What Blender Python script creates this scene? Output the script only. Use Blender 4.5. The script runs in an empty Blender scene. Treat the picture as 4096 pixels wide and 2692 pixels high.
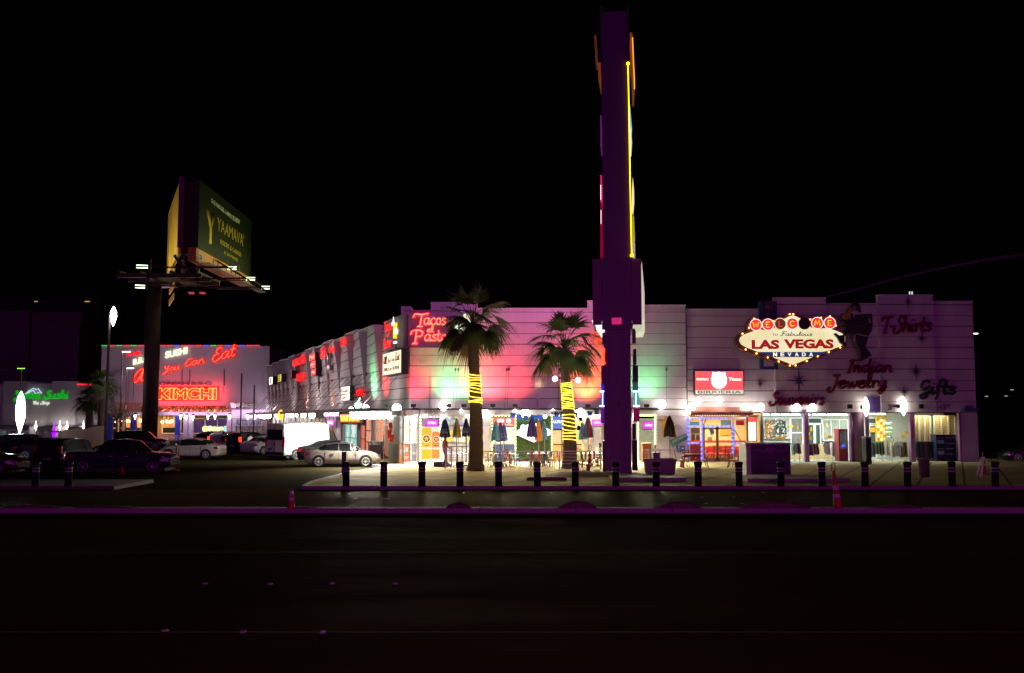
import bpy, bmesh, math, random
from mathutils import Vector, Matrix
RND = random.Random(11)
sc = bpy.context.scene
COL = sc.collection
PI = math.pi
# ------------------------------------------------------------------ camera
FOC = 35.0 / 36.0 * 4096
CAMZ = 2.8
TH = math.atan(326 / FOC)
CT, ST = math.cos(TH), math.sin(TH)
cam = bpy.data.objects.new('camera', bpy.data.cameras.new('camera'))
COL.objects.link(cam)
cam.location = (0, 0, CAMZ)
cam.rotation_euler = (PI / 2 + TH, 0, 0)
cam.data.lens = 35.0
cam.data.sensor_width = 36.0
cam.data.clip_end = 3000
sc.camera = cam


def ray(px, py):
    a = (px - 2048) / FOC
    b = (1346 - py) / FOC
    return Vector((a, CT - b * ST, ST + b * CT))


def gd(px, py, z=0.0):
    """where the ray through a photo pixel meets the level z"""
    r = ray(px, py)
    t = (z - CAMZ) / r.z
    return Vector((r.x * t, r.y * t, z))


class Fr:
    """a local frame: u along, d outwards (towards the viewer), z up"""
    def __init__(s, o, ang=0.0):
        s.o = Vector(o)
        s.U = Vector((math.cos(ang), math.sin(ang), 0))
        s.D = Vector((math.sin(ang), -math.cos(ang), 0))

    def p(s, u, d, z):
        return s.o + s.U * u + s.D * d + Vector((0, 0, z))

    def hit(s, px, py, d=0.0):
        r = ray(px, py)
        c = Vector((0, 0, CAMZ))
        o = s.o + s.D * d
        t = (o - c).dot(s.D) / r.dot(s.D)
        q = c + r * t - o
        return q.dot(s.U), q.z


W0 = Fr((0, 0, 0))
YF = 64.4
FRONT = Fr((0, YF, 0))
KIM = Fr((0, 136, 0))
SUS = Fr((0, 142, 0))
c0 = Vector((FRONT.hit(1640, 1845)[0], YF, 0))
far = Vector(((1067 - 2048) / FOC * 135, 135, 0))
WV = (c0 - far)
WLEN = WV.length
WING = Fr(far, math.atan2(WV.y, WV.x))   # u runs from the far end to the corner

# ------------------------------------------------------------------ materials
MATS = {}


def M(key, col=(.5, .5, .5), rough=.6, metal=0.0, es=0.0, ec=None, var=.12, sc_=4.0, bump=0.0, stretch=(1, 1, 1), coat=0.0, trans=0.0):
    if key in MATS:
        return MATS[key]
    m = bpy.data.materials.new(key)
    m.use_nodes = True
    nt = m.node_tree
    b = nt.nodes['Principled BSDF']
    b.inputs['Roughness'].default_value = rough
    b.inputs['Metallic'].default_value = metal
    if coat:
        b.inputs['Coat Weight'].default_value = coat
    tc = nt.nodes.new('ShaderNodeTexCoord')
    mp = nt.nodes.new('ShaderNodeMapping')
    mp.inputs['Scale'].default_value = stretch
    nz = nt.nodes.new('ShaderNodeTexNoise')
    nz.inputs['Scale'].default_value = sc_
    nz.inputs['Detail'].default_value = 5
    nt.links.new(tc.outputs['Object'], mp.inputs[0])
    nt.links.new(mp.outputs[0], nz.inputs['Vector'])
    mx = nt.nodes.new('ShaderNodeMix')
    mx.data_type = 'RGBA'
    lo = tuple(max(0, c * (1 - var)) for c in col) + (1,)
    hi = tuple(min(1, c * (1 + var)) for c in col) + (1,)
    mx.inputs[6].default_value = lo
    mx.inputs[7].default_value = hi
    nt.links.new(nz.outputs[0], mx.inputs[0])
    nt.links.new(mx.outputs[2], b.inputs['Base Color'])
    if bump:
        bp = nt.nodes.new('ShaderNodeBump')
        bp.inputs['Strength'].default_value = bump
        bp.inputs['Distance'].default_value = .02
        nt.links.new(nz.outputs[0], bp.inputs['Height'])
        nt.links.new(bp.outputs[0], b.inputs['Normal'])
    if trans:
        tb_ = nt.nodes.new('ShaderNodeBsdfTranslucent')
        ms = nt.nodes.new('ShaderNodeMixShader')
        ms.inputs[0].default_value = trans
        nt.links.new(mx.outputs[2], tb_.inputs[0])
        nt.links.new(b.outputs[0], ms.inputs[1]); nt.links.new(tb_.outputs[0], ms.inputs[2])
        nt.links.new(ms.outputs[0], nt.nodes['Material Output'].inputs[0])
    if es:
        e = ec or col
        b.inputs['Emission Color'].default_value = tuple(e) + (1,)
        b.inputs['Emission Strength'].default_value = es
    MATS[key] = m
    return m


def lit(key, col, es, col2=None, scale=6, kind='noise', mixf=.5, stretch=(1, 1, 1)):
    """a surface that glows (lit window, light box, lamp) with a two-tone pattern behind the glass"""
    if key in MATS:
        return MATS[key]
    m = M(key, tuple(c * .4 for c in col), .35, es=es, ec=col)
    if col2:
        nt = m.node_tree
        b = nt.nodes['Principled BSDF']
        tc = nt.nodes.new('ShaderNodeTexCoord')
        mp = nt.nodes.new('ShaderNodeMapping')
        mp.inputs['Scale'].default_value = stretch
        nt.links.new(tc.outputs['Object'], mp.inputs[0])
        if kind == 'noise':
            t = nt.nodes.new('ShaderNodeTexNoise')
            t.inputs['Scale'].default_value = scale
            out = t.outputs[0]
        elif kind == 'cells':
            t = nt.nodes.new('ShaderNodeTexVoronoi')
            t.distance = 'CHEBYCHEV'
            t.inputs['Scale'].default_value = scale
            sp = nt.nodes.new('ShaderNodeSeparateColor')
            nt.links.new(t.outputs['Color'], sp.inputs[0])
            out = sp.outputs[0]
        nt.links.new(mp.outputs[0], t.inputs['Vector'])
        cr = nt.nodes.new('ShaderNodeValToRGB')
        cr.color_ramp.elements[0].position = mixf - .12
        cr.color_ramp.elements[1].position = mixf + .12
        cr.color_ramp.elements[0].color = tuple(col) + (1,)
        cr.color_ramp.elements[1].color = tuple(col2) + (1,)
        nt.links.new(out, cr.inputs[0])
        nt.links.new(cr.outputs[0], b.inputs['Emission Color'])
    return m


def wares(key, es, scale=5, sat=.8, val=.6):
    """many-coloured small goods seen lit behind glass"""
    if key in MATS:
        return MATS[key]
    m = M(key, (.3, .3, .3), .4)
    nt = m.node_tree
    b = nt.nodes['Principled BSDF']
    tc = nt.nodes.new('ShaderNodeTexCoord')
    t = nt.nodes.new('ShaderNodeTexVoronoi')
    t.inputs['Scale'].default_value = scale
    nt.links.new(tc.outputs['Object'], t.inputs['Vector'])
    hs = nt.nodes.new('ShaderNodeHueSaturation')
    hs.inputs['Saturation'].default_value = sat
    hs.inputs['Value'].default_value = val
    nt.links.new(t.outputs['Color'], hs.inputs['Color'])
    nt.links.new(hs.outputs[0], b.inputs['Base Color'])
    nt.links.new(hs.outputs[0], b.inputs['Emission Color'])
    b.inputs['Emission Strength'].default_value = es
    return m


# ------------------------------------------------------------------ text
_TX = {}


def text_geo(s, bold=0.0, outline=0.0):
    k = (s, bold, outline)
    if k in _TX:
        return _TX[k]
    c = bpy.data.curves.new('lettering', 'FONT')
    c.body = s
    c.size = 1
    c.resolution_u = 3
    c.offset = bold
    if outline:
        c.fill_mode = 'NONE'
        c.bevel_depth = outline
        c.bevel_resolution = 1
    else:
        c.extrude = .5
    o = bpy.data.objects.new('lettering', c)
    COL.objects.link(o)
    dg = bpy.context.evaluated_depsgraph_get()
    me = bpy.data.meshes.new_from_object(o.evaluated_get(dg))
    vs = [v.co.copy() for v in me.vertices]
    fs = [tuple(p.vertices) for p in me.polygons]
    bpy.data.objects.remove(o)
    bpy.data.curves.remove(c)
    bpy.data.meshes.remove(me)
    x0 = min(v.x for v in vs); x1 = max(v.x for v in vs)
    y0 = min(v.y for v in vs); y1 = max(v.y for v in vs)
    vs = [Vector(((v.x - x0) / (x1 - x0), (v.y - y0) / (y1 - y0), v.z if outline else v.z + .5)) for v in vs]
    _TX[k] = (vs, fs, (x1 - x0), (y1 - y0))
    return _TX[k]


# handwriting strokes: (advance, [polylines]); x-height .5, capital 1
SCR = {
 ' ': (.3, []), '-': (.34, [[(.04, .36), (.28, .38)]]),
 'a': (.55, [[(.42, .44), (.28, .5), (.1, .4), (.05, .2), (.13, .03), (.28, .07), (.41, .3), (.44, .48), (.42, .1), (.5, .02), (.58, .12)]]),
 'b': (.48, [[(.1, 1), (.07, .5), (.06, .05)], [(.06, .3), (.2, .48), (.38, .42), (.42, .2), (.3, .03), (.07, .08)]]),
 'c': (.45, [[(.4, .4), (.28, .5), (.1, .4), (.05, .2), (.16, .03), (.32, .04), (.45, .14)]]),
 'd': (.56, [[(.42, .4), (.25, .5), (.08, .38), (.06, .15), (.2, .02), (.38, .15)], [(.46, 1), (.43, .5), (.42, .12), (.5, .02), (.58, .1)]]),
 'e': (.46, [[(.08, .24), (.3, .3), (.4, .4), (.3, .5), (.14, .42), (.05, .22), (.14, .04), (.3, .02), (.46, .14)]]),
 'f': (.36, [[(.42, .9), (.32, 1), (.22, .85), (.18, .4), (.14, -.2), (.02, -.35)], [(.02, .5), (.36, .5)]]),
 'g': (.5, [[(.4, .42), (.26, .5), (.08, .4), (.06, .2), (.18, .04), (.36, .14), (.42, .45)], [(.42, .48), (.4, -.1), (.3, -.35), (.12, -.36), (.06, -.22), (.2, -.08), (.5, .08)]]),
 'h': (.5, [[(.12, 1), (.08, .5), (.06, 0)], [(.06, .25), (.2, .46), (.34, .44), (.36, .2), (.38, .03), (.5, .08)]]),
 'i': (.26, [[(.1, .48), (.08, .15), (.14, .02), (.26, .1)], [(.12, .68), (.14, .72)]]),
 'l': (.26, [[(.04, .1), (.16, .5), (.2, .9), (.14, 1), (.08, .8), (.08, .2), (.14, .02), (.26, .1)]]),
 'm': (.7, [[(.04, .4), (.08, .48), (.08, 0)], [(.08, .25), (.2, .47), (.3, .42), (.3, 0)], [(.3, .25), (.42, .47), (.54, .42), (.54, .1), (.6, .02), (.7, .1)]]),
 'n': (.5, [[(.04, .4), (.08, .48), (.08, 0)], [(.08, .25), (.22, .47), (.34, .42), (.34, .1), (.42, .02), (.5, .1)]]),
 'o': (.44, [[(.24, .5), (.08, .38), (.05, .18), (.18, .02), (.36, .12), (.38, .36), (.24, .5)]]),
 'p': (.46, [[(.08, .48), (.06, 0), (.04, -.38)], [(.07, .3), (.22, .5), (.38, .42), (.4, .2), (.26, .03), (.08, .1)]]),
 'r': (.36, [[(.04, .38), (.1, .48), (.1, 0)], [(.1, .25), (.2, .44), (.34, .47)]]),
 's': (.38, [[(.34, .42), (.2, .5), (.09, .4), (.2, .28), (.34, .15), (.22, .02), (.04, .06)]]),
 't': (.34, [[(.16, .85), (.12, .4), (.12, .1), (.2, .02), (.34, .1)], [(-.02, .5), (.32, .52)]]),
 'u': (.54, [[(.06, .48), (.05, .15), (.16, .02), (.32, .12), (.38, .48), (.38, .1), (.46, .02), (.54, .1)]]),
 'v': (.42, [[(.04, .46), (.12, .44), (.2, .02), (.36, .3), (.38, .48)]]),
 'w': (.56, [[(.04, .46), (.1, .1), (.2, .03), (.28, .4), (.32, .08), (.42, .03), (.52, .3), (.52, .48)]]),
 'y': (.48, [[(.06, .48), (.06, .18), (.16, .04), (.32, .14), (.38, .48)], [(.38, .48), (.38, -.1), (.26, -.36), (.1, -.34), (.08, -.2), (.3, -.04), (.48, .08)]]),
 'A': (.72, [[(.56, .95), (.36, .98), (.1, .7), (.05, .3), (.2, .03), (.4, .25), (.58, .95), (.53, .3), (.6, .03), (.74, .15)]]),
 'C': (.54, [[(.52, .85), (.4, 1), (.2, .85), (.05, .45), (.12, .1), (.3, 0), (.54, .18)]]),
 'E': (.56, [[(.5, .88), (.36, 1), (.2, .88), (.2, .66), (.36, .56), (.16, .5), (.05, .25), (.16, .02), (.36, .02), (.58, .2)]]),
 'F': (.56, [[(.3, .95), (.26, .4), (.16, .02), (.0, .04)], [(.06, .9), (.3, 1), (.7, 1)], [(.14, .5), (.52, .54)]]),
 'G': (.6, [[(.5, .85), (.36, 1), (.14, .84), (.08, .5), (.24, .34), (.48, .5), (.52, .64), (.5, .2), (.4, -.25), (.2, -.32), (.06, -.18), (.3, .04), (.6, .15)]]),
 'I': (.36, [[(.26, 1), (.18, .4), (.12, 0)], [(.06, .94), (.26, 1), (.38, .98)], [(.0, 0), (.22, .02)]]),
 'J': (.48, [[(.14, .98), (.52, 1)], [(.4, 1), (.36, .3), (.26, -.25), (.08, -.35), (-.04, -.15), (.12, .02)]]),
 'P': (.56, [[(.24, .95), (.22, .5), (.16, -.08)], [(-.04, .66), (.02, .9), (.28, 1), (.54, .86), (.5, .58), (.22, .44)], [(.04, -.06), (.28, -.04)]]),
 'S': (.5, [[(.5, .88), (.38, 1), (.2, .88), (.2, .65), (.38, .5), (.44, .25), (.3, .02), (.08, -.05), (-.08, .1), (.02, .25)]]),
 'T': (.52, [[(-.06, .72), (.02, .96), (.3, .92), (.62, 1)], [(.34, .94), (.28, .4), (.24, .0)], [(.12, .02), (.36, .02)]]),
 'Y': (.54, [[(.02, .9), (.12, .95), (.14, .6), (.28, .5), (.42, .95)], [(.44, .98), (.38, .3), (.22, -.3), (.06, -.25), (.12, -.08), (.5, .1)]]),
}


def smooth(pl, n=3):
    if len(pl) < 3:
        return [Vector(p) for p in pl]
    P = [Vector(p) for p in pl]
    P = [P[0] * 2 - P[1]] + P + [P[-1] * 2 - P[-2]]
    out = []
    for i in range(1, len(P) - 2):
        a, b, c, d = P[i - 1:i + 3]
        for k in range(n):
            t = k / n
            out.append(.5 * (2 * b + (c - a) * t + (2 * a - 5 * b + 4 * c - d) * t * t + (3 * b - a - 3 * c + d) * t ** 3))
    out.append(P[-2])
    return out


# ------------------------------------------------------------------ mesh builder
class MB:
    def __init__(s, fr=W0):
        s.fr = fr; s.v = []; s.f = []; s.m = []; s.cur = 0; s.sm = False; s.s = []

    def add(s, pts):
        n = len(s.v)
        s.v += [s.fr.p(*p) for p in pts]
        return n

    def face(s, *i):
        s.f.append(i); s.m.append(s.cur); s.s.append(s.sm)

    def quad(s, a, b, c, d):
        n = s.add([a, b, c, d]); s.face(n, n + 1, n + 2, n + 3)

    def box(s, u0, u1, d0, d1, z0, z1, taper=0.0):
        t = taper
        n = s.add([(u0 + t, d0 + t, z0), (u1 - t, d0 + t, z0), (u1 - t, d1 - t, z0), (u0 + t, d1 - t, z0),
                   (u0, d0, z1), (u1, d0, z1), (u1, d1, z1), (u0, d1, z1)])
        for q in ((0, 1, 2, 3), (4, 5, 6, 7), (0, 1, 5, 4), (1, 2, 6, 5), (2, 3, 7, 6), (3, 0, 4, 7)):
            s.face(*[n + k for k in q])
        return s

    def bar(s, a, b, w, h=None):
        """square bar between two local points"""
        h = h or w
        a, b = Vector(a), Vector(b)
        t = (b - a).normalized()
        up = Vector((0, 0, 1)) if abs(t.z) < .9 else Vector((1, 0, 0))
        x = t.cross(up).normalized() * w / 2
        y = t.cross(x).normalized() * h / 2
        n = s.add([a - x - y, a + x - y, a + x + y, a - x + y, b - x - y, b + x - y, b + x + y, b - x + y])
        for q in ((0, 1, 2, 3), (4, 5, 6, 7), (0, 1, 5, 4), (1, 2, 6, 5), (2, 3, 7, 6), (3, 0, 4, 7)):
            s.face(*[n + k for k in q])
        return s

    def tube(s, path, r, n=6, caps=True):
        P = [Vector(p) for p in path]
        rs = r if isinstance(r, (list, tuple)) else [r] * len(P)
        rings = []
        px = None
        for i, p in enumerate(P):
            t = (P[min(i + 1, len(P) - 1)] - P[max(i - 1, 0)])
            if t.length < 1e-9:
                t = Vector((0, 0, 1))
            t.normalize()
            if px is None:
                up = Vector((0, 0, 1)) if abs(t.z) < .9 else Vector((1, 0, 0))
                x = t.cross(up).normalized()
            else:
                x = (px - t * px.dot(t))
                x = x.normalized() if x.length > 1e-6 else px
            px = x
            y = t.cross(x)
            rings.append(s.add([p + (x * math.cos(2 * PI * k / n) + y * math.sin(2 * PI * k / n)) * rs[i] for k in range(n)]))
        o = s.sm; s.sm = True
        for i in range(len(rings) - 1):
            a, b = rings[i], rings[i + 1]
            for k in range(n):
                s.face(a + k, a + (k + 1) % n, b + (k + 1) % n, b + k)
        s.sm = o
        if caps:
            s.face(*[rings[0] + k for k in range(n)])
            s.face(*[rings[-1] + k for k in range(n)])
        return s

    def lathe(s, c, prof, n=16):
        """profile [(radius, z)] round a vertical axis at c"""
        c = Vector(c)
        rings = [s.add([c + Vector((math.cos(2 * PI * k / n) * r, math.sin(2 * PI * k / n) * r, z)) for k in range(n)]) for r, z in prof]
        o = s.sm; s.sm = True
        for a, b in zip(rings, rings[1:]):
            for k in range(n):
                s.face(a + k, a + (k + 1) % n, b + (k + 1) % n, b + k)
        s.sm = o
        s.face(*[rings[0] + k for k in range(n)])
        s.face(*[rings[-1] + k for k in range(n)])
        return s

    def ball(s, c, r, n=12, sq=(1, 1, 1)):
        c = Vector(c)
        m = n // 2
        rings = []
        for j in range(m + 1):
            a = PI * j / m
            rr = max(math.sin(a), .02)
            rings.append(s.add([c + Vector((math.cos(2 * PI * k / n) * r * rr * sq[0], math.sin(2 * PI * k / n) * r * rr * sq[1], -math.cos(a) * r * sq[2])) for k in range(n)]))
        o = s.sm; s.sm = True
        for a, b in zip(rings, rings[1:]):
            for k in range(n):
                s.face(a + k, a + (k + 1) % n, b + (k + 1) % n, b + k)
        s.sm = o
        return s

    def plate(s, pts, d0, d1):
        """outline [(u,z)] given a thickness from d0 to d1"""
        n = len(pts)
        a = s.add([(u, d0, z) for u, z in pts]); b = s.add([(u, d1, z) for u, z in pts])
        s.face(*[a + k for k in range(n)]); s.face(*[b + k for k in range(n)])
        for k in range(n):
            s.face(a + k, a + (k + 1) % n, b + (k + 1) % n, b + k)
        return s

    def disc(s, u, z, r, d0, d1, n=24):
        return s.plate([(u + r * math.cos(2 * PI * k / n), z + r * math.sin(2 * PI * k / n)) for k in range(n)], d0, d1)

    def ring(s, u, z, r, d, rt, n=24):
        return s.tube([(u + r * math.cos(2 * PI * k / n), d, z + r * math.sin(2 * PI * k / n)) for k in range(n + 1)], rt, 6, False)

    def text(s, t, u0, u1, z0, z1, d, th=.03, bold=.0, slope=0.0, shear=0.0, outline=0.0):
        vs, fs, w, h = text_geo(t, bold, outline)
        kz = (z1 - z0) / h if outline else th
        pts = []
        for v in vs:
            du = v.x * (u1 - u0); dz = v.y * (z1 - z0)
            pts.append((u0 + du + shear * dz, d + v.z * kz, z0 + dz + slope * du))
        n = s.add(pts)
        for f in fs:
            s.face(*[n + k for k in f])
        return s

    def script(s, t, u0, u1, zb, h, d, r, slope=0.0, slant=.25, nib=0.0, flat=1.0, xh=1.0):
        adv = 0; pls = []
        for ch in t:
            a, st = SCR[ch]
            for pl in st:
                pls.append([(x + adv, y * (xh if ch.islower() else 1)) for x, y in pl])
            adv += a
        k = (u1 - u0) / adv
        for i, pl in enumerate(pls):
            q = []
            for v in smooth([(p[0], p[1], 0) for p in pl]):
                z = v.y * h
                du = v.x * k
                q.append(Vector((u0 + du + slant * z, d, zb + z + slope * du)))
            s.tube([(p.x, p.y + i * .0006, p.z) for p in q], r, 6)
            if nib:
                nx, nz = nib * .77, nib * .64
                e = i * .0011
                rr = [s.add([(p.x - nx, d + e, p.z - nz), (p.x + nx, d + e, p.z + nz), (p.x + nx, d + r * 2 + e, p.z + nz), (p.x - nx, d + r * 2 + e, p.z - nz)]) for p in q]
                for a, b in zip(rr, rr[1:]):
                    for j in range(4):
                        s.face(a + j, a + (j + 1) % 4, b + (j + 1) % 4, b + j)
        return s

    def build(s, name, mats, parent=None, base=None, **props):
        if not isinstance(mats, (list, tuple)):
            mats = [mats]
        if parent is not None:
            o0 = ORG[parent.name]
        elif base is not None:
            o0 = Vector(base)
        else:
            xs = [v.x for v in s.v]; ys = [v.y for v in s.v]; zs = [v.z for v in s.v]
            o0 = Vector(((min(xs) + max(xs)) / 2, (min(ys) + max(ys)) / 2, min(zs)))
        me = bpy.data.meshes.new(name)
        me.from_pydata([v - o0 for v in s.v], [], s.f)
        for m in mats:
            me.materials.append(m)
        me.polygons.foreach_set('material_index', s.m)
        me.polygons.foreach_set('use_smooth', s.s)
        me.update()
        if len(s.f) < 60000:
            bm = bmesh.new(); bm.from_mesh(me)
            bmesh.ops.recalc_face_normals(bm, faces=bm.faces)
            bm.to_mesh(me); bm.free()
        o = bpy.data.objects.new(name, me)
        COL.objects.link(o)
        if parent is not None:
            o.parent = parent
        else:
            o.location = o0
        ORG[o.name] = o0
        for k, v in props.items():
            o[k] = v
        return o


ORG = {}


def each(items, fn, fr, name, mat, parent):
    for it in items:
        m = MB(fr)
        fn(m, it)
        m.build(name, mat, parent)


def thing(name, label, cat, base, group=None):
    o = bpy.data.objects.new(name, None)
    COL.objects.link(o)
    o.location = base
    o.empty_display_size = .2
    o['label'] = label
    o['category'] = cat
    if group:
        o['group'] = group
    ORG[o.name] = Vector(base)
    return o


def tag(o, label, cat, group=None):
    o['label'] = label; o['category'] = cat
    if group:
        o['group'] = group
    return o


def structure(o):
    o['kind'] = 'structure'
    return o


def lamp(kind, loc, col, energy, target=None, size=.2, ang=80, blend=1.0, sx=None, spread=180):
    l = bpy.data.lights.new('light', kind)
    l.color = col
    l.energy = energy
    if kind == 'SPOT':
        l.spot_size = math.radians(ang); l.spot_blend = blend; l.shadow_soft_size = size
    elif kind == 'AREA':
        l.spread = math.radians(spread); l.shape = 'RECTANGLE'; l.size = sx or size; l.size_y = size
    else:
        l.shadow_soft_size = size
    o = bpy.data.objects.new('light', l)
    COL.objects.link(o)
    o.location = loc
    if target is not None:
        o.rotation_euler = (Vector(target) - Vector(loc)).to_track_quat('-Z', 'Y').to_euler()
    return o


# ------------------------------------------------------------------ world and the far glow of the street behind the camera
w = bpy.data.worlds.new('World')
sc.world = w
w.use_nodes = True
bg = w.node_tree.nodes['Background']
bg.inputs[0].default_value = (.30, .22, .34, 1)
bg.inputs[1].default_value = .0012
sun = lamp('SUN', (0, -20, 30), (.80, .10, 1.0), .085)
lamp('POINT', (4, -13, 3.2), (.95, .06, .9), 8500, size=2.5)
sun.data.angle = math.radians(14)
sun.rotation_euler = Vector((.05, 1, -.035)).to_track_quat('-Z', 'Y').to_euler()
sc.view_settings.view_transform = 'Standard'
sc.view_settings.look = 'None'
sc.view_settings.exposure = 0
sc.cycles.use_denoising = True
sc.cycles.max_bounces = 6
sc.cycles.diffuse_bounces = 3
sc.cycles.glossy_bounces = 3
sc.cycles.sample_clamp_indirect = 3.0
sc.cycles.caustics_reflective = False
sc.cycles.caustics_refractive = False

# ------------------------------------------------------------------ shared materials
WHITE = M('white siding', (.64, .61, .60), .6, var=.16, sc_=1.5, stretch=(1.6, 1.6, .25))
WHITE2 = M('white stucco', (.58, .55, .56), .8, var=.08, sc_=1.5)
GREYW = M('grey render', (.42, .40, .42), .8, var=.1, sc_=1.0)
DARK = M('dark metal', (.03, .03, .033), .45, .6)
BLACK = M('black plastic', (.012, .012, .013), .5)
STEEL = M('steel', (.45, .45, .46), .35, .9)
GALV = M('galvanised steel', (.5, .5, .5), .4, .7)
GLASS = M('dark glass', (.015, .017, .02), .06, 0, var=.3)
RUB = M('rubber', (.02, .02, .02), .8)
ALU = M('white aluminium', (.7, .7, .7), .4)
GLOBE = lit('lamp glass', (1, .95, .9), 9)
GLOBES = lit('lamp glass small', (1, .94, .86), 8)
CONC = M('concrete', (.30, .285, .26), .8, var=.18, sc_=2.5, bump=.25)
# ================================================================== GROUND
def ground_mat(key, col, rough, kind, gl=.3):
    m = M(key, col, rough, var=.25, sc_=.6)
    nt = m.node_tree
    b = nt.nodes['Principled BSDF']
    tc = nt.nodes.new('ShaderNodeTexCoord')
    n2 = nt.nodes.new('ShaderNodeTexNoise')
    n2.inputs['Scale'].default_value = 26
    n2.inputs['Detail'].default_value = 6
    nt.links.new(tc.outputs['Object'], n2.inputs['Vector'])
    bp = nt.nodes.new('ShaderNodeBump')
    bp.inputs['Strength'].default_value = .6
    bp.inputs['Distance'].default_value = .02
    b.inputs['Specular IOR Level'].default_value = .3
    b.inputs['Specular Tint'].default_value = (1, .86, .55, 1)
    nt.links.new(n2.outputs[0], bp.inputs['Height'])
    nt.links.new(bp.outputs[0], b.inputs['Normal'])
    n3 = nt.nodes.new('ShaderNodeTexNoise')
    n3.inputs['Scale'].default_value = .45
    n3.inputs['Detail'].default_value = 4
    mp = nt.nodes.new('ShaderNodeMapping')
    mp.inputs['Scale'].default_value = (.35, 1.3, 1)
    nt.links.new(tc.outputs['Object'], mp.inputs[0])
    nt.links.new(mp.outputs[0], n3.inputs['Vector'])
    mr = nt.nodes.new('ShaderNodeMapRange')
    mr.inputs[1].default_value = .35; mr.inputs[2].default_value = .65
    mr.inputs[3].default_value = max(.2, rough - .1); mr.inputs[4].default_value = min(1, rough + .1)
    nt.links.new(n3.outputs[0], mr.inputs[0])
    nt.links.new(mr.outputs[0], b.inputs['Roughness'])
    if kind == 'slab':
        br = nt.nodes.new('ShaderNodeTexBrick')
        br.offset = 0
        br.inputs['Scale'].default_value = 1
        br.inputs['Brick Width'].default_value = 1.8
        br.inputs['Row Height'].default_value = 1.8
        br.inputs['Mortar Size'].default_value = .05
        br.inputs['Color1'].default_value = (1, 1, 1, 1)
        br.inputs['Color2'].default_value = (.8, .8, .8, 1)
        br.inputs['Mortar'].default_value = (.25, .25, .25, 1)
        rt = nt.nodes.new('ShaderNodeMapping')
        rt.inputs['Rotation'].default_value = (0, 0, .42)
        nt.links.new(tc.outputs['Object'], rt.inputs[0])
        nt.links.new(rt.outputs[0], br.inputs['Vector'])
        mu = nt.nodes.new('ShaderNodeMix'); mu.data_type = 'RGBA'; mu.blend_type = 'MULTIPLY'
        mu.inputs[0].default_value = 1
        src = b.inputs['Base Color'].links[0].from_socket
        nt.links.new(src, mu.inputs[6]); nt.links.new(br.outputs[0], mu.inputs[7])
        nt.links.new(mu.outputs[2], b.inputs['Base Color'])
    df = nt.nodes.new('ShaderNodeBsdfDiffuse')
    nt.links.new(b.inputs['Base Color'].links[0].from_socket, df.inputs[0])
    nt.links.new(bp.outputs[0], df.inputs['Normal'])
    ms = nt.nodes.new('ShaderNodeMixShader')
    ms.inputs[0].default_value = gl
    nt.links.new(df.outputs[0], ms.inputs[1]); nt.links.new(b.outputs[0], ms.inputs[2])
    nt.links.new(ms.outputs[0], nt.nodes['Material Output'].inputs[0])
    return m


ASPH = ground_mat('asphalt', (.05, .038, .014), .7, 'road', .06)
SLAB = ground_mat('paving concrete', (.50, .43, .22), .6, 'slab', .22)
KERB = M('kerb concrete', (.29, .24, .27), .8, var=.12, sc_=2, bump=.2)
DIRT = M('dirt', (.20, .14, .12), .95, var=.35, sc_=9, bump=.8)

RZ = -.15
m = MB()
m.quad((-900, 200, RZ - .02), (900, 200, RZ - .02), (900, -1600, RZ - .02), (-900, -1600, RZ - .02))
structure(m.build('ground', M('far ground', (.05, .05, .05), .9)))
Y1 = gd(2048, 2053, RZ).y     # near kerb of the median
Y2 = gd(2048, 1959, RZ).y     # kerb of the pavement
m = MB(); m.quad((-90, 40, RZ), (90, 40, RZ), (90, -Y2 - .3, RZ), (-90, -Y2 - .3, RZ))
structure(m.build('road', ASPH))
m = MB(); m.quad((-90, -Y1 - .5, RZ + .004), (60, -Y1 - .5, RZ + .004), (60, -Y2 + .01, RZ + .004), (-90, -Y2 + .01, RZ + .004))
structure(m.build('road_lane', ground_mat('brightened lane asphalt', (.07, .058, .022), .4, 'road', .045)))  # strip lit by the shops: its brightness put into a lighter asphalt
m = MB(); m.quad((-90, -Y2 - .3, RZ), (60, -Y2 - .3, RZ), (60, -150, RZ), (-90, -150, RZ))
structure(m.build('parking_lot', ground_mat('lot asphalt', (.024, .020, .010), .7, 'road', .07)))
# lane seams
m = MB()
for py in (2210, 2531):
    y = gd(2048, py, RZ).y
    m.quad((-20, -y, RZ + .004), (40, -y, RZ + .004), (40, -y - .06, RZ + .004), (-20, -y - .06, RZ + .004))
structure(m.build('road_seam', M('seam', (.05, .042, .03), .9)))
# median
m = MB()
x = -70.0
while x < 70:
    m.box(x, x + 2.98, -Y1 - .55, -Y1, RZ - .02, 0)
    x += 3
structure(m.build('median_kerb', KERB))


def mound(name, cx, y, w, h, dep, n=26, k=7):
    m = MB(); m.sm = True
    idx = []
    r = random.Random(int(cx * 10))
    for j in range(k + 1):
        row = []
        for i in range(n + 1):
            a = i / n * 2 - 1; b = j / k * 2 - 1
            e = max(0, 1 - a * a) * max(0, 1 - b * b)
            z = h * (e ** .8) * (1 + .45 * (r.random() - .5)) - .02
            row.append(m.add([(cx + a * w / 2, -(y + b * dep / 2), z)]))
        idx.append(row)
    for j in range(k):
        for i in range(n):
            m.face(idx[j][i], idx[j][i + 1], idx[j + 1][i + 1], idx[j + 1][i])
    return m.build(name, DIRT)


for px, wd, h in ((1828, 110, .17), (2318, 165, .22), (2735, 190, .20), (3130, 300, .21), (1190, 160, .05), (3640, 200, .12), (380, 300, .07), (80, 260, .1)):
    g = gd(px, 2040, 0)
    o = mound('dirt_mound', g.x, Y1 + .3, wd / 130, h, .5)
    o['kind'] = 'structure'
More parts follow.
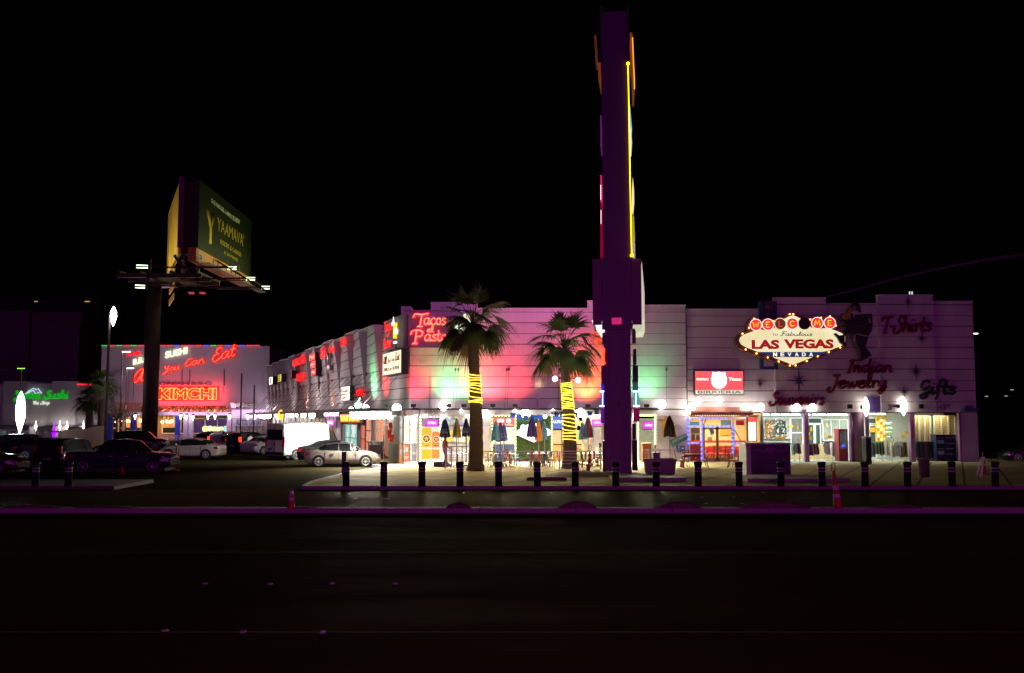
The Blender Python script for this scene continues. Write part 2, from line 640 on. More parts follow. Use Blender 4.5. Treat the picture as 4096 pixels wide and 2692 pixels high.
# pavement as one raised slab with an outline
SWP = [gd(1180, 1945, 0), Vector((60, Y2, 0)), Vector((60, 68, 0)), Vector((-6, 68, 0))]
sw = [(gd(1180, 1952, 0).x, Y2), (60, Y2), (60, YF + 5), (c0.x - .2, YF + 5)]
wl = WING.p(0, 3.0, 0)
wn = WING.p(WLEN, 3.2, 0)
k1 = gd(1545, 1866, 0); k2 = gd(1400, 1884, 0)
sw += [(WING.p(0, .0, 0).x, WING.p(0, .0, 0).y), (wl.x, wl.y), (wn.x, wn.y), (k1.x, k1.y), (k2.x, k2.y), (gd(1240, 1925, 0).x, gd(1240, 1925, 0).y)]
m = MB()
n = len(sw)
a = m.add([(x, -y, 0) for x, y in sw])
m.face(*range(n))
structure(m.build('pavement', SLAB))
m = MB()
for i in range(n):
    p, q = Vector(sw[i]), Vector(sw[(i + 1) % n])
    if i in (1, 2, 3):
        continue
    L = (q - p).length
    k = max(1, int(L / 3))
    for j in range(k):
        a1 = p.lerp(q, j / k); a2 = p.lerp(q, (j + 1) / k - .015 / L)
        t = (a2 - a1).normalized(); nn = Vector((t.y, -t.x)) * .004; inn = Vector((-t.y, t.x)) * .18
        pts = [a1 + nn, a2 + nn, a2 + inn, a1 + inn]
        b0 = m.add([(v.x, -v.y, RZ - .02) for v in pts] + [(v.x, -v.y, .006) for v in pts])
        for f in ((4, 5, 6, 7), (0, 1, 5, 4), (1, 2, 6, 5), (2, 3, 7, 6), (3, 0, 4, 7)):
            m.face(*[b0 + k_ for k_ in f])
structure(m.build('kerb', KERB))
# pavement left of the driveway, its unlit darkness put into the colour
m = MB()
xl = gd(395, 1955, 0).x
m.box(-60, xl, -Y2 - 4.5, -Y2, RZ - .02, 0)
structure(m.build('pavement', M('darkened island concrete', (.10, .085, .08), .85, var=.3, sc_=1.5, bump=.3)))

# ================================================================== BUILDING HELPERS
JOINT = M('board joint', (.10, .085, .09), .9)


def siding(m, u0, u1, z0, z1, d=0.0, step=.7, lean0=0.0, lean1=0.0, zl=4.6, proud=.035):
    def dd(u, z):
        f = (u - u0) / (u1 - u0)
        return d + (lean0 + (lean1 - lean0) * f) * max(0, (z - zl) / 5.0)
    z = z0
    k = 0
    while z < z1 - .02:
        zt = min(z + step, z1)
        g = .035 if k % 2 else .06
        k += 1
        m.quad((u0, dd(u0, z) + proud, z + g), (u1, dd(u1, z) + proud, z + g), (u1, dd(u1, zt), zt), (u0, dd(u0, zt), zt))
        m.cur = 1
        m.quad((u0, dd(u0, z), z), (u1, dd(u1, z), z), (u1, dd(u1, z) + proud, z + g), (u0, dd(u0, z) + proud, z + g))
        m.cur = 0
        z = zt
    # returns on the two ends and the cap
    for u, l in ((u0, lean0), (u1, lean1)):
        m.quad((u, d - .4, z0), (u, dd(u, z0), z0), (u, dd(u, zl), zl), (u, d - .4, zl))
        m.quad((u, d - .4, zl), (u, dd(u, zl), zl), (u, dd(u, z1), z1), (u, d - .4, z1))
    m.box(u0 - .02, u1 + .02, d - .42, max(dd(u0, z1), dd(u1, z1)) + .06, z1, z1 + .09)


def px_u(fr, px, py=1500, d=0.0):
    return fr.hit(px, py, d)[0]


def px_z(fr, py, px=2048, d=0.0):
    return fr.hit(px, py, d)[1]


def window(parent, fr, x0, y0, x1, y1, mat, nx=1, nz=1, d=0.02, fw=.06, fm=None, name='window', zbot=None, pane='pane'):
    """frame with bars and a glass pane, given by its corners in the photograph"""
    a = fr.hit(x0, y0, d); b = fr.hit(x1, y1, d)
    u0, z1, u1, z0 = a[0], a[1], b[0], b[1]
    if zbot is not None:
        z0 = zbot
    m = MB(fr)
    for i in range(nx + 1):
        u = u0 + (u1 - u0) * i / nx
        m.box(u - fw / 2, u + fw / 2, d - .05, d + .05, z0, z1)
    for j in range(nz + 1):
        z = z0 + (z1 - z0) * j / nz
        m.box(u0, u1, d - .045, d + .045, z - fw / 2, z + fw / 2)
    o = m.build(name, fm or ALU, parent)
    p = MB(fr)
    p.box(u0 + .02, u1 - .02, d - .03, d - .01, z0 + .02, z1 - .02)
    p.build(pane, mat, o)
    return o, (u0, u1, z0, z1)


def sub(mb, name, mats, parent):
    o = mb.build(name, mats, parent)
    return o


def leds(parent, fr, pts, mat, step=.19, d=.1, r=.035, name='light_strip', closed=False):
    m = MB(fr)
    P = [fr.hit(x, y, d) for x, y in pts]
    if closed:
        P.append(P[0])
    for (ua, za), (ub, zb) in zip(P, P[1:]):
        L = math.hypot(ub - ua, zb - za)
        n = max(1, int(L / step))
        for k in range(n):
            f = k / n
            u = ua + (ub - ua) * f; z = za + (zb - za) * f
            du, dz = (r * 1.7, r) if abs(ub - ua) > abs(zb - za) else (r, r * 1.7)
            m.box(u - du, u + du, d, d + .05, z - dz, z + dz)
    return m.build(name, mat, parent)


def globe(parent, fr, px, py, r=.22, d=.35, mat=None, name='wall_lamp'):
    """wall lamp: back plate, arm, glass ball as large as its glare"""
    u, z = fr.hit(px, py, d)
    m = MB(fr)
    m.box(u - .07, u + .07, 0.0, .05, z + .0, z + .2)
    m.tube([(u, .04, z + .12), (u, d * .7, z + .16), (u, d, z + r * .9)], .02, 6)
    o = m.build(name, DARK, parent)
    g = MB(fr)
    g.ball((u, d, z), r, 14)  # ball sized to the flood lamp's glare
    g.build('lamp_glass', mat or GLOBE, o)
    return o


def poster(parent, fr, x0, y0, x1, y1, mats, draw=None, d=.06, name='poster', ang=0):
    a = fr.hit(x0, y0, d); b = fr.hit(x1, y1, d)
    m = MB(fr)
    m.box(a[0], b[0], d - .02, d, b[1], a[1])
    if draw:
        draw(m, a[0], b[0], b[1], a[1], d)
    return m.build(name, mats, parent)


def cabinet(name, label, fr, x0, y0, x1, y1, d0, d1, face, draw=None, mats=(), edge=None, cat='sign', base_d=None, txt='lettering', group=None):
    """a box sign: casing, lit face, lettering"""
    a = fr.hit(x0, y0, d1); b = fr.hit(x1, y1, d1)
    u0, z1, u1, z0 = a[0], a[1], b[0], b[1]
    t = thing(name, label, cat, fr.p((u0 + u1) / 2, (d0 + d1) / 2, z0), group)
    m = MB(fr)
    e = .05
    m.box(u0, u1, d0, d1 - .03, z0, z1)
    for q in ((u0, u0 + e, z0, z1), (u1 - e, u1, z0, z1), (u0 + e, u1 - e, z0, z0 + e), (u0 + e, u1 - e, z1 - e, z1)):
        m.box(q[0], q[1], d1 - .03, d1 + .02, q[2], q[3])
    m.build('casing', edge or DARK, t)
    m = MB(fr); m.box(u0 + e, u1 - e, d1 - .03, d1, z0 + e, z1 - e)
    m.build('face', face, t)
    if draw:
        m = MB(fr)
        draw(m, u0 + e, u1 - e, z0 + e, z1 - e, d1 + .004)
        m.build(txt, list(mats), t)
    return t


RED_N = lit('red neon', (1, .035, .02), 5.0)
RED_G = lit('red channel letters', (1, .02, .012), 1.5)
RED_B = lit('bright red letters', (1, .06, .045), 2.6)
CREAM_N = lit('cream neon', (.95, 1, .72), 2.2)
YEL_N = lit('yellow neon', (1, .62, .04), 4.0)
WHT_N = lit('white neon', (1, .94, .95), 1.15)
CREAMF = lit('cream light box', (1, .93, .66), 1.05, (.95, .86, .5), .8)
WHTF = lit('white light box', (1, .98, .84), 1.5)
WHTL = lit('white led', (1, .97, .75), 4)
GRNL = lit('warm green led', (.80, 1, .40), 3)
BLUL = lit('blue led', (.10, .16, 1), 4)
PURN = lit('purple neon', (.75, .02, 1), 3.5)
BLKT = M('black letters', (.01, .01, .012), .5)
REDT = M('dark red letters', (.32, .015, .02), .5)

# ================================================================== MAIN BUILDING (front + wing)
B = thing('shopping_building', 'long white shopping building with red and green wall lighting behind the two tall palms', 'building', FRONT.p(0, 0, 0))
ORG['shopping_building'] = Vector(FRONT.p(0, 0, 0))
ul = c0.x
zc = 3.34
m = MB(FRONT)
secs = [(1640, 1722, 1241), (1722, 1910, 1209), (1910, 2352, 1232), (2352, 2400, 1202), (2400, 2745, 1219)]
for x0, x1, yt in secs:
    u0, u1 = px_u(FRONT, x0), px_u(FRONT, x1)
    siding(m, u0 + (.0), u1, zc, px_z(FRONT, yt) - .09, d=.0 if x0 != 1722 else .06)
m.build('wall', [WHITE, JOINT], B)
ur = px_u(FRONT, 2745)
m = MB(FRONT)
m.box(ul + .6, ur - .05, -22, -.45, 3.4, 9.3)
m.build('roof', GREYW, B)
# wing wall in leaning bays
m = MB(WING)
bpx = [1067, 1083, 1096, 1110, 1124, 1140, 1157, 1177, 1201, 1246, 1282, 1320, 1363, 1412, 1465, 1528]
bu = [px_u(WING, p, 1400) for p in bpx]
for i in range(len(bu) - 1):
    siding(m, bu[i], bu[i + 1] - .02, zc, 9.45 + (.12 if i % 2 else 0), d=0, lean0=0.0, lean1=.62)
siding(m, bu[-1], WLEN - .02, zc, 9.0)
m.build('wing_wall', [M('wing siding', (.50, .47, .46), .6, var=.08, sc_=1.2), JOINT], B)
m = MB(WING)
m.box(.3, WLEN - 2.5, -14, -.45, 3.4, 8.9)
m.build('wing_roof', GREYW, B)
# fascia band over the shop fronts
m = MB(FRONT)
u0, u1 = px_u(FRONT, 1680), px_u(FRONT, 2745)
m.box(u0, u1, -.4, .05, 2.93, zc - .02)
m.build('fascia', WHITE2, B)
# canopy ledges
m = MB(FRONT)
m.box(px_u(FRONT, 1640), px_u(FRONT, 2530), .0, .85, zc - .02, zc + .07)
m.box(px_u(FRONT, 2556), px_u(FRONT, 2628), .0, .35, zc + .02, zc + .12)
can = m.build('canopy', DARK, B)
ORG[can.name] = ORG[B.name]
for x in (1822, 1833, 2027, 2036, 2236, 2246, 2665):
    m = MB(FRONT)
    u = px_u(FRONT, x)
    m.tube([(u, .05, px_z(FRONT, 1478)), (u - .12, .8, zc + .07)], .012, 4)
    m.box(u - .05, u + .05, .0, .09, px_z(FRONT, 1478) - .08, px_z(FRONT, 1478) + .08)
    m.build('canopy_rod', DARK, can)
m = MB(WING)
m.box(0, WLEN - .1, .0, 2.6, zc - .08, zc + .06)
m.box(0, WLEN - .1, 2.6, 2.68, zc - .14, zc + .12)
wc = m.build('wing_canopy', DARK, B)
ORG[wc.name] = ORG[B.name]
u = WLEN - 1.0
k = 0
while u > 3:
    m = MB(WING)
    m.tube([(u, .05, 6.15), (u, 2.55, zc + .1)], .014 + .0002 * (WLEN - u), 4)
    m.box(u - .09, u + .09, .0, .16, 6.05, 6.3)
    u -= 2.05 if k % 2 else 2.6
    k += 1
    m.build('canopy_rod', M('rod grey', (.13, .11, .12), .6), wc)

# --- shop fronts of the front block
DIM = lit('dim shop interior', (.30, .26, .20), .9, (.05, .045, .04), 2.5, 'cells', .35)
SHOP = wares('shop shelves', .55, 4.5, .5, .8)
PALE = lit('pale lit blind', (1, .93, .78), .8, (.8, .72, .6), 2)
CURT = lit('orange lit curtain', (1, .28, .09), .8, (.8, .40, .2), 5, 'noise', .5, (3, 3, .4))
TEAL = lit('teal lit glass', (.25, .62, .52), .9, (.9, 1, .9), 2.0, 'cells', .6)
zb = 0.02
# low wall and piers under the fascia
for x0, x1 in ((1664, 1682), (1762, 1768), (1930, 1966), (2058, 2067), (2203, 2211), (2408, 2440), (2540, 2551), (2620, 2628)):
    m = MB(FRONT)
    m.box(px_u(FRONT, x0), px_u(FRONT, x1), -.35, .04, 0, 2.93)
    m.build('pier', WHITE2, B)
m = MB(FRONT)
m.box(px_u(FRONT, 2628), px_u(FRONT, 2747), -.35, .0, 0, 2.93)
m.build('shop_wall', WHITE2, B)
# LED-framed drinks window
window(B, FRONT, 1684, 1669, 1760, 1706, DIM, 1, 1, d=-.02)
u0, z1 = FRONT.hit(1684, 1708); u1, z0 = FRONT.hit(1760, 1843)


def cans(m, a, b, c, d_, d):
    w_ = (b - a)
    m.cur = 1; m.plate([(a + .02, c + .05), (a + w_ * .55, c + .12), (a + w_ * .55, d_ - .2), (a + w_ * .5, d_ - .05), (a + w_ * .08, d_ - .05), (a + .02, d_ - .2)], d + .004, d + .012)
    m.cur = 2; m.plate([(a + w_ * .58, c + .15), (b - .02, c + .12), (b - .02, d_ - .45), (b - .08, d_ - .3), (a + w_ * .62, d_ - .3), (a + w_ * .58, d_ - .45)], d + .004, d + .012)
    for cx, r, zz in ((a + w_ * .29, .26, d_ - .75), (a + w_ * .8, .21, d_ - .78)):
        m.cur = 3; m.disc(cx, zz, r, d + .013, d + .017)
        m.cur = 4; m.disc(cx, zz, r * .86, d + .018, d + .021)
        m.cur = 1
        m.plate([(cx + r * (.85 if k % 2 == 0 else .36) * math.sin(k * PI / 5), zz + r * (.85 if k % 2 == 0 else .36) * math.cos(k * PI / 5)) for k in range(10)], d + .022, d + .026)
        m.cur = 3
    m.cur = 4; m.text('CHAMOY', a + w_ * .14, a + w_ * .45, d_ - 1.24, d_ - 1.14, d + .014, .006, .01)
    m.cur = 3; m.text('CHELADA', a + .06, a + w_ * .54, d_ - 1.44, d_ - 1.27, d + .014, .006, .02)
    m.cur = 4; m.text('MANGO', a + w_ * .68, a + w_ * .94, d_ - 1.24, d_ - 1.14, d + .014, .006, .01)
    m.cur = 3; m.text('CHELADA', a + w_ * .6, b - .03, d_ - 1.44, d_ - 1.27, d + .014, .006, .02)


poster(B, FRONT, 1684, 1708, 1760, 1842, [PALE, lit('yellow poster print', (1, .55, .03), .75), lit('orange poster print', (.95, .3, .05), .7), lit('white poster print', (1, .95, .85), 1.0), lit('dark poster print', (.12, .06, .05), .5)], cans, d=.02)
leds(B, FRONT, [(1682, 1667), (1762, 1667), (1762, 1843), (1682, 1843)], WHTL, .2, .06, .03, closed=True)


def open_sign(name, label, fr, x0, y0, x1, y1, d, col, t='OPEN', halo=None):
    """small window sign: tube rectangle round lit letters"""
    a = fr.hit(x0, y0, d); b = fr.hit(x1, y1, d)
    u0, z1, u1, z0 = a[0], a[1], b[0], b[1]
    o = thing(name, label, 'sign', fr.p((u0 + u1) / 2, d, z0))
    m = MB(fr); m.box(u0 - .08, u1 + .08, d - .06, d - .03, z0 - .06, z1 + .06)
    m.build('backing', halo or lit('purple glow', (.5, .03, .75), .8), o)
    m = MB(fr)
    r = .05
    m.tube([(u0 + r, d, z0), (u1 - r, d, z0), (u1, d, z0 + r), (u1, d, z1 - r), (u1 - r, d, z1), (u0 + r, d, z1), (u0, d, z1 - r), (u0, d, z0 + r), (u0 + r, d, z0)], .022, 6)
    m.build('neon_border', col, o)
    m = MB(fr); m.text(t, u0 + .06, u1 - .06, z0 + .06, z1 - .06, d - .02, .02, .02)
    m.build('lettering', WHTF, o)
    return o


open_sign('open_sign', 'purple rimmed OPEN sign in the window over the two giant drink cans', FRONT, 1707, 1682, 1748, 1701, .06, PURN)
# glass shop front behind the dark umbrellas
window(B, FRONT, 1768, 1665, 1870, 1703, SHOP, 3, 1, d=-.02)
window(B, FRONT, 1768, 1703, 1866, 1772, lit('pale shop shelves', (1, .92, .74), .9, (.45, .36, .26), 3, 'cells', .45), 3, 1, d=-.02)
window(B, FRONT, 1768, 1772, 1866, 1843, lit('white shop counter', (1, .95, .85), .85, (.55, .5, .44), 2, 'cells', .4), 3, 1, d=-.02)
m = MB(FRONT)
for i, (x0, y0, x1, y1) in enumerate(((1796, 1723, 1812, 1737), (1788, 1748, 1803, 1767), (1868, 1745, 1874, 1764), (1806, 1748, 1812, 1756))):
    a = FRONT.hit(x0, y0); b = FRONT.hit(x1, y1); m.box(a[0], b[0], .03, .05, b[1], a[1])
m.build('notice', lit('yellow notice', (1, .75, .05), .9), B)
window(B, FRONT, 1866, 1665, 1932, 1843, PALE, 3, 3, d=-.02)
window(B, FRONT, 1929, 1705, 1958, 1843, lit('pink lit poster', (.9, .6, .5), .8, (.5, .55, .4), 3), 1, 2, d=.07)


def redpost(m, a, b, c, d_, d):
    w_, h = b - a, d_ - c
    m.cur = 1
    m.box(a + w_ * .2, a + w_ * .5, d, d + .01, c + h * .45, c + h * .8)
    m.disc(a + w_ * .72, c + h * .6, h * .27, d, d + .01)
    m.text('La Familia', a + w_ * .35, a + w_ * .9, c + h * .1, c + h * .25, d, .01)


poster(B, FRONT, 1972, 1669, 2059, 1705, [lit('red lit poster', (1, .16, .10), .9), WHTF], redpost, .02)
poster(B, FRONT, 1972, 1708, 2059, 1774, [lit('pale mural', (1, .93, .76), .85, (.8, .75, .5), 2.0, 'noise', .62)], None, .02)
window(B, FRONT, 1968, 1776, 2060, 1843, lit('dark teal glass', (.10, .16, .3), .6, (.03, .04, .05), 2, 'cells'), 2, 1, d=-.02)
leds(B, FRONT, [(2062, 1830), (2062, 1664), (1969, 1664), (1969, 1810)], GRNL, .2, .1)
# living green wall
m = MB(FRONT)
a = FRONT.hit(2066, 1664); b = FRONT.hit(2204, 1846)
r = random.Random(3)
m.box(a[0], b[0], .02, .06, 0.1, a[1])
for i in range(5200):
    u = r.uniform(a[0] + .04, b[0] - .04); z = r.uniform(.12, a[1] - .02)
    an = r.uniform(0, 6.28); L = r.uniform(.05, .10)
    m.cur = 1 if r.random() < .35 else 0
    n_ = m.add([(u, .065, z), (u + math.cos(an) * L, .065 + r.uniform(.0, .06), z + math.sin(an) * L), (u + math.cos(an + .7) * L * .8, .065 + r.uniform(0, .06), z + math.sin(an + .7) * L * .8)])
    m.face(n_, n_ + 1, n_ + 2)
m.build('green_wall', [M('leaf green', (.05, .12, .035), .6, var=.3), M('leaf light green', (.11, .20, .06), .6)], B)
leds(B, FRONT, [(2207, 1830), (2207, 1663), (2330, 1663)], GRNL, .2, .12)
for x0, y0, x1, y1, c1, c2 in ((2211, 1667, 2252, 1716, (.10, .20, .62), None), (2252, 1667, 2310, 1716, (.8, .85, .9), (.15, .15, .35)), (2211, 1721, 2246, 1776, (1, .55, .12), (1, .8, .5)),
                               (2250, 1721, 2330, 1776, (1, .72, .25), (1, .85, .5)), (2211, 1780, 2246, 1843, (.95, .42, .1), (1, .6, .2)), (2250, 1780, 2330, 1843, (.9, .6, .25), (.3, .12, .08))):
    poster(B, FRONT, x0, y0, x1, y1, [lit('print %d %d' % (x0, y0), c1, .75, c2, 1.6)], None, .02)
m = MB(FRONT); a = FRONT.hit(2214, 1681); b = FRONT.hit(2250, 1693)
m.text('ULTRA', a[0], b[0], b[1], a[1], .024, .01, .03); m.build('lettering', WHTF, B)
m = MB(FRONT); a = FRONT.hit(2313, 1692)
for k_, r_ in ((0, .34),):
    m.plate([(a[0] + r_ * (1 if k % 2 == 0 else .42) * math.sin(k * PI / 5), a[1] + r_ * (1 if k % 2 == 0 else .42) * math.cos(k * PI / 5)) for k in range(10)], .03, .05)
m.build('star_poster', lit('star print', (1, .72, .3), 1.1), B)
window(B, FRONT, 2330, 1665, 2408, 1705, PALE, 1, 1, d=-.02)
window(B, FRONT, 2330, 1706, 2372, 1843, lit('pale orange shop', (1, .72, .4), .8, (.5, .35, .25), 3, 'cells', .4), 2, 2, d=-.02)
window(B, FRONT, 2374, 1706, 2408, 1843, lit('pale shop door', (1, .85, .68), .8, (.5, .42, .36), 3, 'cells', .35), 1, 1, d=-.02, name='door')
open_sign('open_sign', 'pink rimmed OPEN sign over the shop door left of the tall purple pillar', FRONT, 2373, 1682, 2405, 1699, .06, lit('pink neon', (1, .05, .55), 4), halo=lit('pink glow', (.7, .1, .6), .8))
leds(B, FRONT, [(2330, 1663), (2408, 1663)], WHTL, .12, .1, .05)
leds(B, FRONT, [(2331, 1780), (2331, 1843)], GRNL, .2, .1)
# right of the pole sign
window(B, FRONT, 2441, 1665, 2539, 1843, lit('pale shop front', (1, .85, .66), .6, (.3, .25, .22), 2, 'cells', .45), 4, 2, d=-.02)
window(B, FRONT, 2552, 1676, 2618, 1716, lit('olive lit glass', (.28, .30, .16), .7), 1, 1, d=-.02)
window(B, FRONT, 2552, 1718, 2618, 1843, lit('green lit glass', (.36, .42, .26), .7, (.25, .28, .2), 3), 2, 1, d=-.02)
leds(B, FRONT, [(2552, 1846), (2552, 1662), (2620, 1662), (2620, 1785)], GRNL, .18, .1, .045)
leds(B, FRONT, [(2552, 1847), (2568, 1847)], GRNL, .18, .1, .045)
open_sign('open_sign', 'violet rimmed OPEN sign in the window just right of the tall purple pillar', FRONT, 2577, 1692, 2612, 1710, .06, PURN)
# wall mural right of it: a plain sombrero and board, with a green street-name board
MUR = thing('wall_mural', 'painted cutout mural of a brown sombrero over a yellow board on the white wall', 'mural', FRONT.p(px_u(FRONT, 2660), .05, 1.2))
m = MB(FRONT)
def fp(x, y, d=0.0):
    """crop with offset (2500,1600), scale .2238"""
    return FRONT.hit(2500 + x * .2238, 1600 + y * .2238, d)
m.plate([fp(*q) for q in ((560, 345), (600, 325), (690, 335), (725, 290), (760, 285), (780, 340), (860, 385), (890, 430), (860, 440), (760, 400), (640, 380), (580, 365))], .0, .05)
m.build('hat', M('mural brown', (.42, .20, .10), .7), MUR)
m = MB(FRONT); m.plate([fp(*q) for q in ((662, 380), (742, 380), (712, 618), (665, 612))], .0, .06)
m.build('board', M('mural yellow', (.75, .36, .05), .7), MUR)
m = MB(FRONT)
m.plate([fp(*q) for q in ((870, 460), (930, 430), (1000, 470), (1035, 515), (960, 530), (880, 500))], .0, .03)
m.build('shape', M('mural grey', (.42, .40, .38), .7), MUR)
GB = thing('banner', 'tilted dark green banner with white lettering on the wall beside the restaurant', 'banner', FRONT.p(px_u(FRONT, 2712), .06, 1.3))
m = MB(FRONT)
q = [fp(795, 712), (fp(1085, 598)), fp(1128, 690), fp(838, 842)]
m.plate(q, .06, .09)
m.build('cloth', M('banner green', (.02, .13, .10), .7), GB)
a, b = fp(850, 790), fp(1095, 670)
sl = (b[1] - a[1]) / (b[0] - a[0])
m = MB(FRONT); m.text('LOVE TJ BIRRIERIA', a[0], b[0], a[1], a[1] + .26, .094, .008, .02, slope=sl)
m.build('lettering', M('grey white letters', (.6, .6, .58), .6), GB)
PS = thing('pedestrian_sign', 'blue sign with a walking figure and arrow beside the tilted banner', 'sign', FRONT.p(px_u(FRONT, 2723), .04, .6))
a = fp(915, 815); b = fp(1070, 905)
m = MB(FRONT); m.box(a[0], b[0], .0, .03, b[1], a[1]); m.build('panel', M('sign blue', (.03, .07, .35), .5), PS)
m = MB(FRONT)
u, z = fp(962, 860)
m.disc(u, z + .13, .035, .031, .04, 10)
for pa in (((0, .09), (0, -.02)), ((0, -.02), (-.06, -.15)), ((0, -.02), (.06, -.15)), ((0, .07), (-.07, .0)), ((0, .07), (.07, .01))):
    m.bar((u + pa[0][0], .036, z + pa[0][1]), (u + pa[1][0], .036, z + pa[1][1]), .028, .012)
m.plate([(u + .15, z + .02), (u + .25, z + .02), (u + .25, z + .07), (u + .34, z - .01), (u + .25, z - .09), (u + .25, z - .04), (u + .15, z - .04)], .031, .04)
m.build('pictogram', M('sign white', (.8, .8, .8), .5), PS)
m = MB(FRONT); a = fp(935, 940); b = fp(1010, 910); m.text('STORE', a[0], b[0], a[1], b[1], .0, .02); m.build('lettering', BLKT, PS)

# lamps of the front block
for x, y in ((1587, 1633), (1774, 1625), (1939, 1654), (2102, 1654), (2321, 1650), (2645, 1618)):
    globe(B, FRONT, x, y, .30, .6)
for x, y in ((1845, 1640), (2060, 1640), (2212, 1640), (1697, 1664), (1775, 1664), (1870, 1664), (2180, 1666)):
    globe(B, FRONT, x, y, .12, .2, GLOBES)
# flood lights that colour the wall, with their light
FL = [(1800, 'g', .8), (1973, 'r', 1.35), (2060, 'r', .55), (2345, 'o', 2.8), (2575, 'g', .6), (1662, 'r2', .7), (1860, 'g', .3), (1920, 'r', .9)]
COLS = {'g': (.20, 1, .36), 'r': (1, .05, .06), 'r2': (1, .03, .06), 'o': (1, .08, .02)}
lamp('AREA', FRONT.p(1.5, .6, 2.9), (1, .90, .60), 5200, FRONT.p(1.5, 8, -6), .5, sx=17, spread=120)
lamp('AREA', FRONT.p(-8.8, 4.2, 3.1), (1, .93, .78), 1300, FRONT.p(-8.8, 9, -4), .6, sx=3, spread=120)
lamp('AREA', WING.p(WLEN - 6, 2.7, 3.15), (1, .96, .85), 850, WING.p(WLEN - 9, 9, 0), .5, sx=9, spread=110)
for x, c, k in FL:
    u = px_u(FRONT, x)
    m = MB(FRONT)
    m.box(u - .16, u + .16, 1.12, 1.3, zc + .14, zc + .34)
    m.tube([(u, .72, zc + .05), (u, 1.2, zc + .09), (u, 1.2, zc + .16)], .03, 6)
    m.build('flood_light', BLACK, B)
    lamp('SPOT', FRONT.p(u, 1.2, zc + .4), COLS[c], 900 * k, FRONT.p(u, .0, zc + 2.2), .3, 105, 1.0)
for x in (1994, 2214):   # unlit white floods under the ledge
    u = px_u(FRONT, x)
    m = MB(FRONT); m.box(u - .2, u + .2, .75, .9, zc - .32, zc - .08); m.build('flood_light', GALV, B)
# flood lights on the wing canopy
for x, y, c, k in ((1500, 1560, 'g', 1.0), (1545, 1560, 'r', .8), (1640, 1560, 'r2', .25)):
    u = px_u(WING, x, y)
    m = MB(WING); m.box(u - .14, u + .14, 1.5, 1.66, zc + .16, zc + .34); m.build('flood_light', BLACK, B)
    lamp('SPOT', WING.p(u, 1.6, zc + .4), COLS[c], 1500 * k, WING.p(u, .0, zc + 2.2), .3, 70, 1.0)
lamp('SPOT', WING.p(px_u(WING, 1436, 1620), 1.6, zc + .35), COLS['g'], 60, WING.p(px_u(WING, 1436, 1620), 0, zc + 1.2), .05, 60)
lamp('SPOT', WING.p(px_u(WING, 1330, 1600), .9, zc + .35), (1, .35, .25), 130, WING.p(px_u(WING, 1330, 1600), 0, zc + 2), .05, 130)
lamp('SPOT', WING.p(px_u(WING, 1230, 1600), .9, zc + .35), (1, .45, .35), 160, WING.p(px_u(WING, 1230, 1600), 0, zc + 2), .05, 130)

for uu, e in ((3.5, 260), (9, 240), (15, 220), (23, 240), (34, 260), (50, 260)):
    lamp('SPOT', WING.p(WLEN - uu, 2.3, zc + .35), (1, .80, .78), e, WING.p(WLEN - uu - .5, 0, zc + 2.6), .2, 120, 1)
# loose cable along the ledge
m = MB(FRONT)
r = random.Random(12)
pts = []
u = px_u(FRONT, 1642)
while u < px_u(FRONT, 2400):
    pts.append((u, .88, zc + .05 + r.uniform(-.05, .08))); u += r.uniform(.25, .7)
m.tube(pts, .018, 5)
m.build('cable', BLACK, B)
for x in (1766, 1905, 2150, 2260):
    u = px_u(FRONT, x)
    m = MB(FRONT); m.tube([(u, .05, 3.5), (u, .05, 3.5 + r.uniform(.8, 2.2))], .025, 5); m.box(u - .07, u + .07, .03, .12, 3.9, 4.1); m.build('conduit', WHITE2, B)
for x0, y0, x1, y1 in ((1676, 1442, 1700, 1456), (1722, 1395, 1728, 1440)):
    a = FRONT.hit(x0, y0); b = FRONT.hit(x1, y1); m = MB(FRONT); m.box(a[0], b[0], .03, .06, b[1], a[1]); m.build('patch', M('patched paint', (.5, .48, .48), .7), B)
# ================================================================== WING SHOP FRONTS
WD = .02
def wwin(x0, x1, yt, mat, nx=1, nz=1, zbot=.1, name='window', fm=None, d=WD):
    u0 = px_u(WING, x0, 1750, d); u1 = px_u(WING, x1, 1750, d)
    zt = WING.hit(x1, yt, d)[1]
    m = MB(WING)
    fw = .07
    for i in range(nx + 1):
        u = u0 + (u1 - u0) * i / nx
        m.box(u - fw / 2, u + fw / 2, d - .05, d + .05, zbot, zt)
    for j in range(nz + 1):
        z = zbot + (zt - zbot) * j / nz
        m.box(u0, u1, d - .045, d + .045, z - fw / 2, z + fw / 2)
    o = m.build(name, fm or ALU, B)
    p = MB(WING); p.box(u0 + .02, u1 - .02, d - .03, d - .01, zbot + .02, zt - .02)
    p.build('pane', mat, o)
    return o


def wbox(x0, x1, y0, y1, d0, d1, mat, name, parent=B):
    u0 = px_u(WING, x0, 1750, d1); u1 = px_u(WING, x1, 1750, d1)
    m = MB(WING)
    z1 = WING.hit(x1, y0, d1)[1]; z0 = 0.02 if y1 is None else WING.hit(x1, y1, d1)[1]
    m.box(u0, u1, d0, d1, z0, z1)
    return m.build(name, mat, parent)


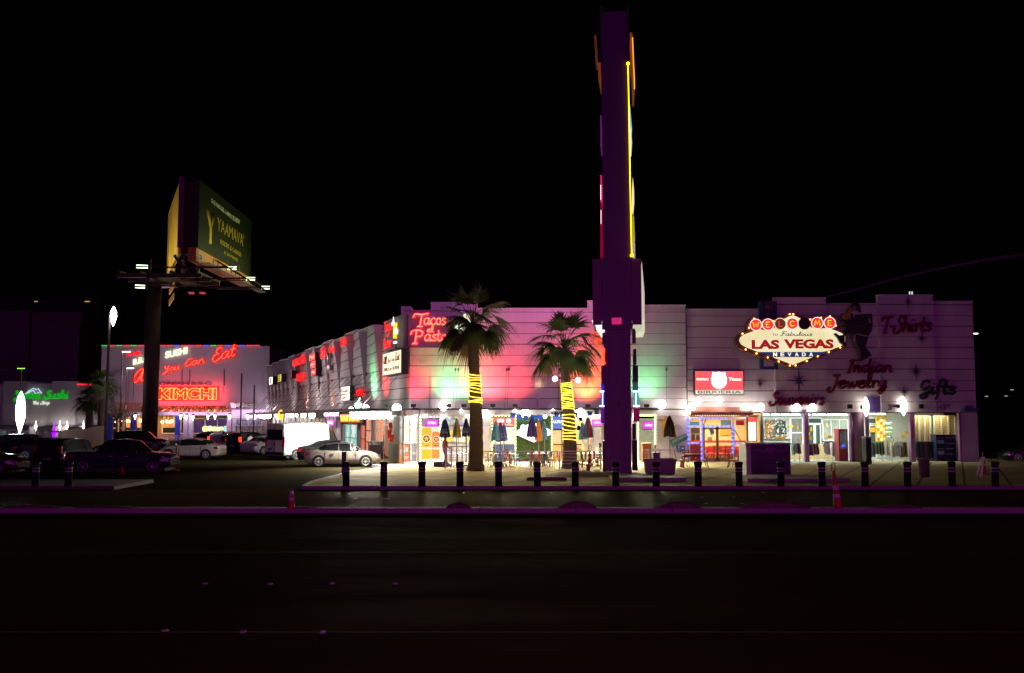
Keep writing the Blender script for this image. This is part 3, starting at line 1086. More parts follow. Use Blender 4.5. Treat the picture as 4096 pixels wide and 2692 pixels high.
m = MB(WING); m.box(0, WLEN - .3, -.4, -.1, .0, zc); m.build('shop_wall', M('warm stucco', (.50, .42, .38), .8), B)
REDW = M('red painted wood', (.45, .06, .03), .6)
DIMW = lit('dim blind', (.22, .17, .14), .8, (.05, .04, .04), 1.2, 'noise', .5, (6, 6, .6))
wwin(1090, 1180, 1668, lit('dim far shop', (.16, .14, .15), 1.5, (.6, .55, .45), .8, 'cells', .6), 6, 1)
wwin(1182, 1262, 1668, lit('dim mid shop', (.30, .27, .24), 1.4, (.08, .08, .09), .8, 'cells', .6), 5, 1)
wwin(1264, 1300, 1675, lit('warm bar shop', (.55, .28, .10), 1.3, (.08, .05, .04), 1.0, 'cells', .5), 3, 1)
wwin(1302, 1344, 1668, DIMW, 3, 1)
wbox(1345, 1364, 1663, None, -.1, .12, WHITE2, 'pier')
wwin(1364, 1380, 1698, DIMW, 1, 1)
wwin(1380, 1430, 1698, lit('teal shop door', (.20, .62, .55), .8, (.9, 1, .9), 1.6, 'cells', .68), 2, 2, name='door', fm=M('white door frame', (.75, .75, .72), .4))
wbox(1432, 1441, 1690, None, -.1, .1, WHITE2, 'pier')
wwin(1442, 1462, 1700, lit('red lit door', (1, .13, .03), .8, (.5, .25, .18), 2.5), 1, 2, name='door', fm=REDW)
wwin(1464, 1488, 1676, lit('warm lit shop', (.6, .22, .12), .8, (1, .5, .3), 2.5), 1, 3, fm=REDW)
wbox(1489, 1500, 1672, None, -.1, .1, WHITE2, 'pier')
wwin(1501, 1540, 1674, CURT, 3, 2, 1.15)
wwin(1541, 1555, 1700, lit('red brown door glass', (.35, .09, .03), .8), 1, 1, name='door')
# neon TATTOO sign under the canopy
t = cabinet('tattoo_sign', 'orange box sign reading TATTOO in yellow neon under the canopy', WING, 1361, 1655, 1439, 1692, .9, 1.15, lit('orange sign face', (1, .10, .015), 1.3),
            lambda m, a, b, c, d_, d: (m.text('TATTOO', a + .08, b - .08, c + .08, d_ - .08, d + .03, .02, .03, outline=.022)), [YEL_N])
o = open_sign('open_sign', 'small round magenta window sign left of the tattoo shop door', WING, 1310, 1681, 1332, 1700, .5, PURN, halo=lit('magenta glow', (.5, .02, .45), .8))
t = cabinet('shop_sign', 'violet glowing sign under the canopy left of the orange tattoo sign', WING, 1296, 1646, 1357, 1668, .9, 1.1, lit('violet face', (.35, .02, .55), 1.2),
            lambda m, a, b, c, d_, d: m.text('OUTLET', a + .1, b - .1, c + .06, d_ - .06, d, .03, .03), [lit('pink white letters', (1, .75, 1), 4)])
lamp('AREA', WING.p(px_u(WING, 1340, 1700), 1.6, 3.1), (1, .8, .85), 60, WING.p(px_u(WING, 1340, 1700), 1.4, 0), .4, sx=4)
# curved corner kiosk: white drum with glass, red peppers hanging
KX, KZ = 1640, 0
m = MB(FRONT)
kc = FRONT.p(ul + .0, .3, 0)
def kio(px, d):
    return FRONT.hit(px, 1800, d)[0]
kpts = [(WLEN - 3.3, 0.0)]
# plan polygon in world x,y of the kiosk wall from the wing to the front
PK = [WING.p(WLEN - 3.6, 0, 0), gd(1557, 1840, 0), gd(1575, 1848, 0), gd(1597, 1853, 0), gd(1612, 1855, 0), gd(1640, 1852, 0), gd(1664, 1848, 0), Vector((px_u(FRONT, 1668), YF + .1, 0))]


def wallrun(P, z0, z1, th=.06):
    m = MB(W0)
    for p, q in zip(P, P[1:]):
        m.bar((p.x, -p.y, (z0 + z1) / 2), (q.x, -q.y, (z0 + z1) / 2), th, z1 - z0)
    return m


wallrun(PK[:4], 1.15, 2.93, .1).build('kiosk_wall', M('cream wall', (.62, .58, .48), .7), B)
wallrun(PK[:4], 0.02, 1.13, .14).build('kiosk_plinth', M('grey plinth', (.40, .38, .30), .8), B)
wallrun([WING.p(WLEN - 4.2, 0, 0)] + PK, 2.94, 3.3, .3).build('kiosk_fascia', WHITE2, B)


def face_fr(p, q, off=.06):
    a = math.atan2(q.y - p.y, q.x - p.x)
    f = Fr((p.x, p.y, 0), a)
    return f, (q - p).length


ks = [(lit('orange star poster', (1, .45, .12), .7), 'STAR'), (lit('brown poster', (.45, .12, .07), .7), 'M'), (lit('slate poster', (.12, .14, .22), .7), 'ULTRA')]
spans = [(3, 4, 0), (4, 5, 1), (5, 6, 2), (6, 7, 2)]
for i, j, k in spans:
    f, L = face_fr(PK[i], PK[j])
    m = MB(f)
    m.box(.0, .06, -.05, .05, .02, 2.93); m.box(L - .06, L, -.05, .05, .02, 2.93)
    for z in (.04, 1.25, 2.2, 2.9):
        m.box(.06, L - .06, -.05, .05, z - .035, z + .035)
    o = m.build('window', ALU, B)
    m = MB(f); m.box(.05, L - .05, -.03, -.01, 1.28, 2.88)
    m.build('pane', lit('kiosk glass', (.55, .62, .5), .7, (1, .95, .85), 1.6, 'cells', .6), o)
    m = MB(f); m.box(.06, L - .06, -.02, .0, .08, 1.2)
    m.build('poster', ks[k][0], o)
    m = MB(f)
    if k == 0:
        m.disc(L / 2, .7, min(.2, L * .4), .002, .01)
        m.plate([(L / 2 + .17 * (1 if n_ % 2 == 0 else .4) * math.sin(n_ * PI / 5), .7 + .17 * (1 if n_ % 2 == 0 else .4) * math.cos(n_ * PI / 5)) for n_ in range(10)], .011, .015)
    elif k == 1:
        m.box(L * .35, L * .65, .002, .01, .72, .98); m.text('MENU', L * .2, L * .8, .3, .42, .002, .01)
    else:
        m.text('ULTRA', L * .15, L * .85, .5, .65, .002, .01)
    m.build('lettering', lit('print pale', (.8, .75, .7), .7), o)
# edge lighting of the kiosk in red
m = MB(W0)
for i, j in ((3, 4), (4, 5), (5, 6)):
    p, q = PK[i], PK[j]
    m.tube([(p.x, -p.y + .09, .05), (q.x, -q.y + .09, .05)], .018, 5)
m.build('light_strip', lit('red rope light', (1, .06, .03), 2.5), B)
# pepper strings
for k, (x, y, w_) in enumerate(((1563, 1705, 6), (1559, 1734, 7), (1568, 1752, 9))):
    g = FRONT.hit(x, y, 3.0)
    f = FRONT
    m = MB(f)
    r = random.Random(k)
    for i in range(46):
        u = g[0] + r.uniform(-w_, w_) / 70; z = g[1] + r.uniform(-.18, .18)
        m.tube([(u, 3.0 + r.uniform(0, .08), z + .08), (u + r.uniform(-.02, .02), 3.03, z), (u + r.uniform(-.03, .03), 3.06, z - .14)], [.02, .026, .006], 5)
    g0 = thing('pepper_string', ('bunch of red dried peppers hanging highest on the kiosk wall', 'middle bunch of red dried peppers on the kiosk wall', 'lowest bunch of red dried peppers on the kiosk wall')[k], 'pepper string', FRONT.p(g[0], 3.0, g[1] - .3), 'strings of peppers on the kiosk')
    m.build('peppers', M('red peppers', (.65, .03, .015), .4), g0)
    m = MB(f); m.tube([(g[0], 3.0, g[1] + .45), (g[0], 3.0, g[1] + .1)], .008, 4); m.build('string', BLACK, g0)
# very bright lamps under the wing canopy; sizes and second row added for glare
for i in range(9):
    u = WLEN - .6 - i * 1.25
    for dd in (1.2,) if i > 5 else (1.0, 2.3):
        m = MB(WING); m.tube([(u, dd, zc - .08), (u, dd, zc - .2)], .03, 6)
        o = m.build('canopy_lamp', DARK, B)
        m = MB(WING); m.ball((u, dd, zc - .36), .25 if i < 6 else .17, 12); m.build('lamp_glass', GLOBE, o)
# lamps and bulbs further along the wing
for x, y, r_ in ((1405, 1640, .22), (1463, 1634, .26), (1248, 1659, .3), (1214, 1659, .26), (1186, 1661, .16), (1166, 1660, .26), (1148, 1661, .18), (1104, 1660, .2), (1113, 1670, .22), (1058, 1663, .38), (1074, 1663, .34), (1046, 1663, .34)):
    d = 2.3
    u, z = WING.hit(x, y, d)
    u = max(-2.5, u)
    m = MB(WING); m.tube([(u, d, zc - .05), (u, d, z + r_ * .8)], .03, 6)
    o = m.build('canopy_lamp', DARK, B)
    m = MB(WING); m.ball((u, d, z), r_, 12); m.build('lamp_glass', GLOBES, o)
u, z = WING.hit(1432, 1622, 2.2)
m = MB(WING); m.ball((u, 2.2, z), .25, 12); m.tube([(u, 2.2, z + .2), (u + .2, 2.1, z + .55)], [.06, .01], 6)
m.build('green_lamp', lit('green lamp glass', (.25, 1, .5), 7), B)
u, z = WING.hit(1123, 1660, 2.5)
m = MB(WING); m.ball((u, 2.5, z), .55, 16, (1.5, .5, 1))
m.build('amber_lamp', lit('amber lamp glass', (1, .6, .02), 1.6), B)

# ================================================================== SIGNS ON THE BUILDING
# corner cabinet: long front face with the red lettering, dark side face
CD = .95
ca = FRONT.hit(1615, 1250, CD); cb = FRONT.hit(1892, 1386, CD)
CS = thing('corner_sign', 'big violet corner sign with red glowing Tacos el Pastor lettering', 'sign', FRONT.p(ca[0], .5, cb[1]))
m = MB(FRONT)
m.box(ca[0] + .3, cb[0], .0, CD, cb[1], ca[1] + .06)
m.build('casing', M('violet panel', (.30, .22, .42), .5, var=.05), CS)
m = MB(FRONT)
for q in ((ca[0], cb[0], ca[1] + .06, ca[1] + .16), (ca[0], cb[0], cb[1] - .08, cb[1])):
    m.box(q[0], q[1], CD - .05, CD + .05, q[2], q[3])
for u in (px_u(FRONT, 1755), ):
    m.box(u - .02, u + .02, CD, CD + .02, cb[1], ca[1])
m.build('rim', M('violet trim', (.22, .16, .3), .5), CS)


def c5(x, y, d=CD):
    return FRONT.hit(1500 + x * .31966, 1150 + y * .31966, d)


m = MB(FRONT)
def scr(m, t, x0, x1, yb, yt, r, d, nib=0, slant=.0, cf=c5, slope_y=0, xh=1.0):
    a = cf(x0, yb); b = cf(x1, yb - slope_y)
    h = cf(x0, yt)[1] - a[1]
    m.script(t, a[0], b[0], a[1], h, d, r, (b[1] - a[1]) / (b[0] - a[0]), slant, nib, xh=xh)


mb2 = MB(FRONT)
for mm, r, nb, dd in ((m, .10, .10, CD + .04), (mb2, .035, .05, CD + .19)):
    scr(mm, 'T', 500, 640, 495, 330, r, dd, nb)
    scr(mm, 'acos', 610, 890, 470, 330, r * .8, dd, nb * .8, xh=1.22)
    scr(mm, 'el', 650, 735, 562, 480, r * .6, dd, nb * .6)
    scr(mm, 'P', 462, 600, 695, 535, r, dd, nb)
    scr(mm, 'astor', 620, 960, 670, 540, r * .8, dd, nb * .8, xh=1.22)
m.build('lettering_back', lit('red letter bodies', (1, .02, .03), 1.8), CS)
mb2.build('lettering', lit('salmon letter faces', (1, .22, .13), 2.2), CS)
# pale festive picture at the right end, mostly behind the palm
m = MB(FRONT)
for x, y, rr in ((1140, 370, .22), (1160, 440, .26), (1220, 500, .3), (1020, 510, .2), (1080, 655, .14), (1100, 500, .25)):
    u, z = c5(x, y, CD); m.disc(u, z, rr, CD + .02, CD + .06)
m.build('picture', lit('pale picture', (.75, .95, .85), 1.1, (.5, .5, .1), 4), CS)
# side face along the wing
CW = Fr(FRONT.p(ca[0], CD, 0), WING.U.to_2d().angle_signed(Vector((1, 0))) if False else math.atan2(WV.y, WV.x))
sa = CW.hit(1541, 1330); sb = CW.hit(1615, 1250)
lo = CW.hit(1615, 1386)[1]; hi = CW.hit(1615, 1256)[1]
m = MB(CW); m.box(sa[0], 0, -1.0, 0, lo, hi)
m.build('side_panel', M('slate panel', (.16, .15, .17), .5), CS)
m = MB(CW)
u0, u1 = CW.hit(1540, 1320)[0], CW.hit(1570, 1320)[0]
for t, ya, yb, k0, k1 in (('Tacos', 1283, 1325, 0, 1), ('el', 1330, 1347, .35, .7), ('Pastor', 1350, 1393, 0, 1)):
    za = CW.hit(1555, yb)[1]; zb_ = CW.hit(1555, ya)[1]
    m.text(t, u0 + (u1 - u0) * k0, u0 + (u1 - u0) * k1, za, zb_, .02, .06, .0)
m.build('side_lettering', lit('deep red letters', (1, .012, .01), 1.1), CS)
m = MB(CW)
u0 = CW.hit(1574, 1320)[0]; u1 = CW.hit(1601, 1320)[0]; um = (u0 + u1) / 2
zt, zm_ = CW.hit(1588, 1268)[1], CW.hit(1588, 1375)[1]
H = zt - zm_
m.cur = 0
m.plate([(um - .12 * H / 2, zm_ + H * .2), (um + .1 * H / 2, zm_ + H * .2), (um + .22 * H / 2, zm_ + H * .78), (um - .22 * H / 2, zm_ + H * .78)], .02, .22)
m.cur = 1
m.plate([(um - .5 * H / 2, zm_ + H * .7), (um + .3 * H / 2, zm_ + H * .66), (um + .34 * H / 2, zm_ + H * .76), (um + .06 * H, zm_ + H), (um - .02 * H, zm_ + H * .84), (um - .45 * H / 2, zm_ + H * .8)], .23, .28)
m.disc(um + .3 * H / 2, zm_ + H * .45, .1 * H, .02, .2); m.disc(um - .12 * H / 2, zm_ + H * .05, .045 * H, .02, .2); m.disc(um + .14 * H / 2, zm_ + H * .05, .045 * H, .02, .2)
m.build('emblem', [lit('yellow emblem', (1, .62, .04), 1.3), lit('pale emblem', (1, .9, .8), 1.3)], CS)

# part of a second lettering, seen beside the pylon
m = MB(FRONT)
a = FRONT.hit(2372, 1380, .3); b = FRONT.hit(2412, 1380, .3); h = FRONT.hit(2372, 1325, .3)[1] - a[1]
for t, q0, q1 in (('P', 0, 1),):
    m.script(t, a[0] + (b[0] - a[0]) * q0, a[0] + (b[0] - a[0]) * q1, a[1], h, .3, .07, 0, 0, .08, xh=1.1)
tag(m.build('red_lettering', lit('orange red letters', (1, .08, .04), 1.1)), 'red glowing letter P showing on the wall between the shorter palm and the pylon', 'lettering')
# parapet block left of the corner sign
m = MB(FRONT); a = FRONT.hit(1606, 1226); b = FRONT.hit(1638, 1252); m.box(a[0], b[0] + .1, -1.2, .2, b[1] - .6, a[1]); m.build('parapet', WHITE, B)
# all you can eat cabinet, hanging on the wing below
def eat(m, a, b, c, d_, d):
    w_, h = b - a, d_ - c
    m.cur = 0
    m.script('All', a + w_ * .05, a + w_ * .24, c + h * .5, h * .36, d + .02, .022, 0, .15)
    m.script('You', a + w_ * .30, a + w_ * .46, c + h * .54, h * .22, d + .02, .012, 0, .15)
    m.script('Can', a + w_ * .50, a + w_ * .68, c + h * .57, h * .22, d + .02, .012, 0, .15)
    m.script('Eat', a + w_ * .72, a + w_ * .95, c + h * .56, h * .36, d + .02, .022, 0, .15)
    m.cur = 1
    m.text('BBQ or SUSHI', a + w_ * .1, a + w_ * .92, c + h * .14, c + h * .32, d, .02, .0)


RW = px_u(WING, 1531, 1450, 1.0), px_u(WING, 1603, 1450, 1.0)
zt = WING.hit(1603, 1396, 1.0)[1]; zl_ = WING.hit(1603, 1492, 1.0)[1]
EF = Fr(WING.p(0, 0, 0), math.atan2(WV.y, WV.x))
T_ = thing('restaurant_sign', 'cream light box reading All You Can Eat BBQ or SUSHI below the corner sign', 'sign', WING.p(sum(RW) / 2, .8, zl_))
m = MB(WING); m.box(RW[0], RW[1], .55, .97, zl_, zt); m.box(RW[0] - .05, RW[1] + .06, .5, .95, zl_ - .05, zt + .05); m.bar(((RW[0] + RW[1]) / 2, .7, zt), ((RW[0] + RW[1]) / 2, .7, zt + .5), .08)
m.build('casing', BLACK, T_)
m = MB(WING); m.box(RW[0] + .04, RW[1] - .04, .97, 1.0, zl_ + .05, zt - .05); m.build('face', CREAMF, T_)
m = MB(WING); eat(m, RW[0] + .05, RW[1] - .05, zl_ + .05, zt - .05, 1.003); m.build('lettering', [REDT, BLKT], T_)


def wsign(name, label, px0, px1, py0, py1, d0, d1, face, draw, mats, edge=None, back=True, pyref=None):
    """sign on the wing given at its near (right) edge: py0/py1 measured there"""
    u0 = px_u(WING, px0, (py0 + py1) / 2, d1); u1 = px_u(WING, px1, (py0 + py1) / 2, d1)
    z1 = WING.hit(px1, py0, d1)[1]; z0 = WING.hit(px1, py1, d1)[1]
    t = thing(name, label, 'sign', WING.p((u0 + u1) / 2, d1, z0))
    if face:
        m = MB(WING); m.box(u0 - .05, u1 + .05, d0, d1 - .03, z0 - .05, z1 + .05); m.build('casing', edge or BLACK, t)
        m = MB(WING); m.box(u0, u1, d1 - .03, d1, z0, z1); m.build('face', face, t)
    if draw:
        m = MB(WING); draw(m, u0, u1, z0, z1, d1 + .003 if face else d0); m.build('lettering', mats, t)
    return t


RL = lit('deep red wing letters', (1, .01, .012), .95)
wsign('box_sign', 'cream light box sign on the wing just left of the red tattoo letters', 1366, 1397, 1545, 1600, .6, 1.0, WHTF,
      lambda m, a, b, c, d_, d: [m.text(t, a + .2, b - .2, c + (d_ - c) * k, c + (d_ - c) * (k + .16), d, .02, .02) for t, k in (('FRAMES', .6), ('NAILS', .36), ('GIFTS', .12))], [M('orange brown ink', (.5, .2, .08), .6)])
wsign('letter_sign', 'red glowing TATTOO letters on the wing wall near the corner', 1411, 1439, 1553, 1583, .25, .6, None,
      lambda m, a, b, c, d_, d: (m.text('TATTOO', a, b, c, d_, .3, .08, .02)), [RL])
wsign('letter_sign', 'highest red letters reading CUBA, nearest the corner sign on the wing parapet', 1358, 1381, 1346, 1380, .6, .9, None,
      lambda m, a, b, c, d_, d: m.text('CUBA', a, b, c, d_, .75, .1, .02), [RL])
wsign('letter_sign', 'red lettering reading Live above the microphone on the wing parapet', 1313, 1335, 1376, 1406, .6, .9, None,
      lambda m, a, b, c, d_, d: m.text('Live', a, b, c, d_, .75, .1, .03), [RL])
wsign('letter_sign', 'red lettering reading Club left of the microphone sign on the wing parapet', 1275, 1297, 1386, 1431, .6, .9, None,
      lambda m, a, b, c, d_, d: m.text('Club', a, b, c, d_, .7, .1, .03), [RL])
for i, (x0, x1, y0, y1, t, lab) in enumerate(((1237, 1259, 1411, 1438, 'THAI', 'top one of three stacked red box signs on the wing wall'), (1242, 1261, 1442, 1469, 'BBQ', 'middle one of three stacked red box signs on the wing wall'), (1246, 1262, 1474, 1499, 'SPA', 'bottom one of three stacked red box signs on the wing wall'))):
    wsign('stacked_sign', lab, x0, x1, y0, y1, .3, .8, RL, lambda m, a, b, c, d_, d, t=t: m.text(t, a + .3, b - .3, c + .2, d_ - .2, d, .03, .03), [lit('pink red letters', (1, .16, .10), 3)])
wsign('letter_sign', 'long line of red letters reading MASSAGE SPA on the far wing parapet', 1166, 1214, 1422, 1452, .4, .8, None,
      lambda m, a, b, c, d_, d: (m.text('MASSAGE', a, a + (b - a) * .66, c, d_, .6, .1, .01), m.text('SPA', a + (b - a) * .74, b, c, d_ + .2, .6, .1, .01)), [RL])
wsign('letter_sign', 'red letters reading ASIAN CAFE below the MASSAGE SPA line', 1179, 1213, 1487, 1520, .3, .6, None,
      lambda m, a, b, c, d_, d: m.text('ASIAN CAFE', a, b, c, d_, .4, .1, .01), [RL])
wsign('yellow_sign', 'yellow lit box sign reading OPEN LATE on the far part of the wing', 1112, 1124, 1497, 1524, .3, .9, lit('yellow sign face', (.85, .9, .03), .9),
      lambda m, a, b, c, d_, d: [m.text(t, a + .4, b - .4, c + (d_ - c) * k, c + (d_ - c) * (k + .2), d, .03, .02) for t, k in (('ASIAN', .7), ('FOOD', .38), ('EATS', .1))], [BLKT])
wsign('white_sign', 'small white light box at the very far end of the wing wall', 1077, 1089, 1507, 1536, .3, .9, WHTF, lambda m, a, b, c, d_, d: m.text('24', a + 1, b - 1, c + .8, d_ - .8, d, .03, .02), [REDT])
wsign('unlit_sign', 'unlit dark box sign between the yellow sign and the ASIAN CAFE letters', 1156, 1167, 1483, 1510, .3, .9, M('unlit face', (.10, .09, .10), .4), lambda m, a, b, c, d_, d: m.text('BAR', a + .8, b - .8, c + .4, d_ - .4, d, .03), [M('grey ink', (.3, .28, .28), .6)])
# microphone emblem and grey lettering
t = thing('microphone_sign', 'metal microphone sign with faint grey letters between the Club and Live letters', 'sign', WING.p(px_u(WING, 1318, 1440), .3, 6.2))
m = MB(WING)
u, z = WING.hit(1318, 1412, .5); u2, z2 = WING.hit(1316, 1468, .5)
m.tube([(u, .5, z), (u, .5, (z + z2) / 2), (u2, .5, z2)], [.28, .2, .12], 8)
m.ball((u2, .5, z2 - .1), .5, 12, (1.3, .4, 1))
m.build('microphone', GALV, t)
m = MB(WING)
for s_, x0, x1, yb, yt in (('GIG', 1292, 1308, 1496, 1473), ('ZONE', 1323, 1350, 1478, 1458)):
    a, b = px_u(WING, x0, yb), px_u(WING, x1, yb)
    m.text(s_, a, b, WING.hit(x1, yb)[1], WING.hit(x1, yt)[1], .1, .15, .02)
m.build('lettering', M('dull pink letters', (.40, .28, .28), .6), t)

# bunting
BT = thing('bunting', 'string of dark blue pennants under the ledge in front of the green wall', 'bunting', FRONT.p(px_u(FRONT, 2100), .9, 2.6))
def f7(x, y, d=1.0):
    return FRONT.hit(1950 + x * .2238, 1600 + y * .2238, d)
fl = [(455, 275), (567, 300), (685, 320), (830, 315), (938, 312), (1240, 260), (1330, 245), (1570, 265), (1832, 243), (1955, 220)]
m = MB(FRONT)
m.tube([(f7(x, y - 33)[0], 1.0, f7(x, y - 33)[1]) for x, y in fl], .01, 4)
m.build('string', BLACK, BT)
r = random.Random(5)
for x, y in fl:
    u, z = f7(x, y); q = r.uniform(-.03, .03)
    m = MB(FRONT)
    m.plate([(u - .17, z + .16 + q), (u + .17, z + .16 - q), (u + .13 - q, z - .15), (u - .13 - q, z - .16)], 1.0, 1.012)
    m.build('pennant', M('pennant blue', (.05, .10, .30), .7, var=.3, sc_=20, trans=.5), BT)
# flat screens? street number
m = MB(FRONT); a = FRONT.hit(1697, 1656, .05); b = FRONT.hit(1761, 1635, .05); m.text('3049', a[0], b[0], a[1], b[1], .052, .03, .03)
m.build('house_number', M('grey number', (.34, .3, .28), .6), B)
# ================================================================== RIGHT BUILDING
RB = thing('souvenir_building', 'purple lit souvenir shop building with a stepped roofline right of the pole sign', 'building', FRONT.p(px_u(FRONT, 3300), 0, 0))
xr0, xr1 = px_u(FRONT, 2748, 1500, -.3), px_u(FRONT, 3903, 1500)
ZR = px_z(FRONT, 1652)
m = MB(FRONT)
for x0, x1, yt, dd in ((2752, 3050, 1233, -.25), (3050, 3100, 1222, -.25), (3100, 3308, 1190, .1), (3308, 3518, 1212, -.1), (3518, 3738, 1179, .15), (3738, 3903, 1203, -.1)):
    siding(m, px_u(FRONT, x0), px_u(FRONT, x1), ZR, px_z(FRONT, yt) - .09, d=dd, proud=.02)
m.build('wall', [M('souvenir siding', (.60, .55, .56), .6, var=.16, sc_=1.5, stretch=(1.6, 1.6, .25)), JOINT], RB)
m = MB(FRONT)
m.box(xr0 + .4, xr1 - .3, -20, -4.2, 0, 9)
m.box(xr0 + .4, xr1 - .3, -4.2, -.6, 3.35, 9)
m.build('roof', GREYW, RB)
PURP = M('purple painted metal', (.30, .12, .32), .5)
# restaurant bay: awning, walls, interior
AR0, AR1 = px_u(FRONT, 2748, 1650), px_u(FRONT, 2992, 1650)
m = MB(FRONT)
n = 26
zt = px_z(FRONT, 1634); zl = px_z(FRONT, 1650)
for i in range(n):
    a = AR0 + (AR1 - AR0) * i / n; b = AR0 + (AR1 - AR0) * (i + 1) / n
    m.quad((a, .02, zt + .1), (b, .02, zt + .1), (b, 1.3, zl), (a, 1.3, zl))
    mid = (a + b) / 2
    m.plate([(a, zl), (b, zl), (b, zl - .14), ((mid + b) / 2, zl - .19), (mid, zl - .2), ((mid + a) / 2, zl - .19), (a, zl - .14)], 1.3, 1.315)
m.build('awning', M('salmon awning', (.55, .2, .15), .8), RB)
# interior room
I0, I1 = px_u(FRONT, 2752), px_u(FRONT, 3036)
WARM = M('cream plaster', (.70, .55, .30), .8)
m = MB(FRONT)
m.box(I0, I1, -4.2, -4.1, 0, 3.1)
m.box(I0 - .1, I0, -4.1, -.1, 0, 3.1); m.box(I1, I1 + .1, -4.1, -.1, 0, 3.1)
m.box(I0, I1, -4.1, -.1, 3.0, 3.1)
m.build('room_wall', WARM, RB)
m = MB(FRONT); m.box(I0, I1, -4.09, -4.06, 1.15, 1.27); m.box(I0, I1, -4.09, -4.06, .2, .85)
m.build('wall_stripe', M('red stripe', (.6, .03, .03), .6), RB)
m = MB(FRONT); m.box(I0, I1, -4.1, .0, .0, .012); m.build('room_floor', M('tile floor', (.3, .22, .15), .4), RB)
lamp('AREA', FRONT.p((I0 + I1) / 2, -2.2, 2.95), (1, .8, .48), 230, FRONT.p((I0 + I1) / 2, -2.2, 0), 1.5, sx=3.4)
m = MB(FRONT); m.box((I0 + I1) / 2 - 1.4, (I0 + I1) / 2 + 1.4, -2.6, -1.8, 2.96, 2.995); m.build('ceiling_lamp', lit('ceiling lamp', (1, .85, .55), 1.5), RB)
for x0, y0, x1, y1, c, c2 in ((2884, 1681, 2924, 1699, (.05, .15, .32), None), (2881, 1708, 2923, 1741, (.75, .32, .04), (.06, .12, .04)), (2759, 1687, 2797, 1702, (.12, .35, .28), (.5, .5, .3)), (2944, 1681, 2976, 1701, (.3, .01, .03), None), (2831, 1748, 2848, 1761, (.2, .17, .12), None)):
    poster(RB, FRONT, x0, y0, x1, y1, M('art %d' % x0, c, .5, var=.5, sc_=8), None, -4.02 if x0 > 2820 and x0 < 2930 else -.04, 'picture')
# counter gear seen through the left pane
m = MB(FRONT)
for x0, y0, x1, y1 in ((2765, 1710, 2800, 1735), (2766, 1736, 2782, 1763), (2787, 1737, 2800, 1762)):
    a = FRONT.hit(x0, y0, -2); b = FRONT.hit(x1, y1, -2); m.box(a[0], b[0], -2.4, -2, b[1], a[1])
m.build('kitchen_equipment', M('dark kitchen', (.09, .08, .07), .4), RB)
m = MB(FRONT); a = FRONT.hit(2752, 1775, -1.2); b = FRONT.hit(2804, 1845, -1.2); m.box(a[0], b[0], -1.6, -1.2, 0, a[1]); m.build('counter', M('red counter', (.35, .04, .04), .5), RB)
# shop-front frame of the restaurant
m = MB(FRONT)
for x in (2753, 2806, 2931, 2986):
    u = px_u(FRONT, x); m.box(u - .05, u + .05, -.15, .02, 0, 2.95)
for x0, x1, y in ((2753, 2986, 1672), (2753, 2931, 1704), (2753, 2806, 1773), (2931, 2986, 1773)):
    a = FRONT.hit(x0, y); b = FRONT.hit(x1, y); m.box(a[0], b[0], -.13, .0, a[1] - .05, a[1] + .05)
m.build('shopfront_frame', M('bluish white frame', (.6, .6, .66), .4), RB)
m = MB(FRONT)
for x in (2813, 2864, 2868, 2926):
    u = px_u(FRONT, x); m.box(u - .055, u + .055, -.12, -.06, .02, px_z(FRONT, 1708))
for x0, x1 in ((2813, 2864), (2868, 2926)):
    a, b = px_u(FRONT, x0), px_u(FRONT, x1)
    for z in (px_z(FRONT, 1710), .3):
        m.box(a, b, -.12, -.06, z - .12 if z > 1 else .02, z if z > 1 else .28)
m.build('door', M('golden wood', (.50, .26, .07), .5), RB)
m = MB(FRONT)
a = px_u(FRONT, 2756); b = px_u(FRONT, 2804)
m.bar((px_u(FRONT, 2828, 1675), -.4, px_z(FRONT, 1676)), (px_u(FRONT, 2813), -.4, px_z(FRONT, 1706)), .12, .05)
m.bar((px_u(FRONT, 2944, 1720), -.4, px_z(FRONT, 1720)), (px_u(FRONT, 2974), -.4, px_z(FRONT, 1782)), .12, .05)
m.build('brace', M('brace grey', (.25, .2, .2), .6), RB)
m = MB(FRONT)   # A-frame style open card on the door
u, z = FRONT.hit(2848, 1725)
m.plate([(u - .18, z + .12), (u + .06, z + .26), (u + .17, z - .12), (u - .06, z - .28)], -.05, -.04)
m.build('door_card', M('card', (.22, .22, .26), .6, var=.5, sc_=14), RB)
for pts in ([(2753, 1673), (2753, 1773)], [(2753, 1672), (2920, 1672)], [(2754, 1704), (2929, 1704)], [(2806, 1673), (2806, 1850)], [(2930, 1711), (2930, 1825)], [(2755, 1773), (2805, 1773)], [(2932, 1773), (2986, 1773)]):
    leds(RB, FRONT, pts, BLUL, .26, .06, .038)
lamp('POINT', FRONT.p(px_u(FRONT, 2806), .8, 1.6), (.12, .15, 1), 16, size=.3)
lamp('POINT', FRONT.p(px_u(FRONT, 2930), .8, 1.6), (.12, .15, 1), 10, size=.3)
# tall menu light box
cabinet('menu_sign', 'tall lit menu light box with a red top beside the souvenir shop window', FRONT, 2989, 1665, 3028, 1766, .1, .45, lit('menu light box', (1, .97, .82), 1.3, (.95, .75, .4), 3, 'noise', .68),
        lambda m, a, b, c, d_, d: (m.box(a, b, d, d + .012, d_ - .32, d_), m.disc((a + b) / 2, d_ - .16, .11, d + .013, d + .02)), [lit('menu red top', (1, .10, .09), 1.1)])
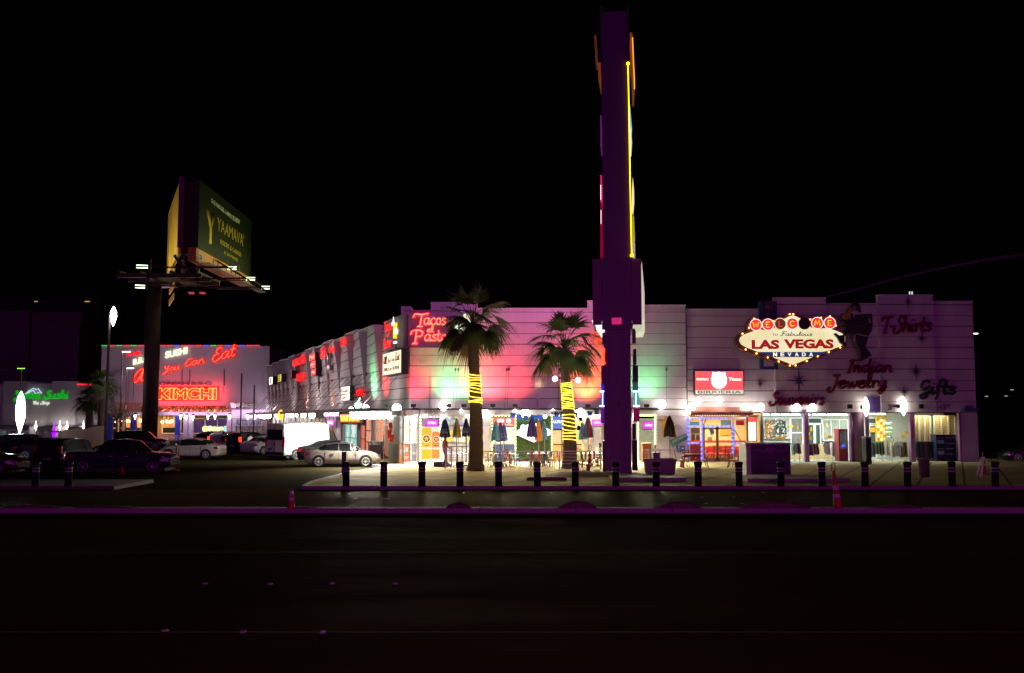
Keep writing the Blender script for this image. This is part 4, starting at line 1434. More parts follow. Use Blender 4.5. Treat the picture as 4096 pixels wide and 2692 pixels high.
# souvenir porch
S0, S1, S2 = px_u(FRONT, 3040), px_u(FRONT, 3393), px_u(FRONT, 3650)
SW = M('porch wall', (.42, .44, .42), .7)
m = MB(FRONT)
m.box(I1 + .15, xr1 - .4, -4.2, -4.1, 0, 3.2)
m.box(I1 + .15, xr1 - .4, -4.1, -.1, 3.14, 3.2)
m.box(I1 + .15, I1 + .25, -4.1, -.1, 0, 3.14)
m.build('porch_wall', SW, RB)
structure_floor = MB(FRONT); structure_floor.box(I1 + .15, xr1 - .4, -4.1, .3, 0, .012); structure_floor.build('porch_floor', M('porch concrete', (.33, .32, .29), .6, var=.2), RB)
# column line
each(((3211, 3228), (3393, 3399), (3459, 3468), (3632, 3650), (3826, 3834)), lambda m, q: m.box(px_u(FRONT, q[0]), px_u(FRONT, q[1]), -.2, .12, .0, ZR + .02), FRONT, 'column', PURP, RB)
m = MB(FRONT)
u0, u1 = px_u(FRONT, 3401), px_u(FRONT, 3457)
m.lathe(((u0 + u1) / 2, -.3, 0), [(.43, 0), (.43, ZR + .03)], 24)
m.build('column', M('striped column', (.25, .13, .22), .5, var=.5, sc_=1.2, stretch=(6, 6, .05)), RB)
m = MB(FRONT)
m.box(px_u(FRONT, 3836), xr1, -.4, .02, 0, ZR + .02)
m.build('pier', M('pier purple grey', (.5, .46, .48), .7), RB)
# fluorescent tubes
for x0, x1 in ((3045, 3078), (3086, 3120), (3126, 3161), (3166, 3201), (3227, 3239), (3250, 3263), (3268, 3303), (3309, 3346), (3350, 3388), (3466, 3500), (3506, 3541)):
    dd = -.5 if x0 < 3400 else -.6
    y = 1659 if x0 < 3400 else 1655
    a = FRONT.hit(x0, y, dd); b = FRONT.hit(x1, y, dd)
    m = MB(FRONT); m.box(a[0], b[0], dd - .08, dd + .08, a[1] + .045, a[1] + .10)
    o = m.build('tube_lamp', ALU, RB)
    m = MB(FRONT); m.tube([(a[0], dd, a[1]), (b[0], dd, b[1])], .045 if x0 < 3400 else .03, 8); m.build('tube', lit('cold tube', (.85, 1, .95), 9 if x0 < 3400 else 9), o)
lamp('AREA', FRONT.p((S0 + S1) / 2, -1.2, 3.0), (.85, 1, .88), 420, FRONT.p((S0 + S1) / 2, -1.6, 0), .8, sx=5.5)
lamp('AREA', FRONT.p(px_u(FRONT, 3540), -1.4, 3.0), (.9, 1, .75), 240, FRONT.p(px_u(FRONT, 3540), -2.2, 0), .8, sx=2.5)
lamp('AREA', FRONT.p(px_u(FRONT, 3740), -1.2, 3.0), (1, .85, .45), 60, FRONT.p(px_u(FRONT, 3740), -1.8, 0), .8, sx=2.5)


def at3(x0, y0, x1, y1, d):
    a = FRONT.hit(x0, y0, d); b = FRONT.hit(x1, y1, d)
    return a[0], b[0], b[1], a[1]


def deepwin(x0, y0, x1, y1, mat, nx=1, nz=1, d=-3.9, name='window', fm=None):
    return window(RB, FRONT, x0, y0, x1, y1, mat, nx, nz, d=d, fw=.08, name=name, fm=fm)


# windows and displays at the back of the porch
GD = M('green dark glass', (.05, .09, .08), .12)
GOODS = wares('souvenir goods', .12, 6, .55, .55)
deepwin(3046, 1672, 3160, 1752, GOODS, 2, 1)
deepwin(3162, 1672, 3212, 1790, M('dim display', (.16, .15, .14), .4, var=.7, sc_=6), 1, 2)
deepwin(3232, 1672, 3286, 1694, GD, 1, 1)
deepwin(3228, 1698, 3258, 1832, GD, 1, 1, name='door')
deepwin(3260, 1698, 3284, 1832, GD, 1, 1, name='door')
deepwin(3290, 1678, 3392, 1762, M('grey display', (.32, .36, .33), .3, var=.5, sc_=5), 3, 1)
deepwin(3468, 1672, 3504, 1695, GD, 1, 1); deepwin(3476, 1702, 3506, 1832, GD, 1, 1, name='door')
# shelves with masks and trinkets: dark vertical clusters
for x0, x1, c in ((3066, 3094, (.5, .2, .05)), (3108, 3124, (.05, .05, .05)), (3126, 3147, (.03, .035, .04)), (3080, 3108, (.14, .12, .1))):
    r = random.Random(x0)
    u0, u1, z0, z1 = at3(x0, 1684, x1, 1748, -3.6)
    m = MB(FRONT)
    m.box(u0, u1, -3.85, -3.8, z0, z1)
    for i in range(40):
        u = r.uniform(u0, u1); z = r.uniform(z0, z1)
        m.cur = 1 if r.random() < .3 else 0
        m.ball((u, -3.72, z), r.uniform(.05, .12), 6, (.8, .5, 1.1))
    m.build('hanging_goods', [M('goods %d' % x0, c, .6, var=.6, sc_=9), M('pale goods', (.5, .5, .42), .6)], RB)
YN = lit('self lit yellow paper', (.9, .5, .02), .35)  # paper glows of itself, brightness under the tubes put into emission
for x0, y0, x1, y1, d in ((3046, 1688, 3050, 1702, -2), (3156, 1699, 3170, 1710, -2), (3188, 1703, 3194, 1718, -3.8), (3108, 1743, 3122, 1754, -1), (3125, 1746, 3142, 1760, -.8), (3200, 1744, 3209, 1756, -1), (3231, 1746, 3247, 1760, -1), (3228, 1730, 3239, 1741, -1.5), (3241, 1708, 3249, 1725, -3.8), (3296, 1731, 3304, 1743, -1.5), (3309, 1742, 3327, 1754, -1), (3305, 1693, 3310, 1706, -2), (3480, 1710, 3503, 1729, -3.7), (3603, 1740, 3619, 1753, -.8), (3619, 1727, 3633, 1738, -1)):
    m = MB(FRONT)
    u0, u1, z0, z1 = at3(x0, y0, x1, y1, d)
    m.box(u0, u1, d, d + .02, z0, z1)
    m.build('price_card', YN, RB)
# low wall and shelf at the back
m = MB(FRONT); m.box(S0, S1, -3.95, -3.7, 0, 1.0); m.build('low_wall', M('tan low wall', (.42, .30, .15), .7), RB)
# tall T-shirt and card display right of the round column
u0, u1, z0, z1 = at3(3504, 1662, 3545, 1765, -3.4)
m = MB(FRONT); m.box(u0, u1, -3.5, -3.42, z0, z1)
r = random.Random(8)
for i in range(7):
    for j in range(3):
        m.cur = 1 + (i + j) % 3
        a = u0 + .05 + (u1 - u0) * j / 3
        z = z0 + .05 + (z1 - z0) * i / 8
        m.box(a, a + (u1 - u0) / 3 - .07, -3.42, -3.38, z, z + (z1 - z0) / 8 - .05)
m.build('poster_display', [lit('self lit yellow board', (.9, .62, .02), .45), M('card red', (.5, .1, .05), .6), M('card white', (.7, .7, .6), .6), M('card yellow', (.7, .5, .1), .6)], RB)  # yellow board glows of itself, its lit look put into the material
m = MB(FRONT); a, b, c, d_ = at3(3506, 1678, 3544, 1664, -3.36); m.text('DISCOUNT', a, b, min(c, d_), max(c, d_), -3.37, .01, .02); m.build('lettering', BLKT, RB)
# shutters
SH = M('roller slat', (.42, .32, .16), .5)
for x0, x1 in ((3652, 3724), (3734, 3825)):
    u0, u1, z0, z1 = at3(x0, 1664, x1, 1835, -1.6)
    m = MB(FRONT)
    z = .05
    while z < z1:
        m.quad((u0, -1.6, z), (u1, -1.6, z), (u1, -1.66, z + .13), (u0, -1.66, z + .13))
        m.quad((u0, -1.66, z + .13), (u1, -1.66, z + .13), (u1, -1.6, z + .14), (u0, -1.6, z + .14))
        z += .14
    o = m.build('shutter', SH, RB)
    m = MB(FRONT)
    for k in range(4):
        u = u0 + (u1 - u0) * k / 3
        m.box(u - .05, u + .05, -1.6, -1.5, 0, z1)
    m.build('guide_rail', M('pale rail', (.5, .56, .52), .4), o)
# wall lamps of the right building
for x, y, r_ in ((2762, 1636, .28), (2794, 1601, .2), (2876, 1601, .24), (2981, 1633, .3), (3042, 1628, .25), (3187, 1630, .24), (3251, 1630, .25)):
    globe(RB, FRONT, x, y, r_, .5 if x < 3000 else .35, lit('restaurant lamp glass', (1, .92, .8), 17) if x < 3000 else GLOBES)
for x, y in ((3464, 1628), (3614, 1625)):
    u, z = FRONT.hit(x, y, .4)
    m = MB(FRONT); m.box(u - .28, u - .2, .12, .4, z - .12, z + .12); m.box(u - .22, u + .02, .36, .42, z - .03, z + .03)
    o = m.build('wall_lamp', DARK, RB)
    m = MB(FRONT); m.lathe((u, .4, z), [(.03, -.6), (.14, -.35), (.2, -.05), (.2, .15), (.12, .42), (.03, .62)], 12)
    m.build('lamp_glass', lit('warm lamp glass', (1, .93, .78), 9), o)
m = MB(FRONT); u, z = FRONT.hit(3652, 1170, 0); m.tube([(u - .1, -.3, z - .3), (u - .1, -.3, z + .1)], .05, 8); m.tube([(u + .06, -.3, z - .3), (u + .06, -.3, z + .1)], .05, 8)
m.build('roof_lamp', lit('dim roof tube', (.7, .9, .7), .8), RB)
u, z = xr1 + .25, px_z(FRONT, 1333)
m = MB(FRONT); m.box(u - .3, u + .15, -.5, -.3, z - .02, z + .04); m.build('side_lamp', lit('side lamp', (.9, 1, .9), 3), RB)
# speakers and posters on the fascia
m = MB(FRONT)
for x, y in ((3397, 1626), (3681, 1626)):
    u, z = FRONT.hit(x, y, .1); m.box(u - .13, u + .13, .1, .35, z - .14, z + .14)
m.build('speaker', BLACK, RB)
m = MB(FRONT); u0, u1, z0, z1 = at3(3466, 1588, 3533, 1646, .02); m.box(u0, u1, .0, .03, z0, z1); m.build('poster', M('violet poster', (.09, .05, .22), .5, var=.6, sc_=3), RB)
m = MB(FRONT); u0, u1, z0, z1 = at3(3697, 1609, 3751, 1646, .1); m.box(u0, u1, .06, .1, z0, z1); m.build('poster', M('dark poster', (.07, .03, .07), .5, var=.6, sc_=3), RB)
INK = M('dull violet ink', (.16, .06, .14), .6)
m = MB(FRONT)
for s_, x0, x1, y0, y1, d in (('$', 3541, 3548, 1622, 1636, -.08), ('3', 3552, 3568, 1617, 1641, .17), ('99', 3570, 3588, 1617, 1630, .17), ('$', 3759, 3766, 1622, 1636, -.08), ('3', 3768, 3784, 1617, 1641, -.08), ('99', 3785, 3801, 1617, 1630, -.08), ('3049', 3207, 3225, 1638, 1646, .12)):
    u0, u1, z0, z1 = at3(x0, y0, x1, y1, d)
    m.text(s_, u0, u1, z0, z1, d + .0, .03, .03)
m.build('price_lettering', INK, RB)
m = MB(FRONT); u0, u1, z0, z1 = at3(3845, 1632, 3905, 1646, .1); m.box(u0, u1, .02, .5, z0, z1); m.box(u0 + .2, u0 + .6, .1, .5, z1, z1 + .15); m.build('awning_box', M('navy box', (.05, .06, .18), .6), RB)

# --- BIRRIERIA sign
def c5b(x, y, d=0.0):
    return FRONT.hit(2700 + x * .31963, 1150 + y * .31963, d)


def bir(m, a, b, c, d_, d):
    w_, h = b - a, d_ - c
    m.cur = 1; m.box(a, b, d, d + .02, c, c + h * .18)
    m.cur = 0; m.text('BIRRIERIA', a + w_ * .05, a + w_ * .95, c + h * .03, c + h * .155, d + .022, .02, .0)
    m.cur = 2
    m.text('PRESTIGIO', a + w_ * .03, a + w_ * .28, c + h * .6, c + h * .7, d, .02, .02)
    m.text('Tacos', a + w_ * .70, a + w_ * .96, c + h * .59, c + h * .73, d, .02, .03)
    sh = [(-.5, .62), (-.42, .86), (-.4, 1), (-.16, .96), (0, 1.02), (.16, .96), (.4, 1), (.42, .86), (.5, .62), (.48, .3), (.3, .08), (0, -.04), (-.3, .08), (-.48, .3)]
    m.plate([(a + w_ * (.495 + x * .33), c + h * (.24 + y * .73)) for x, y in sh], d + .001, d + .03)
    m.cur = 3; m.text('664', a + w_ * .43, a + w_ * .56, c + h * .72, c + h * .84, d + .031, .01, .0); m.text('TJ', a + w_ * .46, a + w_ * .53, c + h * .48, c + h * .62, d + .031, .01, .0)


cabinet('birria_sign', 'red lit box sign with a white shield over the word BIRRIERIA', FRONT, 2777, 1482, 2977, 1580, -.2, .3, lit('red sign face', (1, .09, .10), 1.25), bir,
        [M('maroon ink', (.35, .02, .03), .5), lit('pale sign strip', (.75, .85, .7), .75), WHTF, lit('faint number', (.9, .82, .65), 1.1)], cat='sign')

# --- WELCOME sign
WF = Fr((0, YF, 0))
DW = 1.1
def cw(x, y, d=DW):
    return FRONT.hit(2700 + x * .31963, 1150 + y * .31963, d)


WS = thing('welcome_sign', 'diamond shaped Welcome to Fabulous Las Vegas Nevada sign edged with amber bulbs', 'sign', FRONT.p(cw(1475, 700)[0], .6, cw(1475, 1010)[1]))
outer = [(762, 680), (775, 610), (830, 565), (895, 540), (905, 440), (940, 385), (990, 365), (1060, 385), (1085, 395), (1145, 372), (1240, 395), (1300, 385), (1400, 330), (1470, 308), (1540, 330), (1640, 375), (1690, 395), (1760, 362), (1830, 368), (1860, 360), (1930, 342), (2000, 370), (2040, 430), (2045, 500), (2020, 545), (2100, 570), (2150, 620), (2155, 690), (2120, 735), (2070, 780), (1790, 880), (1510, 995), (1475, 1008), (1438, 995), (1160, 895), (880, 800), (800, 755)]
m = MB(FRONT); m.plate([cw(*q) for q in outer], .55, DW); m.build('casing', M('sign border', (.16, .07, .04), .5), WS)
inner = [(803, 670), (812, 630), (845, 598), (900, 575), (975, 548), (1005, 540), (1060, 520), (1110, 535), (1160, 538), (1250, 500), (1290, 480), (1350, 400), (1420, 365), (1470, 348), (1520, 365), (1600, 405), (1640, 420), (1700, 500), (1790, 520), (1860, 510), (1930, 515), (2010, 540), (2080, 570), (2128, 600), (2125, 690), (2080, 730), (1922, 790), (1840, 806), (1040, 806), (900, 752), (830, 715)]
LF = lit('cream diamond face', (1, .93, .62), .88, (.92, .80, .42), .5)
m = MB(FRONT); m.plate([cw(*q) for q in inner], DW + .0, DW + .03); m.plate([cw(*q) for q in ((1222, 872), (1722, 872), (1475, 968))], DW, DW + .03)
m.build('face', LF, WS)
m = MB(FRONT); m.plate([cw(*q) for q in ((1042, 808), (1918, 808), (1735, 868), (1215, 868))], DW, DW + .03); m.build('nevada_band', lit('navy band', (.02, .05, .2), .6), WS)
m = MB(FRONT)
def ft(m, t, x0, x1, yt, yb, d, th, bold=0):
    a = cw(x0, yb); b = cw(x1, yt); m.text(t, a[0], b[0], a[1], b[1], d, th, bold)
m.cur = 0
ft(m, 'LAS', 958, 1300, 655, 772, DW + .032, .05, .05); ft(m, 'VEGAS', 1362, 1980, 648, 765, DW + .032, .05, .05)
m.cur = 1
ft(m, 'NEVADA'[0], 1228, 1272, 815, 862, DW + .032, .03, .03)
for k, ch in enumerate('NEVADA'):
    x = 1228 + k * 90; ft(m, ch, x, x + 46, 813, 862, DW + .032, .03, .03)
m.cur = 2
ft(m, 'TO', 1216, 1285, 577, 606, DW + .032, .02, .0)
a = cw(1315, 605); b = cw(1715, 600); h = cw(1315, 562)[1] - a[1]
m.script('Fabulous', a[0], b[0], a[1], h * 1.2, DW + .045, .022, 0, .25)
m.build('lettering', [lit('lit red letters', (.36, .008, .008), .9), lit('pale lit letters', (1, .95, .7), 1.0), M('green black ink', (.03, .06, .03), .5)], WS)
for k, (x, y, ch) in enumerate(((1005, 470, 'W'), (1157, 467, 'E'), (1310, 458, 'L'), (1461, 454, 'C'), (1615, 452, 'O'), (1772, 447, 'M'), (1928, 446, 'E'))):
    u, z = cw(x, y)
    dead = ch in 'O'; dim = ch == 'L'
    m = MB(FRONT); m.disc(u, z, .385, DW + .0, DW + .12)
    o = m.build('welcome_disc', M('dead disc', (.03, .015, .015), .5) if dead else (lit('dim red disc', (.14, .03, .02), .8) if dim else lit('red disc', (1, .045, .03), .85)), WS)
    if not dead:
        m = MB(FRONT); m.ring(u, z, .365, DW + .15, .023); m.build('neon_ring', lit('dim ring', (.85, .7, .3), 1.2) if dim else WHT_N, o)
        m = MB(FRONT)
        L = {'W': [(-.17, .15), (-.08, -.15), (0, .1), (.08, -.15), (.17, .15)], 'E': [(.1, .15), (-.1, .15), (-.1, 0), (.08, 0), (-.1, 0), (-.1, -.15), (.1, -.15)], 'L': [(-.08, .16), (-.08, -.15), (.12, -.15)],
             'C': [(.12, .1), (.0, .16), (-.11, .08), (-.13, -.05), (-.05, -.15), (.12, -.12)], 'M': [(-.17, -.15), (-.09, .15), (0, -.08), (.09, .15), (.17, -.15)]}[ch]
        m.tube([(u + x_ * 1.1, DW + .16, z + z_ * 1.1) for x_, z_ in L], .018, 6)
        m.build('neon_letter', lit('dim red neon', (1, .05, .02), 1.5) if dim else lit('orange yellow neon', (1, .45, .02), 3), o)
bl = [(990, 390), (1230, 420), (1435, 333), (1480, 333), (1693, 400), (1825, 378), (1940, 362), (2010, 478), (845, 577), (885, 775), (1020, 825), (1160, 875), (1298, 925), (1438, 975), (1510, 975), (1648, 920), (1787, 862), (1925, 808), (2068, 750), (925, 505)]
BUL = lit('amber bulb', (1, .30, .04), 26)
for x, y in bl:
    u, z = cw(x, y, DW + .06)
    m = MB(FRONT); m.ball((u, DW + .07, z), .036, 8); m.build('bulb', BUL, WS)
# posts that carry the sign and the blue square frame behind it
BF = thing('square_frame', 'dark blue square frame with an orange starburst behind the welcome sign', 'sign frame', FRONT.p(cw(1180, 700)[0], .3, cw(1180, 1025)[1]))
m = MB(FRONT)
def pl(m, x0, y0, x1, y1, d0, d1):
    a = cw(x0, y0, d1); b = cw(x1, y1, d1); m.box(a[0], b[0], d0, d1, b[1], a[1])
pl(m, 1058, 172, 1112, 1025, .12, .5); pl(m, 1240, 172, 1292, 1025, .12, .5); pl(m, 1112, 172, 1240, 225, .12, .5); pl(m, 1112, 985, 1240, 1025, .12, .5)
m.build('frame', M('navy frame', (.02, .05, .14), .5), BF)
m = MB(FRONT); pl(m, 1112, 225, 1240, 420, .12, .3); m.build('panel', M('navy panel', (.03, .05, .12), .6), BF)


def star(name, label, x, y, r_, mat, d=.14, cf=cw, group='starburst ornaments on the purple wall', four=.55):
    u, z = cf(x, y, d)
    m = MB(FRONT)
    n = 8
    pts = []
    for k in range(16):
        an = k * PI / 8
        rr = r_ * (1 if k % 4 == 0 else four if k % 2 == 0 else .16)
        pts.append((u + rr * math.sin(an), z + rr * math.cos(an) * 1.05))
    m.plate(pts, d, d + .08)
    return m


star('s', '', 1165, 245, .5, None, .31).build('starburst', M('rust star', (.35, .09, .02), .5), BF)
for lab, x, y, r_, c, d, cf in (('large dark teal starburst ornament below the welcome sign', 1548, 1165, .8, (.03, .05, .07), .12, cw), ('small dull pink starburst ornament left of the large teal one', 1060, 1207, .32, (.2, .03, .08), -.2, cw),):
    m = star('starburst', lab, x, y, r_, None, d, cf)
    tag(m.build('starburst', M('star %d' % x, c, .5)), lab, 'ornament', 'starburst ornaments on the purple wall')


def c6(x, y, d=.2):
    return FRONT.hit(3300 + x * .33445, 1150 + y * .33445, d)


for lab, x, y, r_, c in (('brownish starburst ornament at the top of the tallest wall section', 992, 172, .42, (.10, .04, .04)), ('teal starburst ornament just under the T-Shirts lettering', 1155, 607, .42, (.03, .05, .10)),
                         ('black starburst ornament above and left of the Gifts lettering', 1085, 1007, .55, (.02, .02, .02)), ('olive starburst ornament over the right wall lamp', 942, 1252, .38, (.08, .06, .03))):
    m = star('starburst', lab, x, y, r_, None, .2, c6)
    tag(m.build('starburst', M('star %d' % x, c, .5)), lab, 'ornament', 'starburst ornaments on the purple wall')
# big script words on the wall
RSC = M('dark red script', (.17, .012, .03), .5)
GSC = M('dark green script', (.025, .05, .035), .5)
def word(name, label, t, cf, x0, x1, yb, yt, r, slope_y, mat, d=.22, slant=.18, xh=1.0):
    m = MB(FRONT)
    a = cf(x0, yb, d); b = cf(x1, yb - slope_y, d)
    h = cf(x0, yt, d)[1] - a[1]
    m.script(t, a[0], b[0], a[1], h, d, r, (b[1] - a[1]) / (b[0] - a[0]), slant, r * .5, xh=xh)
    tag(m.build(name, mat), label, 'lettering', 'script words on the souvenir wall')


word('script_lettering', 'dark red script word T-Shirts high on the purple wall', 'T-Shirts', c6, 670, 1265, 545, 350, .095, 20, RSC, .22, xh=1.05)
word('script_lettering', 'dark red script word Indian on the purple wall under the cutout figure', 'Indian', c6, 262, 800, 1015, 870, .095, 0, RSC, .12, xh=1.15)
word('script_lettering', 'dark red script word Jewelry on the purple wall', 'Jewelry', c6, 40, 735, 1200, 1050, .105, 0, RSC, .24, xh=1.15)
word('script_lettering', 'dark green script word Gifts low on the purple wall', 'Gifts', c6, 1115, 1560, 1275, 1115, .10, 0, GSC, .14, xh=1.1)
word('script_lettering', 'dark red script word Souvenirs just above the souvenir shop lamps', 'Souvenirs', cw, 1190, 1860, 1468, 1310, .10, 0, RSC, .2, xh=1.1)

# cutout figure of a performer with a guitar, wearing a wide collared cape
FG = thing('cutout_figure', 'dark cutout figure of a caped performer holding a guitar beside the welcome sign', 'figure', FRONT.p(FRONT.hit(3440, 1450, 1.2)[0], 1.2, FRONT.hit(3440, 1447, 1.2)[1]))
def cg(x, y, d=1.2):
    return FRONT.hit(3250 + x * .22379, 1150 + y * .22379, d)
DKF = M('figure black', (.025, .02, .02), .5)
m = MB(FRONT)
m.plate([cg(*q) for q in ((690, 470), (760, 490), (870, 480), (1045, 470), (1060, 640), (1050, 760), (990, 870), (960, 960), (930, 1060), (990, 1140), (1045, 1220), (960, 1262), (900, 1310), (860, 1325), (770, 1310), (800, 1290), (855, 1270), (840, 1150), (800, 1050), (740, 960), (700, 850), (640, 800), (560, 880), (560, 980), (600, 1040), (560, 1050), (480, 990), (440, 910), (370, 830), (400, 815), (460, 860), (540, 850), (620, 700), (520, 610), (500, 470), (560, 470), (640, 580), (690, 600))], 1.15, 1.4)
m.build('body', DKF, FG)
m = MB(FRONT); m.ball((cg(735, 360)[0], 1.3, cg(735, 350)[1]), .3, 12, (.85, .7, 1.1)); m.build('head', M('figure face', (.16, .10, .07), .6), FG)
m = MB(FRONT); m.plate([cg(*q) for q in ((660, 330), (690, 290), (740, 275), (800, 300), (830, 380), (835, 465), (800, 440), (770, 340), (700, 330), (660, 400))], 1.4, 1.55); m.build('hair', BLACK, FG)
m = MB(FRONT); m.plate([cg(*q) for q in ((715, 400), (735, 410), (725, 520), (705, 545))], 1.4, 1.44); m.plate([cg(*q) for q in ((725, 835), (738, 840), (745, 970), (712, 972))], 1.4, 1.44); m.plate([cg(*q) for q in ((770, 1315), (870, 1318), (955, 1262), (960, 1270), (880, 1328), (780, 1326))], 1.4, 1.44); m.plate([cg(*q) for q in ((985, 550), (1000, 560), (1020, 640), (1000, 640))], 1.4, 1.44)
m.plate([cg(*q) for q in ((760, 825), (860, 850), (970, 868), (970, 880), (860, 862), (760, 836))], 1.4, 1.44)
m.build('trim', M('pale gold trim', (.55, .50, .30), .4), FG)
m = MB(FRONT)
u, z = cg(580, 520); m.disc(u, z, .22, 1.42, 1.52); m.disc(cg(640, 430)[0], cg(640, 430)[1], .13, 1.42, 1.52); m.bar((u, 1.47, z), (*cg(720, 300)[:1], 1.47, cg(720, 300)[1]), .07)
m.build('guitar', M('amber guitar', (.40, .18, .03), .4), FG)
# ================================================================== TALL POLE SIGN
px0 = Vector((FRONT.hit(2470, 1895)[0], 0, 0))
tb = gd(2470, 1893, 0)
TA = -math.atan2(tb.x, tb.y)
TW = Fr((tb.x, tb.y, 0), TA)
TG = thing('pylon_sign', 'very tall purple pylon sign seen edge-on with a yellow neon line up its right edge', 'sign', tb)
def tw(x, y, d=0.0):
    return TW.hit(x, y, d)
TP = M('pylon purple paint', (.11, .03, .14), .45, var=.06, sc_=1.5)
TPD = M('pylon dark paint', (.06, .03, .07), .45, var=.1)
TPM = M('pylon magenta paint', (.16, .04, .14), .45, var=.06)
m = MB(TW)
a = tw(2419, 1893); b = tw(2528, 1325)
zk = tw(2470, 1313)[1]
m.box(a[0], tw(2527, 1893)[0], -1.4, 0, 0, zk)
m.build('pillar', TP, TG)
m = MB(TW)
x = tw(2486, 1600)[0]
m.box(x - .02, x + .02, .0, .04, .1, zk - .1); m.box(a[0] + .15, a[0] + .2, .0, .03, .1, zk - .1)
m.build('seam', TPM, TG)
m = MB(TW)   # box section
u0, u1 = tw(2371, 1200)[0], tw(2566, 1200)[0]
z0, z1 = tw(2470, 1300)[1], tw(2470, 1036)[1]
m.box(tw(2408, 1300)[0], tw(2528, 1300)[0], -4, .3, z0 - .25, z1 + .02)
m.build('box', TP, TG)
m = MB(TW)
m.box(u0, tw(2408, 1300)[0] - .01, -3.8, .1, z0, z1); m.box(tw(2529, 1300)[0], u1, -3.8, .12, z0, z1)
m.build('wing_box', TPM, TG)
# tapered upper slab
m = MB(TW)
zt = tw(2470, 52)[1]
zb_ = z1
q = [(tw(2404, 52)[0], zt), (tw(2504, 52)[0], zt), (tw(2530, 1030)[0], zb_), (tw(2413, 1030)[0], zb_)]
m.plate(q, -4.2, .25)
m.build('slab', TP, TG)
m = MB(TW)
m.plate([(tw(2401, 36)[0], tw(2401, 36)[1]), (tw(2411, 36)[0], tw(2411, 36)[1]), (tw(2412, 250)[0], tw(2412, 250)[1]), (tw(2403, 250)[0], tw(2403, 250)[1])], -4, .35)
m.plate([(tw(2505, 30)[0], tw(2505, 30)[1]), (tw(2513, 30)[0], tw(2513, 30)[1]), (tw(2520, 250)[0], tw(2520, 250)[1]), (tw(2508, 250)[0], tw(2508, 250)[1])], -4, .35)
m.build('fin', TPD, TG)
m = MB(TW)
P = [(2512, 250), (2515, 400), (2519, 640), (2524, 900), (2527, 1026)]
m.tube([(tw(x, y, .32)[0], .34, tw(x, y, .32)[1]) for x, y in P], .025, 8)
m.ball((tw(2512, 255, .3)[0], .34, tw(2512, 255, .3)[1]), .09, 8)
m.ball((tw(2527, 1022, .3)[0], .34, tw(2527, 1022, .3)[1]), .09, 8)
m.build('yellow_neon', lit('yellow pylon neon', (.95, .9, .0), 3.2), TG)
def tq(name, pts, mat, d0=-3, d1=-.2):
    m = MB(TW); m.plate([tw(x, y, d1) for x, y in pts], d0, d1); return m.build(name, mat, TG)
OR = lit('dim orange letters', (1, .22, .03), .13)
tq('side_letter', [(2376, 140), (2386, 140), (2389, 205), (2380, 205)], lit('dim brown letters', (.5, .1, .05), .12))
tq('side_letter', [(2389, 205), (2403, 200), (2403, 250), (2393, 245)], M('navy letters', (.02, .02, .06), .5))
tq('side_letter', [(2390, 250), (2402, 250), (2402, 315), (2396, 285)], OR)
tq('side_letter', [(2520, 130), (2529, 130), (2534, 200), (2538, 300), (2539, 360), (2532, 360), (2529, 260), (2520, 200)], OR)
m = MB(TW)
m.tube([(tw(x, y, -.1)[0], -.1, tw(x, y, -.1)[1]) for x, y in ((2530, 150), (2532, 200), (2534, 250), (2537, 310), (2538, 356))], .03, 6); m.build('orange_neon', lit('orange neon line', (1, .35, .02), 1.6), TG)
tq('side_letter', [(2520, 415), (2524, 470), (2528, 515), (2526, 520), (2522, 480)], lit('blue pylon letters', (.3, .6, .95), .8))
tq('side_letter', [(2520, 500), (2526, 540), (2528, 570), (2521, 570)], lit('white pylon letters', (1, .95, .9), .7))
tq('side_letter', [(2531, 708), (2536, 760), (2537, 810), (2535, 835), (2530, 800)], lit('cream pylon letters', (1, .85, .6), .9))
tq('side_letter', [(2530, 850), (2536, 870), (2540, 960), (2538, 975), (2532, 940)], lit('olive pylon letters', (.6, .55, .05), .6))
tq('side_letter', [(2533, 950), (2540, 975), (2541, 1030), (2535, 1030)], lit('grey pink letters', (.75, .6, .55), .5))
tq('side_letter', [(2401, 700), (2407, 700), (2408, 812), (2402, 812)], lit('pink pylon letters', (1, .02, .22), .6))
tq('side_letter', [(2402, 812), (2409, 812), (2411, 1025), (2401, 1025)], lit('red pylon letters', (.45, .0, .03), .5))
tq('side_letter', [(2401, 460), (2406, 460), (2407, 570), (2402, 570)], lit('purple pylon letters', (.2, .02, .25), .5))
m = MB(TW)
for x, y0, y1 in ((2403, 740, 800), (2404, 840, 895)):
    m.tube([(tw(x, y0, -.1)[0], -.1, tw(x, y0, -.1)[1]), (tw(x, y1, -.1)[0], -.1, tw(x, y1, -.1)[1])], .013, 6)
m.build('white_neon', lit('white pylon neon', (1, .9, .85), 2), TG)
